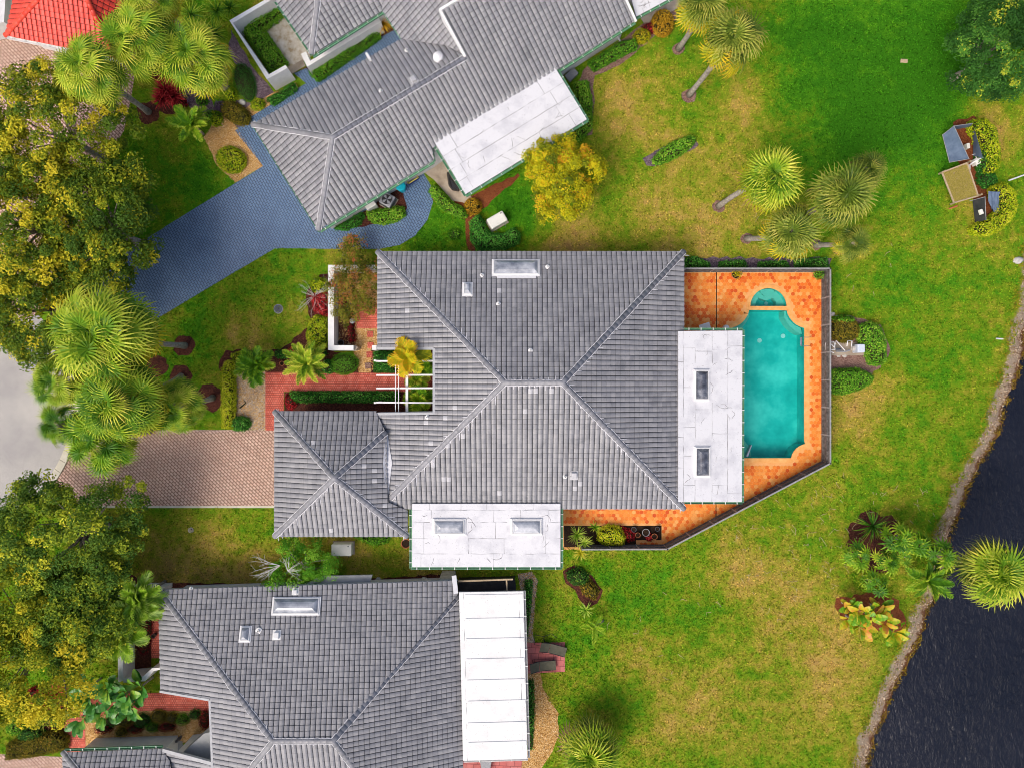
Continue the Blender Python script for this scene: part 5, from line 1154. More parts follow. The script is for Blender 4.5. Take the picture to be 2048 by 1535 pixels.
def fan_palm(label, x, y, r, h, base=None, n=34, fresh='frond', old='frond_y', old_from=.72, group='sabal palms', dead=2, emin=-48, trunk_r=.17, name='fan_palm', emax=80, cat='palm tree', pom=None):
    pom = (group == 'sabal palms') if pom is None else pom
    c = P(x, y, h); b = P(base[0], base[1], 0) if base else Vector((c.x, c.y, 0)); o = thing(name, label, cat, b, group)
    sc = r * (CAMZ - h) / F / 1.92
    if h > 1.2:
        k_ = Vector((RNG.normal() * .12, RNG.normal() * .12, 0)); K = 9
        pts = [b.lerp(c, u) + k_ * math.sin(math.pi * u) - Vector((0, 0, .1 if u == 0 else 0)) for u in [i / K for i in range(K + 1)]]
        MB().tube(pts, [trunk_r * (1.55 if i == 0 else 1.12 if i == 1 else 1.0 + .08 * (i % 2)) for i in range(K + 1)], 10).build('trunk', MAT['palmbark'], o, smooth=True)
        MB().lathe(c - Vector((0, 0, .75)), [(trunk_r, 0), (trunk_r * 1.9, .35), (trunk_r * 1.7, .7), (trunk_r * .4, .95)], 10).build('crownshaft', MAT['palmbark'], o)
    n = max(8, int(n * (.82 if pom is True else .62 if pom == 2 else 1.3)))
    for k in range(n):
        u = k / max(1, n - 1); el = emax - (emax - emin) * u ** .85 + RNG.normal() * 9; az = math.degrees(k * 2.39996) + RNG.normal() * 14
        m_ = old if u > old_from else fresh
        if k >= n - dead: m_ = 'dead'
        S = sc * RNG.uniform(.88, 1.08) * (.82 if u < .12 else 1)
        M = Matrix.Translation(c - Vector((0, 0, .25 * u))) @ Matrix.Rotation(R(az), 4, 'Z') @ Matrix.Rotation(R(-el), 4, 'Y') @ Matrix.Rotation(R(RNG.normal() * 24), 4, 'X') @ Matrix.Scale(S, 4)
        put('frond', fan_me(m_, int(RNG.integers(0, 3)), pom), o, M)
    return o
# feather palms --------------------------------------------------
def feather_geo(seed, n=20, wd=.06, Lf=.42, bend=.45):
    rr = random.Random(seed); v = []; f = []; t = []; sp = []
    for k in range(n + 3):
        u = k / (n + 2); sp.append((u * (1 - .12 * bend * u), -bend * u * u * .8 + .2 * u))
    for k in range(n + 2):
        (x0, z0), (x1, z1) = sp[k], sp[k + 1]; b = len(v); v += [(x0, -.012, z0), (x0, .012, z0), (x1, .010, z1), (x1, -.010, z1)]; f.append((b, b + 1, b + 2, b + 3)); t.append(.5)
    for k in range(2, n + 2):
        u = k / (n + 2); x, z = sp[k]; ln = Lf * math.sin(math.pi * min(.97, .14 + u * .86)) ** .7 * rr.uniform(.85, 1.1)
        for sd in (-1, 1):
            an = R(58 - 26 * u + rr.uniform(-6, 6)); dx, dy = math.cos(an) * ln, math.sin(an) * ln * sd; w_ = wd; b = len(v)
            v += [(x - w_ * .3, 0, z), (x + w_ * .5, 0, z), (x + dx * .6 + w_ * .35, dy * .6, z + .05 * ln - .02), (x + dx * .6 - w_ * .3, dy * .6, z + .08 * ln), (x + dx, dy, z - .22 * ln)]
            f += [(b, b + 1, b + 2, b + 3), (b + 3, b + 2, b + 4)]; q = rr.uniform(-.15, .15); t += [.4 + q + .15 * u, .72 + q]
    return np.array(v), f, t
FEA = {}
def feather_palm(label, x, y, r, h, mat='frond_d', n=14, base=None, group=None, emin=-5, emax=70, wd=.06, Lf=.42, name='feather_palm', cat='palm', stems=((0, 0),), bend=.45, trunk_r=.08):
    c = P(x, y, h); b = P(*base) if base else Vector((c.x, c.y, 0)); o = thing(name, label, cat, b, group); sc = r * (CAMZ - h) / F
    for sx, sy in stems:
        c2 = P(x + sx, y + sy, h); b2 = b if not (sx or sy) else Vector((c2.x, c2.y, 0))
        MB().tube([b2 - Vector((0, 0, .05)), (b2 + c2) / 2 + Vector((.04, .02, 0)), c2], [trunk_r * 1.3, trunk_r, trunk_r * .9], 8).build('stem', MAT['palmbark'], o, smooth=True)
        for k in range(n):
            key = (mat, wd, Lf, bend, int(RNG.integers(0, 2)))
            if key not in FEA:
                v, f, t = feather_geo(key[4] + 5, 20, wd, Lf, bend); FEA[key] = MB().add(v, f, t).mesh('frond', LM[mat])
            u = k / max(1, n - 1); el = emax - (emax - emin) * u; az = math.degrees(k * 2.39996) + RNG.normal() * 10
            M = Matrix.Translation(c2) @ Matrix.Rotation(R(az), 4, 'Z') @ Matrix.Rotation(R(-el), 4, 'Y') @ Matrix.Rotation(R(RNG.normal() * 14), 4, 'X') @ Matrix.Scale(sc * RNG.uniform(.85, 1.12), 4)
            put('frond', FEA[key], o, M)
    return o
BAN = {}
def broad_geo(seed, torn=.0):
    rr = random.Random(seed); v = []; f = []; t = []; n = 9
    v += [(0, -.02, 0), (0, .02, 0)]
    for k in range(n + 1):
        u = k / n; x = .35 + .95 * u * (1 - .1 * u); z = .22 * u - .42 * u * u; w_ = .25 * math.sin(math.pi * (.06 + .91 * u)) ** .6
        v += [(x, -w_ * rr.uniform(.9, 1.05), z + .10 * w_ + rr.uniform(-.015, .015)), (x, 0, z - .05 * w_), (x, w_ * rr.uniform(.9, 1.05), z + .10 * w_ + rr.uniform(-.015, .015))]
    f += [(0, 1, 3)]; t += [.8]
    f[0] = (0, 1, 3)
    for k in range(n):
        a = 2 + 3 * k; q = rr.uniform(-.1, .1); f += [(a, a + 1, a + 4, a + 3), (a + 1, a + 2, a + 5, a + 4)]; t += [.45 + q, .58 + q]
    return np.array(v), f, t
def broad_plant(name, label, cat, heads, mat, L=1.3, group=None, n=8, base=None, emin=15, emax=65):
    """large paddle leaves, each a part; heads: (x, y, height)"""
    b = P(*(base or heads[0][:2])); o = thing(name, label, cat, b, group)
    for hx, hy, hh in heads:
        c = P(hx, hy, hh); g_ = Vector((c.x, c.y, 0)); MB().tube([g_ - Vector((0, 0, .05)), (g_ + c) / 2, c], [.09, .07, .05], 7).build('stem', MAT['palmbark'], o)
        for k in range(n):
            key = (mat, int(RNG.integers(0, 3)))
            if key not in BAN:
                v, f, t = broad_geo(key[1]); BAN[key] = MB().add(v, f, t).mesh('leaf', LM[mat])
            M = Matrix.Translation(c) @ Matrix.Rotation(k * 2.39996 + RNG.normal() * .3, 4, 'Z') @ Matrix.Rotation(-R(RNG.uniform(emin, emax)), 4, 'Y') @ Matrix.Rotation(R(RNG.normal() * 22), 4, 'X') @ Matrix.Scale(L * RNG.uniform(.75, 1.2), 4)
            put('leaf', BAN[key], o, M)
    return o
def bare_branches(o, c, n, L, mat, zr=(.1, .6), r0=.03, fan=(0, 360), kink=.12):
    mb = MB()
    for k in range(n):
        az = R(RNG.uniform(*fan)); l = L * RNG.uniform(.6, 1.1); d_ = Vector((math.cos(az), math.sin(az), RNG.uniform(*zr))); p = Vector(c); pts = [p.copy()]
        for j in range(5):
            d_ += Vector(RNG.normal(scale=kink, size=3)); p = p + d_.normalized() * l / 5; pts.append(p.copy())
            if j in (1, 2, 3):
                e = (d_ + Vector(RNG.normal(scale=.6, size=3))).normalized(); mb.tube([p, p + e * l * .18, p + e * l * .3 + Vector((0, 0, .05))], [r0 * .5, r0 * .3, .004], 5)
        mb.tube(pts, [r0, r0 * .85, r0 * .7, r0 * .5, r0 * .35, .005], 5)
    return mb.build('branches', MAT[mat], o)

# ------------------------------------------------------------------ LARGE TREES
g = 'large street trees'
OK = dict(clumps=250, per=105, cr=.60, leaf=.20)
tree('broad_tree', 'large yellow-green tree touching the red-roofed house drive, uppermost of the street canopy', 'tree', 95, 255, 150, 5.2, 2.6, 'oak', group=g, ry=130, t0=.42, **OK)
tree('broad_tree', 'large green tree overhanging the sky-tinted paver drive', 'tree', 190, 450, 112, 5.0, 2.6, 'oak', group=g, ry=140, t0=.38, **OK)
tree('broad_tree', 'golden-leaved large tree at the picture edge above the round road', 'tree', 25, 440, 135, 5.6, 2.6, 'oak', group=g, ry=140, t0=.50, **OK)
tree('broad_tree', 'olive-leaved tree leaning over the top of the asphalt road', 'tree', 55, 610, 125, 4.8, 2.4, 'oak', group=g, ry=120, t0=.43, **OK)
tree('broad_tree', 'dark green large tree beside the foot of the pink drive', 'tree', 120, 1085, 165, 4.6, 2.4, 'oak_dark', group=g, ry=130, t0=.36, **OK, extra=((65, 975, 34, 4.5),))
tree('broad_tree', 'ochre-tinged large tree beside the white courtyard wall of the lower house', 'tree', 132, 1235, 104, 4.4, 2.3, 'oak_dark', group=g, ry=108, t0=.55, **OK)
tree('broad_tree', 'yellowing large tree at the lower picture edge', 'tree', 30, 1310, 140, 5.0, 2.4, 'oak', group=g, ry=165, t0=.50, **OK)
tree('flowering_tree', 'bright yellow-leaved tree beside the upper white patio roof', 'tree', 1126, 350, 74, 3.2, 2.2, 'yellow', clumps=190, per=80, cr=.42, leaf=.17, t0=.5, tv=.24, ry=86, base=(1118, 362), ragged=.22, trunk_r=.12)
tree('broad_tree', 'dense dark green tree with yellow blossom clusters in the upper corner', 'tree', 2002, 90, 92, 4.2, 2.5, 'dark', clumps=230, per=110, cr=.55, leaf=.17, t0=.42, tv=.27, ry=104, ragged=.12, extra=((2040, 20, 70, 4.5),))
o = tree('flowering_vine_tree', 'sparse red-and-yellow flowering climber growing over the courtyard wall', 'climber', 712, 565, 60, 1.5, .9, 'vine', clumps=150, per=46, cr=.42, leaf=.14, t0=.5, tv=.3, ry=80, base=(690, 580), inner=.5, trunk_r=.05, ragged=.3, extra=((705, 492, 26, 1.6),))
o = tree('mixed_shrub_tree', 'bright green leafy shrub tree with bleached dead branches behind the lower house', 'tree', 602, 1128, 66, 2.2, 1.0, 'hedge', clumps=70, per=90, cr=.42, leaf=.12, t0=.6, ry=48, base=(590, 1130), ragged=.35, trunk_r=.09, extra=((545, 1165, 28, 2.4), (655, 1135, 24, 1.4), (590, 1090, 22, 1.5)))
bare_branches(o, P(560, 1130, 2.9), 9, 1.9, 'whitebark', (.05, .4), .028, (130, 220)); bare_branches(o, P(575, 1140, 3.0), 12, 1.1, 'whitebark', (.1, .5), .02, (-60, 140))
o = thing('dead_shrub', 'bleached bare-branched shrub spreading over red plants outside the courtyard wall', 'shrub', P(628, 592)); bare_branches(o, P(630, 592, .5), 24, 1.5, 'whitebark', (.0, .55), .016, (0, 360))

# ------------------------------------------------------------------ PALMS
fan_palm('golden-skirted fan palm with the biggest crown above the pool fence', 1541, 356, 74, 6.6, (1437, 413), 46, old_from=.55)
fan_palm('green fan palm in the middle of the cluster above the pool', 1683, 392, 76, 6.8, (1600, 440), 46, 'frond_g', 'frond_g')
fan_palm('grey-green fan palm furthest up the lawn in the pool-side cluster', 1735, 340, 46, 5.2, (1660, 390), 36, 'frond_g', 'frond_g')
fan_palm('fan palm with golden skirt nearest the pool fence', 1582, 462, 66, 5.6, (1493, 477), 42, 'frond_g', 'frond_y', .62)
fan_palm('small thin-crowned fan palm beside the pool fence corner', 1704, 486, 46, 4.4, (1632, 490), 20, 'frond_g', 'frond_y', .7)
fan_palm('tall leaning fan palm on the upper lawn with a full round crown', 1464, 78, 74, 8.4, (1378, 190), 46, 'frond_g', 'frond_y', .62)
fan_palm('fan palm at the top edge with leaning pale trunk beside the orange bush', 1402, 8, 62, 7.4, (1357, 97), 40, 'frond_g', 'frond_y', .5)
g2 = 'fan palms beside the pink drive'
fan_palm('largest bright fan palm beside the end of the blue drive', 210, 672, 118, 9.4, (370, 691), 50, 'frond', 'frond_y', .72, g2, dead=0)
fan_palm('bright fan palm in the middle of the clump over the pink drive', 245, 800, 98, 8.6, (362, 752), 48, 'frond', 'frond_y', .66, g2, dead=1)
fan_palm('thin fan palm reaching over the asphalt road', 118, 765, 66, 7.4, (240, 770), 24, 'frond', 'frond', .9, g2)
fan_palm('open-crowned fan palm nearest the lime hedge', 352, 812, 70, 6.2, (425, 795), 26, 'frond', 'frond', .9, g2)
fan_palm('dark fan palm with golden tips over the upper end of the pink drive', 205, 880, 84, 7.2, (300, 860), 30, 'frond_d', 'frond_y', .78, g2)
fan_palm('small dark fan palm at the kerb beside the road', 120, 850, 56, 6.6, (215, 835), 20, 'frond_d', 'frond_d', .9, g2, dead=1)
g3 = 'fan palms beside the red-roofed house'
fan_palm('round bright fan palm nearest the white terrace wall', 388, 118, 84, 6.0, (455, 178), 48, 'frond', 'frond_y', .72, g3)
fan_palm('fan palm in the middle of the clump by the red roof', 278, 82, 84, 7.2, (380, 170), 44, 'frond', 'frond', .9, g3)
fan_palm('loose-crowned fan palm over the pink drive by the red roof', 178, 140, 80, 8.0, (297, 224), 30, 'frond', 'frond', .9, g3)
fan_palm('fan palm with brown tips at the top edge behind the red roof', 300, -2, 70, 7.0, None, 34, 'frond', 'frond_y', .5, g3)
fan_palm('large fan palm overhanging the lake water', 1992, 1146, 78, 6.6, (1866, 1096), 48, 'frond', 'frond_g', .55, 'lakeside palms', pom=True)
fan_palm('low silvery fan palm beside the end of the gravel path', 1180, 1500, 74, 2.4, None, 40, 'frond', 'frond_g', .6, None, emin=-20, pom=True)
# lakeside clump of young fan palms
for k, (x, y, r, h, nn, lb) in enumerate([(1716, 1112, 25, 2.0, 12, 'small fan palm at the house side of the lakeside clump'), (1775, 1122, 22, 2.2, 12, 'small fan palm in the middle of the lakeside clump'), (1752, 1165, 24, 1.8, 12, 'small fan palm lowest on the lawn in the lakeside clump'),
        (1797, 1078, 26, 2.4, 12, 'young fan palm with pale stalks at the top of the lakeside clump'), (1835, 1085, 26, 2.6, 14, 'young fan palm beside the bank in the lakeside clump'), (1884, 1108, 26, 2.6, 14, 'young fan palm against the lakeside trunk base'), (1808, 1112, 18, 1.5, 10, 'tiny fan palm between the lakeside clump stems')]):
    fan_palm(lb, x, y, r * 1.55, h, None, nn + 6, 'frond_d', 'frond', .7, 'young lakeside palms', dead=1, emin=-30, trunk_r=.05, pom=2, emax=70)
feather_palm('dark arching palm at the water edge beside the lakeside fan palm', 1855, 1158, 52, 2.2, 'frond_d', 14, group='young lakeside palms', emin=-15, Lf=.3, wd=.07)
spiky('cycad', 'dark green cycad at the top of the lakeside bed', 'cycad', 1747, 1052, 38, .9, 'frond_d', 60, .07, .45, lt=.0)
broad_plant('banana_plant', 'yellowing banana clump on the bank below the lakeside palms', 'banana plant', [(1698, 1212, 1.0), (1722, 1222, 1.3), (1742, 1232, 1.3), (1765, 1240, 1.1), (1720, 1250, .8), (1785, 1262, .7), (1755, 1215, .9), (1700, 1235, .6)], 'banana_y', .86, n=10)
# feather palms and rosettes near the houses
feather_palm('bright green feather palm by the bend of the red brick walk', 510, 730, 44, 1.9, 'frond_d', 18, group='entry palms', Lf=.40, wd=.09)
feather_palm('pale green cycad palm above the red brick walk', 615, 726, 52, 1.4, 'frond', 20, group='entry palms', Lf=.26, wd=.06, emin=0)
feather_palm('golden palm growing up through the pergola beams', 815, 716, 44, 3.7, 'frond_y', 9, group='entry palms', Lf=.5, wd=.12, base=(805, 722))
feather_palm('green palm under the pergola near the house wall', 846, 730, 34, 1.7, 'frond_d', 10, group='entry palms', Lf=.5, wd=.12)
feather_palm('leafy palm in the lower corner under the pergola', 838, 800, 34, 1.6, 'frond_d', 12, group='entry palms', Lf=.5, wd=.12)
feather_palm('yellow-green palm beside the walk under the pergola', 835, 760, 26, 1.5, 'frond', 9, group='entry palms', Lf=.5, wd=.12)
feather_palm('dark green feather palm on the lawn above the blue drive', 384, 250, 46, 1.8, 'frond_d', 13, Lf=.32, wd=.07)
feather_palm('small arching palm on the lawn below the planted island', 1190, 1252, 34, 1.0, 'frond_d', 6, Lf=.26, wd=.05, base=(1206, 1240), bend=.6)
feather_palm('bright feather palm arching over the courtyard wall of the lower house', 268, 1218, 56, 3.4, 'lime_spike', 14, Lf=.42, wd=.09, stems=((0, 0), (-24, 50), (12, -28)))
for k, (x, y, r, lb) in enumerate([(378, 25, 34, 'dark spiky yucca at the top beside the fan palms'), (430, 18, 32, 'dark spiky yucca in the middle of the top row'), (456, 12, 26, 'yellow-tipped spiky yucca nearest the terrace wall'), (425, 62, 34, 'dark spiky yucca below the others in the top group'), (345, 8, 28, 'dark spiky yucca at the far end of the top row')]):
    spiky('yucca', lb, 'yucca', x, y, r, 1.3, 'frond_d', 46, .075, .15, 'yuccas beside the terrace wall')
spiky('cordyline', 'bright lime spiky plant beside the white flat roof', 'spiky plant', 1155, 1070, 24, 1.3, 'lime_spike', 52, .05, .12, 'spiky plants at the end of the planter')
spiky('cordyline', 'yellow-green spiky plant next to the planter bush', 'spiky plant', 1170, 1086, 21, 1.2, 'lime_spike', 46, .05, .12, 'spiky plants at the end of the planter', lt=.4)
spiky('cordyline', 'yellow spiky plant outside the end of the fence', 'spiky plant', 1161, 1106, 18, .9, 'yellow_spike', 40, .05, .12, 'spiky plants at the end of the planter')
spiky('cordyline', 'dark green spiky plant at the corner of the planter', 'spiky plant', 1190, 1054, 15, .6, 'frond_d', 30, .05, .2, 'spiky plants at the end of the planter')
spiky('cordyline', 'dark red bushy cordyline beside the round mulch ring', 'spiky plant', 330, 180, 32, 1.1, 'red', 90, .075, .25, heads=((0, 0, 1), (-10, 14, .8), (14, 10, .8)))
spiky('cordyline', 'dark red cordyline at the corner of the lower red walk', 'spiky plant', 88, 1412, 30, 1.0, 'red', 60, .08, .25, heads=((0, 0, 1), (20, -24, .7)))
spiky('striped_dracaena', 'yellow-striped strap-leaved plant below the dark red cordyline', 'spiky plant', 86, 1440, 24, .6, 'yellow_spike', 22, .06, .5)
spiky('bromeliad', 'orange-brown bromeliad clump in the corner under the upper gutter', 'bromeliad', 764, 46, 22, .8, 'orange', 50, .09, .4)
spiky('ground_spike', 'violet-leaved low plant under the round fan palm', 'plant', 373, 192, 16, .4, 'violet', 40, .05, .3)
spiky('dwarf_palm', 'bright lime low palm at the foot of the planted island', 'palm', 1172, 1220, 18, .6, 'lime_spike', 30, .07, .3)
broad_plant('bird_of_paradise', 'large-leaved bird of paradise plant beside the lower red walk', 'plant', [(190, 1395, 2.0), (215, 1370, 2.2), (235, 1400, 1.8), (255, 1385, 1.6), (285, 1370, 1.4), (175, 1375, 1.6), (210, 1425, 1.3), (165, 1432, .9), (265, 1410, 1.3)], 'banana', 1.08, n=11, base=(215, 1395))
# ------------------------------------------------------------------ HEDGES AND SHRUBS
sh = shrub
sh('hedge', 'clipped L-shaped hedge inside the white terrace wall', 'hedge', [(478, 50), (552, 4), (566, 22), (524, 54), (572, 122), (541, 143)], 1.0, 'hedge', t0=.72)
sh('hedge', 'long narrow hedge along the white planter wall', 'hedge', [(616, 142), (752, 56), (760, 70), (634, 158)], .8, 'hedge')
sh('groundcover', 'smooth dark green oval of groundcover beside the terrace wall', 'groundcover', ell(488, 163, 21, 40, -18), .35, 'hedge_dark', .05, 700, .6, .15, roundness=.7)
sh('hedge', 'small dark hedge in front of the terrace wall end', 'hedge', [(532, 197), (585, 164), (592, 176), (545, 208)], .6, 'hedge_dark', t0=.7)
sh('shrub', 'small yellow shrub at the end of the dark hedge', 'shrub', ell(514, 207, 14, 10, -20), .5, 'hedge_lime')
sh('shrub', 'round yellow-green shrub beside the grey stones', 'shrub', ell(460, 188, 11, 13), .5, 'hedge_lime')
sh('shrub', 'olive-brown mounded shrub beside the orange gravel', 'shrub', ell(469, 224, 33, 18, 32), .6, 'olive', t0=.4)
sh('shrub', 'ring-shaped yellow-green shrub on the orange gravel', 'shrub', ell(460, 318, 30, 25, 25), .6, 'hedge_lime', dens=330, t0=.6)
sh('shrub', 'small green shrub at the tip of the orange gravel', 'shrub', ell(430, 235, 12, 15), .5, 'hedge_lime', t0=.4)
sh('hedge', 'clipped hedge between upper house and palms on the upper lawn', 'hedge', [(1176, 122), (1240, 82), (1272, 76), (1276, 92), (1236, 112), (1190, 137)], .8, 'hedge')
sh('shrub', 'yellow shrub at the end of the upper clipped hedge', 'shrub', ell(1284, 70, 17, 13, -20), .6, 'yellow', t0=.5)
sh('shrub', 'low red shrub between yellow shrub and orange bush', 'shrub', ell(1300, 55, 14, 10), .4, 'red', t0=.4)
sh('shrub', 'round orange bush at the top corner of the upper house', 'shrub', ell(1327, 42, 21, 25), .9, 'orange', t0=.4)
sh('hedge', 'clipped hedge at the short end of the upper white roof', 'hedge', [(1148, 162), (1176, 160), (1184, 200), (1185, 250), (1160, 278), (1140, 270), (1160, 240)], .9, 'hedge')
sh('hedge', 'isolated sausage-shaped hedge on the upper lawn', 'hedge', ell(1350, 298, 49, 14, -30, 24), .8, 'hedge', t0=.6)
sh('hedge', 'bright clipped hedge in front of the air conditioner', 'hedge', [(733, 421), (760, 418), (790, 413), (806, 413), (809, 428), (795, 439), (765, 447), (745, 444), (735, 434)], .7, 'hedge', t0=.65)
sh('hedge', 'dark hedge tucked under the corner gutter of the upper house', 'hedge', [(668, 456), (722, 424), (728, 430), (716, 448), (690, 459)], .6, 'hedge_dark', t0=.75)
sh('hedge', 'curved hedge along the concrete slab', 'hedge', [(857, 380), (868, 369), (880, 378), (905, 403), (930, 418), (934, 433), (912, 431), (880, 413)], .7, 'hedge', t0=.62)
sh('shrub', 'orange-leaved shrub at the end of the curved hedge', 'shrub', ell(945, 412, 17, 16), .6, 'orange')
sh('hedge', 'L-shaped hedge wrapped around the white generator', 'hedge', [(941, 440), (957, 428), (966, 440), (972, 458), (985, 466), (1008, 466), (1028, 455), (1040, 466), (1038, 484), (1010, 496), (955, 497), (942, 480)], .9, 'hedge_dark', t0=.8)
sh('groundcover', 'bright green low patch on the lawn beside the mulch path', 'groundcover', ell(910, 468, 13, 11), .25, 'hedge', t0=.5)
for k, (pl_, lb) in enumerate([([(1372, 516), (1392, 512), (1420, 526), (1420, 537), (1374, 538)], 'dark bush at the house end of the pool fence'), ([(1440, 524), (1490, 520), (1496, 534), (1442, 535)], 'low hedge outside the pool fence below the golden palm'), ([(1520, 524), (1575, 522), (1580, 534), (1520, 535)], 'low hedge outside the pool fence below the skirted palm'), ([(1592, 520), (1655, 515), (1660, 533), (1594, 535)], 'low hedge outside the corner of the pool fence')]):
    sh('hedge', lb, 'hedge', pl_, .6, 'hedge_dark', group='hedges outside the pool fence', t0=.7)
sh('shrub', 'half green half russet shrub outside the fence above the pump', 'shrub', ell(1691, 658, 30, 25, 10), .8, 'olive', t0=.3)
sh('shrub', 'small bright green shrub above the russet shrub at the fence', 'shrub', ell(1690, 640, 20, 9), .9, 'hedge', t0=.5)
sh('hedge', 'tall rounded hedge shielding the pool pump from the lake', 'hedge', [(1722, 650), (1745, 643), (1765, 655), (1774, 690), (1774, 722), (1762, 730), (1745, 728), (1735, 700), (1722, 680)], 1.0, 'hedge', t0=.6)
sh('hedge', 'wedge-shaped hedge outside the fence below the pump', 'hedge', [(1666, 740), (1690, 738), (1720, 737), (1750, 752), (1745, 765), (1720, 780), (1690, 788), (1668, 785)], .9, 'hedge', t0=.62)
sh('hedge', 'lime crescent hedge around the upper screened enclosure', 'hedge', [(1948, 238), (1972, 236), (1988, 252), (2000, 285), (2003, 320), (1998, 338), (1985, 346), (1972, 345), (1971, 325), (1964, 295), (1955, 270), (1946, 256)], 1.1, 'hedge_lime', t0=.55)
sh('hedge', 'lime crescent hedge around the lower screened enclosure', 'hedge', [(1988, 372), (2012, 364), (2032, 385), (2038, 410), (2030, 435), (2010, 455), (1985, 468), (1955, 466), (1947, 456), (1960, 444), (1986, 432), (1998, 420), (2001, 405), (1990, 390)], 1.1, 'hedge_lime', t0=.5)
sh('hedge', 'dark inner hedge behind the hanging blue screen', 'hedge', [(1958, 300), (1972, 300), (1978, 330), (1970, 344), (1962, 335)], .9, 'hedge_dark')
sh('shrub', 'dark shrub between the two lime hedges', 'shrub', [(1962, 340), (1990, 346), (1998, 362), (1975, 375), (1960, 360)], .7, 'hedge_dark', t0=.4)
for k, (x, y, rx, ry, m_, lb) in enumerate([(402, 200, 12, 9, 'hedge', 'small green shrub on the purple mulch between palms'), (440, 210, 12, 9, 'violet', 'violet low shrub on the mulch above the orange gravel'), (418, 232, 11, 12, 'hedge', 'leafy green shrub at the edge of the palm bed'), (315, 150, 14, 12, 'red', 'dark red shrub showing between the fan palm crowns'), (360, 205, 13, 10, 'red', 'low crimson shrub at the foot of the round fan palm')]):
    sh('shrub', lb, 'shrub', ell(x, y, rx, ry), .5, m_, .09, 320, .5, group='shrubs in the upper palm bed')
for k, (x, y, rx, ry, m_, lb) in enumerate([(72, 1386, 20, 11, 'red', 'low red shrub above the dark red cordyline'), (112, 1438, 13, 16, 'hedge_dark', 'dark leafy shrub at the edge of the lower red walk'), (30, 1455, 20, 16, 'hedge', 'bright green fern-like shrub near the bottom corner'), (108, 1478, 14, 9, 'hedge_dark', 'dark green mound above the end of the olive hedge')]):
    sh('shrub', lb, 'shrub', ell(x, y, rx, ry), .55, m_, .11, 300, .55, group='shrubs in the bottom corner bed')
for k, (x, y, rx, ry, m_, lb) in enumerate([(562, 708, 14, 8, 'hedge_dark', 'dark low shrub between the two entry palms'), (588, 700, 12, 8, 'red', 'small red shrub behind the pale green cycad palm'), (480, 712, 20, 9, 'hedge_lime', 'yellow-green shrub at the head of the variegated hedge'), (640, 706, 12, 8, 'hedge_dark', 'dark shrub at the foot of the courtyard wall corner')]):
    sh('shrub', lb, 'shrub', ell(x, y, rx, ry), .5, m_, .1, 320, .55, group='shrubs in the entry bed')
# front garden of the main house
sh('hedge', 'long dark clipped hedge along the red brick walk', 'hedge', [(578, 784), (796, 784), (796, 803), (590, 803), (578, 796)], .7, 'hedge_dark', t0=.6)
sh('shrub', 'red croton at the end of the long dark hedge', 'shrub', ell(580, 802, 11, 17), .6, 'red', t0=.55)
sh('hedge', 'dark square hedge under the pergola edge', 'hedge', [(748, 703), (786, 703), (792, 718), (790, 743), (748, 743)], .7, 'hedge_dark', t0=.45)
sh('shrub', 'smooth round green shrub beside the stepping stones', 'shrub', ell(687, 727, 27, 21, -8), .9, 'hedge', .06, 620, .6, .14, roundness=.7)
sh('shrub', 'dark green shrub squeezed beside the smooth round shrub', 'shrub', ell(655, 733, 14, 13), .6, 'hedge_dark', t0=.6)
sh('hedge', 'variegated yellow hedge at the end of the red brick walk', 'hedge', [(441, 740), (450, 722), (464, 722), (468, 790), (466, 855), (442, 855)], .7, 'hedge_lime', t0=.7)
sh('shrub', 'small dark round shrub on the pale gravel', 'shrub', ell(478, 847, 20, 14), .6, 'hedge_dark', t0=.6)
sh('shrub', 'yellow-green shrub nearest the top of the courtyard wall', 'shrub', ell(637, 570, 17, 15), .8, 'hedge_lime', t0=.4)
sh('shrub', 'crimson shrub beneath the bare branches at the wall', 'shrub', [(620, 590), (636, 584), (655, 585), (655, 632), (645, 630), (628, 622)], .7, 'red', t0=.75)
sh('shrub', 'large yellow-green shrub along the courtyard wall', 'shrub', [(616, 645), (630, 630), (655, 636), (655, 690), (640, 700), (618, 692), (611, 670)], .9, 'hedge_lime', t0=.5)
sh('shrub', 'dark red low shrub inside the courtyard', 'shrub', [(688, 600), (700, 610), (708, 650), (712, 680), (698, 684), (694, 640)], .4, 'red', t0=.25, dens=200)
sh('shrub', 'bright leafy shrub under the eave of the garage', 'shrub', [(708, 1073), (782, 1073), (772, 1086), (745, 1091), (728, 1084)], .5, 'hedge', t0=.6)
sh('shrub', 'yellow flowering bush in the deck planter', 'shrub', [(1198, 1062), (1215, 1052), (1240, 1054), (1252, 1075), (1246, 1090), (1215, 1094), (1198, 1082)], .9, 'hedge_lime', t0=.75, dens=320)
sh('shrub', 'crimson plant in the planter next to the yellow bush', 'shrub', [(1240, 1052), (1252, 1056), (1270, 1066), (1268, 1080), (1256, 1082), (1248, 1070)], .5, 'red', t0=.7)
sh('shrub', 'small crimson plant between planter pots', 'shrub', ell(1299, 1074, 6, 7), .4, 'red', t0=.8)
sh('shrub', 'mixed green shrub at the top of the planted island', 'shrub', [(1135, 1145), (1160, 1135), (1178, 1152), (1172, 1168), (1150, 1170), (1136, 1160)], .6, 'dark', t0=.6, dens=300)
sh('shrub', 'brown-green loose shrub in the planted island', 'shrub', [(1160, 1168), (1180, 1158), (1200, 1182), (1190, 1200), (1168, 1190)], .5, 'olive', t0=.35, dens=220)
sh('groundcover', 'dark strip of groundcover along the lower white roof', 'groundcover', [(1050, 1160), (1064, 1160), (1062, 1215), (1052, 1280), (1050, 1230)], .3, 'hedge_dark', t0=.6)
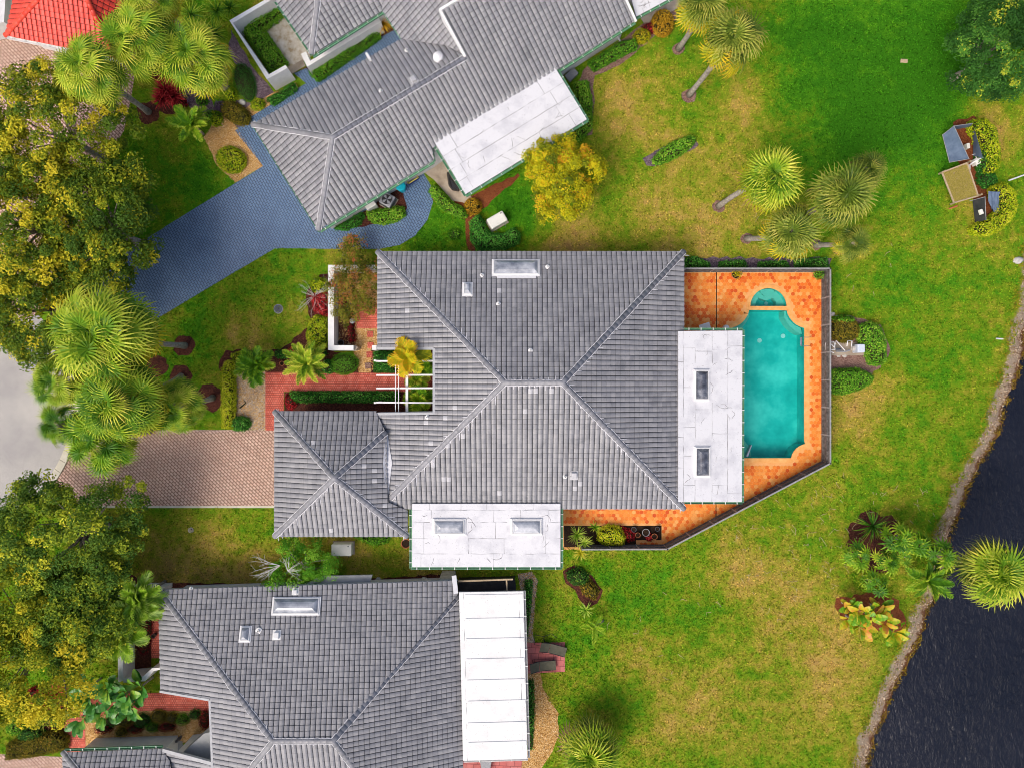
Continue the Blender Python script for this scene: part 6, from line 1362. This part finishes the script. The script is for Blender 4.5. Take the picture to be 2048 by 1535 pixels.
sh('groundcover', 'dark groundcover beside the lower gravel path', 'groundcover', [(1052, 1360), (1066, 1360), (1068, 1430), (1064, 1500), (1056, 1500)], .3, 'hedge_dark', t0=.6)
for k, (x, y, r, m_, lb) in enumerate([(245, 1440, 20, 'olive', 'olive mounded shrub next to the big-leaved plant'), (222, 1442, 15, 'hedge_dark', 'dark mounded shrub nearest the red walk corner'), (282, 1442, 17, 'hedge_dark', 'dark green mound in the middle of the gravel border'), (315, 1434, 17, 'olive', 'olive mound at the top of the gravel border'), (362, 1440, 14, 'hedge', 'light round shrub near the grey canopy'), (302, 1455, 13, 'hedge', 'round light green shrub among the red plants'), (240, 1465, 12, 'olive', 'small olive mound at the lower edge of the border'), (342, 1436, 14, 'olive', 'brown-green mound between two shrubs'), (388, 1430, 12, 'hedge_dark', 'dark mound beside the house end of the border')]):
    sh('shrub', lb, 'shrub', ell(x, y, r, r * .8), .5, m_, .06, 500, .4, group='border shrubs of the lower house')
for k, (x, y, rx, ry, lb) in enumerate([(268, 1458, 16, 9, 'dark red low plant between two olive mounds'), (332, 1455, 18, 9, 'dark red low plant below the olive mound'), (408, 1440, 13, 20, 'dark red plant against the lower house wall'), (205, 1458, 18, 10, 'dark red low plant beside the red walk'), (285, 1250, 18, 60, 'dark red groundcover inside the lower courtyard')]):
    sh('shrub', lb, 'shrub', ell(x, y, rx, ry), .4, 'red', .07, 320, .3, group='red plants of the lower house')
sh('hedge', 'olive hedge along the bottom pink drive', 'hedge', [(10, 1490), (60, 1470), (110, 1465), (132, 1475), (130, 1500), (60, 1515), (10, 1520)], .7, 'olive', t0=.25)
sh('shrub', 'dark leafy shrub above the olive hedge', 'shrub', ell(60, 1470, 26, 16), .6, 'dark', t0=.6)
sh('shrub', 'pale variegated shrub beside the dark red cordyline', 'shrub', ell(45, 1420, 26, 24), .7, 'dark', t0=.75)
# ------------------------------------------------------------------ OBJECTS
def generator(label, x, y, rz, L=1.25, Wd=.75, h=.75):
    c = P(x, y, h); b = Vector((c.x, c.y, 0)); o = thing('generator', label, 'generator', b, 'standby generators')
    MB().box(b + Vector((0, 0, .05)), (L * 1.12, Wd * 1.15, .1), rz).build('base_slab', MAT['concrete'], o)
    MB().box(b + Vector((0, 0, .1 + h * .38)), (L, Wd, h * .76), rz, bevel=.03).build('housing', MAT['cream'], o)
    MB().box(b + Vector((0, 0, .1 + h * .86)), (L * 1.03, Wd * 1.04, h * .24), rz, bevel=.09).build('lid', MAT['cream'], o)
    q = Matrix.Rotation(rz, 3, 'Z'); 
    for s_ in (-.28, .28): MB().tube([b + q @ Vector((L * s_, -Wd * .52, .3)), b + q @ Vector((L * s_, -Wd * .75, .32)), b + q @ Vector((L * s_, -Wd * .8, 0))], .018, 6).build('conduit', MAT['darkmetal'], o)
    MB().box(b + q @ Vector((L * .36, Wd * .34, h + .12)), (.1, .06, .03), rz).build('handle', MAT['darkmetal'], o)
generator('white generator inside the L-shaped hedge', 994, 440, R(30)); generator('white generator on the grass below the garage', 683, 1099, 0, 1.35, .8)
ac = thing('air_conditioner', 'round-topped dark air conditioner fan unit under the upper house gutter', 'air conditioner', P(776, 401))
c = P(778, 405, 0)
MB().box(c + Vector((0, 0, .04)), (1.0, 1.0, .08), R(-30)).build('base_slab', MAT['concrete'], ac)
v = MB(); v.box(c + Vector((0, 0, .45)), (.86, .86, .74), R(-30), bevel=.05)
v.build('casing', MAT['greymetal'], ac)
for k in range(9):
    for rz in (R(-30), R(60)):
        q_ = Matrix.Rotation(rz, 3, 'Z'); p_ = c + q_ @ Vector((-.36 + k * .09, -.44, .45)); MB().box(p_, (.03, .02, .62), rz).build('louvre', MAT['darkmetal'], ac)
MB().lathe(c + Vector((0, 0, .83)), [(.40, 0), (.40, .05), (.36, .07), (.35, .0)], 24, closed=False).build('fan_ring', MAT['greymetal'], ac)
MB().lathe(c + Vector((0, 0, .825)), [(.35, 0), (.34, .004)], 24).build('fan_well', MAT['black'], ac)
for k in range(4):
    a = R(25 + 90 * k); MB().prism([(c.x + r_ * math.cos(a + t_), c.y + r_ * math.sin(a + t_)) for r_, t_ in ((.07, -.3), (.31, -.28), (.33, .1), (.31, .42), (.07, .3))], .84, [.85, .85, .87, .89, .86][0]).build('fan_blade', MAT['greymetal'], ac)
MB().lathe(c + Vector((0, 0, .84)), [(.08, 0), (.08, .05), (.04, .06)], 12).build('hub', MAT['darkmetal'], ac)
o = MB().box(P(743, 413, .45), (.75, .42, .9), R(32), bevel=.04).build('meter_cabinet', MAT['cream']); tag(o, 'cream metal cabinet under the upper house gutter beside the air conditioner', 'cabinet')
b_ = thing('recycling_bin', 'bright turquoise bin on the blue paving under the gutter', 'bin', P(803, 377)); c = P(805, 379, 0)
MB().lathe(c, [(.26, .0), (.33, .85), (.34, .86)], 8).build('body', MAT['teal_plastic'], b_); MB().lathe(c, [(.37, .87), (.37, .92), (.30, .98), (.05, 1.0)], 8).build('lid', MAT['teal_plastic'], b_); MB().beam(c + Vector((-.3, .25, .9)), c + Vector((-.1, .38, .9)), .04, .05).build('handle', MAT['teal_plastic'], b_)
b_ = thing('recycling_crate', 'dark blue tray with yellow rim beside the turquoise bin', 'crate', P(823, 357)); c = P(825, 360, 0)
for k, (sx, sy, px_, py_) in enumerate(((.8, .04, 0, .2), (.8, .04, 0, -.2), (.04, .44, .4, 0), (.04, .44, -.4, 0))):
    q_ = Matrix.Rotation(R(32), 3, 'Z') @ Vector((px_, py_, .2)); MB().box(c + q_, (sx, sy, .36), R(32)).build('side', MAT['blue_plastic'], b_); MB().box(c + q_ + Vector((0, 0, .2)), (sx + .03, sy + .03, .04), R(32)).build('rim', MAT['yellow_plastic'], b_)
MB().box(c + Vector((0, 0, .03)), (.8, .42, .04), R(32)).build('base', MAT['blue_plastic'], b_)
o = MB()
cv = [(893, 346), (897, 345), (903, 356), (912, 368), (919, 378), (917, 384), (904, 381), (897, 372)]
lo = px(cv, 0); hi = inset([(p.x, p.y) for p in px(cv, 1.0)], .10); n_ = len(cv)
v = [tuple(p) for p in lo] + [(p[0] * .5 + l.x * .5, p[1] * .5 + l.y * .5, .7 + .05 * (i % 2)) for i, (p, l) in enumerate(zip(hi, lo))] + [(p[0], p[1], 1.0 + .06 * (i % 2)) for i, p in enumerate(hi)]
o.add(v, [(r_ * n_ + i, r_ * n_ + (i + 1) % n_, r_ * n_ + n_ + (i + 1) % n_, r_ * n_ + n_ + i) for r_ in range(2) for i in range(n_)] + [tuple(range(2 * n_, 3 * n_))])
tag(o.build('covered_grill', MAT['black']), 'barbecue under a black cover on the concrete slab', 'barbecue')
def disc(name, label, cat, x, y, r, mat, h=.05, rim=None, knob=True):
    o = thing(name, label, cat, P(x, y)); MB().lathe(P(x, y), [(r, -.02), (r, h), (r * .88, h + .012), (r * .86, h)], 20).build('rim', MAT[rim or mat], o); MB().lathe(P(x, y), [(r * .85, h - .01), (r * .84, h + .004)], 20).build('cover', MAT[mat], o)
    if knob: MB().box(P(x, y, h + .01) + Vector((.02, .04, 0)), (.09, .07, .02)).build('lifting_slot', MAT['black'], o)
disc('manhole', 'round dark grey manhole cover on the lawn beside the blue drive', 'manhole', 557, 618, .33, 'darkmetal', .05, 'greymetal')
disc('manhole', 'grey drain cover with pale surround below the pink drive', 'drain cover', 276, 1056, .32, 'greymetal', .04, 'darkmetal')
disc('valve_cover', 'small tan valve cover on the lawn below the pink drive', 'valve cover', 382, 1059, .2, 'concrete', .04, 'stone')
sheet('bare_patch', wobble(ell(268, 1055, 22, 12, 0, 12), 2), 'gravel_grey', .011, ex=False)
o = thing('garden_lamp', 'small round grey lamp beside the brick patio', 'lamp', P(705, 642)); MB().lathe(P(705, 642), [(.05, 0), (.04, .5)], 10).build('post', MAT['darkmetal'], o); MB().lathe(P(705, 642, .5), [(.16, 0), (.19, .05), (.12, .14), (.03, .18)], 16).build('lamp_shade', MAT['greymetal'], o)
def pot(label, x, y, r=.22, h=.35, mat='terracotta', plant=None, group='plant pots'):
    c = P(x, y); o = thing('plant_pot', label, 'plant pot', c, group); MB().lathe(c, [(r * .7, .02), (r * .95, h), (r * 1.08, h), (r * 1.08, h + .05), (r * .93, h + .05), (r * .88, h - .03)], 18, closed=False).build('pot', MAT[mat], o); MB().lathe(c, [(r * .9, h - .04), (r * .88, h - .02)], 16).build('soil', MAT['soil'], o)
    if plant:
        m_, R_, n = plant; q = rnd_dirs(n, 0) * (RNG.random(n) ** .5)[:, None] * R_ + np.array([c.x, c.y, h + R_ * .5]); MB().leaves(q, rnd_dirs(n, .1), .11, .06, np.clip(RNG.normal(.5, .25, n), 0, 1)).build('foliage', LM[m_], o)
pot('terracotta pot with a thin yellow plant against the top fence', 1468, 551, .3, .4, 'terracotta', ('yellow', .38, 150)); pot('pot with a leafy green plant in the fence corner', 1629, 552, .24, .4, 'terracotta', ('hedge', .42, 260))
for x, y, r, m_, lb in [(1266, 1056, .17, 'darkmetal', 'small dark pot at the top of the deck planter'), (1274, 1067, .17, 'terracotta', 'terracotta pot beside the crimson planter plant'), (1290, 1062, .25, 'greymetal', 'largest grey pot in the deck planter'), (1307, 1070, .2, 'terracotta', 'terracotta pot with white rim near the planter end'), (1313, 1055, .15, 'darkmetal', 'smallest dark pot in the planter corner')]: pot(lb, x, y, r, .32, m_)
pot('low round pot inside the courtyard corner', 683, 686, .2, .2, 'darkmetal'); pot('dark pot on the mulch beside the red walk palm', 566, 727, .16, .25, 'terracotta')
pot('large terracotta pot in the gap beside the garage corner', 813, 1084, .32, .3, 'terracotta'); pot('dark pot beside the red strip of the lower courtyard', 312, 1267, .14, .3, 'black')
def lounger(label, head, foot, wd=.62, hz=.36, back=.75):
    a, b = P(*head), P(*foot); d_ = (b - a).normalized(); s_ = Vector((-d_.y, d_.x, 0)); L = (b - a).length; o = thing('sun_lounger', label, 'sun lounger', (a + b) / 2, 'loungers on the pink pad')
    hinge = a + d_ * L * .36; up = Vector((0, 0, 1))
    def pad(name, p, q_, z0, z1):
        v = []
        for i in range(6):
            u = i / 5; c_ = p.lerp(q_, u) + up * (z0 + (z1 - z0) * u - .03 * math.sin(math.pi * u))
            for k in (-1, -.5, 0, .5, 1): v.append(tuple(c_ + s_ * (wd / 2 * k) - up * (.025 * (1 - k * k))))
        f = [(5 * i + k, 5 * i + k + 1, 5 * i + 6 + k, 5 * i + 5 + k) for i in range(5) for k in range(4)]; n_ = len(v)
        v += [(x, y, z - .02) for x, y, z in v]; f += [tuple(n_ + k for k in reversed(q)) for q in f]
        return MB().add(v, f).build(name, MAT['sling'], o, smooth=True)
    pad('backrest', a, hinge, back, hz + .03); pad('seat', hinge + d_ * .02, b, hz + .03, hz + .02)
    for k in (-1, 1):
        e = s_ * (k * (wd / 2 + .02)); MB().tube([hinge + e + up * hz, b + e + up * hz], .022, 6).build('side_rail', MAT['black'], o); MB().tube([a + e + up * (back - .02), hinge + e + up * hz], .02, 6).build('back_rail', MAT['black'], o)
        for u in (.12, .92): MB().tube([a + d_ * L * u + e + up * hz, a + d_ * L * u + e], .022, 6).build('leg', MAT['black'], o)
        MB().tube([a + d_ * L * .1 + e + up * hz, hinge + e + up * hz], .022, 6).build('side_rail', MAT['black'], o)
    return o
lounger('olive lounger lying askew across the top of the pink pad', (1080, 1286), (1131, 1300)); lounger('olive lounger lying straight in the middle of the pink pad', (1060, 1329), (1111, 1325))
o = thing('patio_chair', 'black tubular chair frame beside the askew lounger', 'chair', P(1073, 1283))
for z, pts in ((.42, [(1070, 1268), (1088, 1272), (1084, 1291), (1069, 1288), (1070, 1268)]),): MB().tube([P(x, y, z) for x, y in pts], .02, 6).build('seat_frame', MAT['black'], o)
for x, y in ((1070, 1268), (1088, 1272), (1084, 1291), (1069, 1288)): MB().tube([P(x, y, .42), P(x, y, 0)], .018, 6).build('leg', MAT['black'], o)
MB().tube([P(1088, 1272, .42), P(1103, 1266, .8), P(1113, 1274, .85)], .018, 6).build('arm_rail', MAT['black'], o)
o = MB().box(P(1410, 654, .55), (.75, .5, .04), R(18)).box(P(1410, 654, .28), (.5, .3, .5), R(18), bevel=.03).build('side_table', MAT['white']); tag(o, 'tilted white table at the edge of the pool-side roof', 'table')
o = MB().lathe(P(1450, 656, 0), [(.2, .0), (.2, .35), (.16, .42), (.03, .45)], 14).build('deck_stool', MAT['white']); tag(o, 'small round white stool on the deck beside the roof edge', 'stool')
# pool pump set
pm = thing('pool_pump', 'white-piped pool pump set straddling the board fence', 'pump', P(1695, 693))
def pipe(pts, r=.035, name='pipe', mat='pvc'): MB().tube([P(x, y, z) for x, y, z in pts], r, 7).build(name, MAT[mat], pm)
pipe([(1652, 685, .1), (1652, 685, .75), (1668, 684, .75), (1670, 699, .75), (1652, 700, .75), (1652, 686, .75)])
pipe([(1668, 700, .6), (1672, 681, .6), (1689, 700, .6), (1690, 702, .3)]); pipe([(1650, 706, .5), (1660, 702, .5), (1668, 706, .5)]); pipe([(1694, 692, .6), (1695, 682, .7), (1704, 682, .7), (1703, 693, .5)])
pipe([(1655, 690, .8), (1662, 688, .82), (1668, 694, .8)], .03); pipe([(1672, 702, .35), (1690, 703, .35), (1700, 700, .35)], .06, 'pipe', 'greymetal'); pipe([(1726, 700, .4), (1735, 698, .4), (1733, 710, .1)], .03)
MB().tube([P(1704, 697, .35), P(1712, 695, .35)], [.17, .2], 12).build('motor', MAT['stone'], pm); MB().tube([P(1671, 698, .5), P(1682, 699, .5)], .09, 10).build('motor', MAT['darkmetal'], pm)
MB().box(P(1717, 697, .42), (.52, .58, .84), 0, bevel=.05).build('filter_tank', MAT['palebox'], pm); MB().box(P(1728, 696, .3), (.18, .4, .5), 0, bevel=.03).build('junction_box', MAT['black'], pm)
MB().box(P(1697, 698, .04), (2.4, .9, .08)).build('base_slab', MAT['concrete'], pm)
for k, (x, y, r) in enumerate(((1677, 711, .17), (1689, 711, .19), (1665, 628, .2), (1674, 633, .14), (2036, 521, .35), (848, 1218 - 60, .25), (757, 1158, .22), (485, 205, .28), (1935, 362, .2))):
    lb = ['pinkish stone on the ground below the pump', 'tan rounded stone below the pump beside the pinkish one', 'pale stone against the pool fence above the shrubs', 'small white stone near the pool fence', 'pale boulder on the bank at the picture edge', 'flat stone in the gap under the lower house eave', 'broken tile lying in the shaded strip between houses', 'pale grey boulder beside the yellow shrub', 'stone half buried beside the enclosure panel'][k]
    v = []; n1, n2 = 5, 9
    for i in range(n1):
        for j in range(n2):
            a, e = 2 * math.pi * j / n2, math.pi * .5 * i / (n1 - 1); q = r * (1 + RNG.uniform(-.14, .14)); v.append((q * math.cos(a) * math.cos(e), q * math.sin(a) * math.cos(e) * .8, q * .6 * math.sin(e)))
    p = P(x, y); f = [(i * n2 + j, i * n2 + (j + 1) % n2, (i + 1) * n2 + (j + 1) % n2, (i + 1) * n2 + j) for i in range(n1 - 1) for j in range(n2)] + [tuple(range((n1 - 1) * n2, n1 * n2))]
    tag(MB().add([(a + p.x, b + p.y, c_ - .02) for a, b, c_ in v], f).build('stone', MAT['stone'], smooth=True), lb, 'stone', 'loose stones')
# screened utility enclosures
def screen(o, top, bot, z1, z0, name='screen', mat='tarp', n=10, m_=6, wob=.06):
    """fabric hanging or sagging between a top line and a lower line"""
    a0, a1 = [P(*q, z1) for q in top]; b0, b1 = [P(*q, z0) for q in bot]; v = []
    for i in range(n + 1):
        for j in range(m_ + 1):
            p = a0.lerp(a1, i / n).lerp(b0.lerp(b1, i / n), j / m_); k = math.sin(math.pi * j / m_); v.append((p.x + wob * .4 * k * math.sin(i * 1.7), p.y, p.z - wob * k * (1 + math.sin(i * 2.1 + j))))
    nn = len(v); f = [(i * (m_ + 1) + j, (i + 1) * (m_ + 1) + j, (i + 1) * (m_ + 1) + j + 1, i * (m_ + 1) + j + 1) for i in range(n) for j in range(m_)]
    return MB().add(v, f).build(name, MAT[mat], o, smooth=True)
en = thing('screen_enclosure', 'blue-grey fabric screen enclosure in the upper lime hedge', 'enclosure', P(1915, 290))
screen(en, [(1908, 252), (1938, 318)], [(1885, 271), (1899, 324)], 1.2, .35, wob=.10); screen(en, [(1908, 252), (1945, 247)], [(1911, 259), (1943, 254)], 1.2, .1); screen(en, [(1950, 262), (1966, 316)], [(1945, 262), (1946, 310)], 1.25, .15, wob=.12)
for x, y in ((1885, 270), (1908, 252), (1938, 318), (1899, 325), (1945, 247), (1950, 260), (1966, 316)): MB().tube([P(x, y, 0), P(x, y, 1.25)], .03, 6).build('post', MAT['woodcap'], en)
for a, b in (((1885, 270), (1908, 252)), ((1908, 252), (1938, 318)), ((1938, 318), (1899, 325)), ((1885, 270), (1899, 325)), ((1908, 252), (1945, 247))): MB().tube([P(*a, 1.22), P(*b, 1.22)], .022, 6).build('rail', MAT['woodcap'], en)
e2_ = thing('screen_enclosure', 'dark and blue fabric screen enclosure in the lower lime hedge', 'enclosure', P(1960, 430))
screen(e2_, [(1970, 394), (1972, 440)], [(1945, 402), (1950, 446)], 1.1, .1, mat='oldtarp', wob=.05); screen(e2_, [(1977, 383), (2000, 384)], [(1990, 434), (2000, 430)], 1.1, .5, wob=.16)
for x, y in ((1970, 394), (1972, 440), (1940, 402), (1977, 383), (2000, 384)): MB().tube([P(x, y, 0), P(x, y, 1.15)], .028, 6).build('post', MAT['woodcap'], e2_)
for a, b in (((1970, 394), (1972, 440)), ((1970, 394), (1940, 402))): MB().tube([P(*a, 1.12), P(*b, 1.12)], .022, 6).build('rail', MAT['woodcap'], e2_)
tr_ = thing('turf_roof', 'flat straw-coloured mat-covered panel between the two screen enclosures', 'panel', P(1922, 368)); tq = [(1884, 345), (1934, 326), (1956, 392), (1908, 406)]
MB().prism(px(tq, .9), .8, .86).build('panel', MAT['tanwood'], tr_)
w_ = px(inset(tq, 2), .9); n = 5200; U1 = RNG.random((n, 2)); q0 = np.array([list(p) for p in w_]); C = (q0[0] * (1 - U1[:, :1]) + q0[1] * U1[:, :1]) * (1 - U1[:, 1:]) + (q0[3] * (1 - U1[:, :1]) + q0[2] * U1[:, :1]) * U1[:, 1:]
C[:, 2] = .9; LM['mat'] = leafmat('matting', [(0, (.26, .24, .04)), (.5, (.48, .41, .09)), (1, (.64, .52, .2))]); MB().leaves(C, RNG.normal(scale=.4, size=(n, 3)) + np.array([0, 0, 1]), .10, .04, np.clip(RNG.normal(.5, .25, n), 0, 1)).build('matting', LM['mat'], tr_, kind='stuff')
for i in range(4): MB().beam(P(*tq[i], .9), P(*tq[(i + 1) % 4], .9), .08, .09).build('edge_board', MAT['tanwood'], tr_); MB().box(P(*tq[i], .42), (.09, .09, .84)).build('post', MAT['tanwood'], tr_)
up_ = thing('irrigation_pump', 'white irrigation pump with pipes beside the upper screen enclosure', 'pump', P(1952, 325))
MB().box(P(1952, 324, .25), (.4, .45, .5), R(20), bevel=.06).build('housing', MAT['cream'], up_); MB().tube([P(1956, 326, .3), P(1960, 323, .3)], [.14, .12], 10).build('motor', MAT['pvc'], up_)
MB().tube([P(1938, 331, .3), P(1952, 321, .55), P(1968, 314, .6), P(1980, 307, .5)], .045, 8).build('pipe', MAT['pvc'], up_); MB().tube([P(1944, 310, .4), P(1950, 308, .4), P(1954, 320, .4)], .025, 6).build('pipe', MAT['pvc'], up_); MB().tube([P(1952, 330, .3), P(1960, 340, .3), P(1955, 346, .1)], .025, 6).build('pipe', MAT['pvc'], up_)
for x, y, rz, lb in ((1932, 294, 5, 'small cream control box on the mulch inside the upper enclosure'), (1962, 424, 20, 'small white control box on the dark lower enclosure screen')):
    o = MB().box(P(x, y, 1.0 if y > 400 else .3), (.22, .36, .2 if y > 400 else .6), R(rz), bevel=.04).build('control_box', MAT['cream']); tag(o, lb, 'control box')
o = MB().tube([P(1938, 332, .55), P(1937, 340, .3)], [.1, .12], 10).build('valve', MAT['pvc']); tag(o, 'white valve body at the corner of the matted panel', 'valve')
for pts, lb in (([(1993, 677, .12), (2032, 679.5, -.3)], 'white drain pipe running down the bank to the lake'), ([(2018, 361, .35), (2060, 346, .1)], 'pale pipe crossing the lawn from the lower lime hedge')):
    tag(MB().tube([P(*p) for p in pts], .055, 9).build('drain_pipe', MAT['pvc']), lb, 'pipe')
tag(MB().box(P(1808, 122, .03), (.5, .26, .07), R(-3), bevel=.02).build('survey_slab', MAT['tanwood']), 'small tan slab lying alone on the upper green lawn', 'slab')
tag(MB().tube([P(1898, 418, .05), P(1914, 412, .05)], [.05, .07], 8).build('fallen_log', MAT['terracotta']), 'short orange log on the grass below the matted panel', 'log')
tag(MB().beam(P(1134, 157, .3), P(1152, 141, .3), .5, .06).beam(P(1136, 160, .14), P(1152, 145, .14), .4, .26).build('bench', MAT['greymetal']), 'grey bench under the eave of the upper house', 'bench')
tag(MB().beam(P(1233, 68, 1.4), P(1241, 84, .05), .12, .10).build('downspout', MAT['white']), 'white downspout leaning from the upper house gutter', 'downspout')
o = MB().prism(px([(958, 1510), (985, 1510), (978, 1550), (965, 1550)], .6), .3, .6).build('patio_table', MAT['greymetal']); tag(o, 'grey table below the end of the lower white roof', 'table')
o = MB().lathe(P(362, 1472, 0), [(.10, 0), (.14, .3), (.08, .5), (.12, .62), (.05, .78)], 10).build('garden_statue', MAT['darkmetal']); tag(o, 'small dark garden statue at the grey canopy corner', 'statue')
o = MB().tube([P(480, 815, .15), P(492, 805, .4)], [.06, .03], 7).tube([P(492, 805, .4), P(486, 798, .6)], [.03, .01], 6).build('driftwood', MAT['twig']); tag(o, 'dark driftwood piece on the pale gravel', 'driftwood')
# fallen palm stalks and twigs on the lawn: uncountable litter
mb = MB(); lit = [(1560, 1040), (1620, 1080), (1650, 1010), (1630, 1110), (1670, 1150), (1590, 1130), (1700, 1080), (1600, 1200), (1720, 1000), (1560, 1150), (1640, 1180), (1500, 1130), (1800, 1020), (1850, 1010), (1500, 1070), (1490, 400), (1700, 560), (1780, 520), (1600, 980), (1740, 1160), (1400, 1200), (1320, 1320), (1270, 1230)]
for k in range(170):
    x, y = lit[int(RNG.integers(0, len(lit)))]; x += RNG.normal() * 38; y += RNG.normal() * 28; a = RNG.uniform(0, math.pi); l = RNG.uniform(4, 17)
    dx, dy = math.cos(a) * l, math.sin(a) * l; c_ = RNG.normal() * 3
    if in_poly(np.array([P(x, y).x]), np.array([P(x, y).y]), W2(DECK))[0]: continue
    if x > 1870: continue
    mb.tube([P(x - dx / 2, y - dy / 2, .03), P(x + c_, y + c_, .07), P(x + dx / 2, y + dy / 2, .03)], [.018, .016, .006], 4)
o = mb.build('fallen_twigs', MAT['straw']); tag(o, 'straw-coloured palm stalks littering the lawn', kind='stuff')
# pebbles on the gravel: loose stones big enough to catch light
def pebbles(poly, n, mat_name, r=.035):
    w_ = W2(poly); xs = [p[0] for p in w_]; ys = [p[1] for p in w_]; X = RNG.uniform(min(xs), max(xs), n * 3); Y = RNG.uniform(min(ys), max(ys), n * 3); k = in_poly(X, Y, w_); X, Y = X[k][:n], Y[k][:n]
    C = np.stack([X, Y, np.full(len(X), .03)], 1); return C
LM['pebble'] = leafmat('pebble', [(0, (.20, .09, .02)), (.35, (.48, .26, .07)), (.7, (.66, .42, .17)), (1, (.78, .62, .40))], .8, .3, 0)
mb = MB()
for poly, n in (([(406, 275), (440, 228), (470, 250), (527, 332), (470, 366), (434, 330)], 2500), ([(1052, 1343), (1080, 1343), (1086, 1375), (1117, 1425), (1117, 1470), (1080, 1540), (1040, 1560), (1050, 1420)], 3000), ([(715, 656), (756, 656), (756, 742), (718, 742)], 1000), ([(675, 590), (714, 590), (714, 690), (675, 690)], 700), ([(172, 1436), (255, 1420), (430, 1420), (420, 1460), (300, 1484), (172, 1503)], 2600), ([(462, 745), (530, 740), (530, 857), (470, 858)], 2000), ([(1036, 1146), (1064, 1142), (1076, 1160), (1064, 1285), (1050, 1285)], 900)):
    C = pebbles(poly, n, None); mb.leaves(C, RNG.normal(scale=.35, size=C.shape) + np.array([0, 0, 1]), RNG.uniform(.06, .12, len(C)), RNG.uniform(.05, .09, len(C)), np.clip(RNG.normal(.5, .27, len(C)), 0, 1), fold=-.15)
tag(mb.build('loose_pebbles', LM['pebble']), 'loose tan pebbles on the gravel beds', kind='stuff')

# bank: weeds at the waterline, loose stones above it
n = 9000; Y = RNG.uniform(P(0, 1560).y, P(0, 450).y, n); sx = np.interp(Y, SY, SX); dd = np.where(RNG.random(n) < .5, RNG.normal(.05, .16, n), RNG.normal(1.25, .28, n)); X = sx - dd / .88; dz = shore_d(X, Y); Z = land_z(dz) + RNG.uniform(.0, .10, n)
k = (dz > -.3) & (np.sin(Y * 2.3) + np.sin(Y * 5.9 + 2) + RNG.normal(scale=.6, size=n) > -.4)
LM['bankweed'] = leafmat('bank_weed', [(0, (.10, .05, .015)), (.35, (.34, .22, .02)), (.6, (.42, .36, .02)), (.8, (.20, .30, .012)), (1, (.10, .22, .01))])
t_ = np.clip(np.where(dd < .6, .3, .8) + RNG.normal(scale=.2, size=n), 0, 1)
tag(MB().leaves(np.stack([X, Y, Z], 1)[k], (RNG.normal(scale=.6, size=(n, 3)) + np.array([0, 0, .8]))[k], RNG.uniform(.12, .3, n)[k], RNG.uniform(.04, .08, n)[k], t_[k]).build('bank_weeds', LM['bankweed']), 'yellow and green weeds along the lake bank', kind='stuff')
n = 5000; Y = RNG.uniform(P(0, 1560).y, P(0, 450).y, n); dd = RNG.uniform(.15, 1.15, n); X = np.interp(Y, SY, SX) - dd / .88; C = np.stack([X, Y, land_z(shore_d(X, Y)) + .02], 1)
tag(MB().leaves(C, RNG.normal(scale=.4, size=C.shape) + np.array([0, 0, 1]), RNG.uniform(.06, .2, n), RNG.uniform(.05, .14, n), np.clip(RNG.normal(.6, .3, n), 0, 1), fold=-.2).build('bank_stones', leafmat('bank_stone', [(0, (.10, .05, .025)), (.5, (.32, .21, .12)), (1, (.58, .47, .34))], .9, .2, 0)), 'loose stones along the lake bank', kind='stuff')
# ------------------------------------------------------------------ TURF
N = 440000
X = RNG.uniform(P(-25, 0).x, P(2073, 0).x, N); Y = RNG.uniform(P(0, 1560).y, P(0, -25).y, N)
keep = shore_d(X, Y) > 1.45 + RNG.normal(scale=.2, size=N)
for poly in EX:
    xs = [p[0] for p in poly]; ys = [p[1] for p in poly]; bb = (X > min(xs)) & (X < max(xs)) & (Y > min(ys)) & (Y < max(ys)) & keep
    i_ = np.nonzero(bb)[0]
    if len(i_): keep[i_[in_poly(X[i_], Y[i_], poly)]] = False
X, Y = X[keep], Y[keep]; n = len(X)
C = np.stack([X, Y, RNG.uniform(.02, .06, n)], 1)
Nn = RNG.normal(scale=.75, size=(n, 3)); Nn[:, 2] = np.abs(Nn[:, 2]) + .35
mb = MB().leaves(C, Nn, RNG.uniform(.09, .22, n), RNG.uniform(.035, .07, n), RNG.random(n))
tf = mb.build('grass', MAT['grass']); tag(tf, 'short lawn grass, lush green to dry straw', kind='stuff')
a_ = tf.data.attributes.new('dry', 'FLOAT', 'FACE'); a_.data.foreach_set('value', dry_at(X * F / CAMZ + CX, -Y * F / CAMZ + CY).astype(np.float32))
print('objects', len(bpy.data.objects), 'polys', sum(len(o.data.polygons) for o in bpy.data.objects if o.type == 'MESH'))
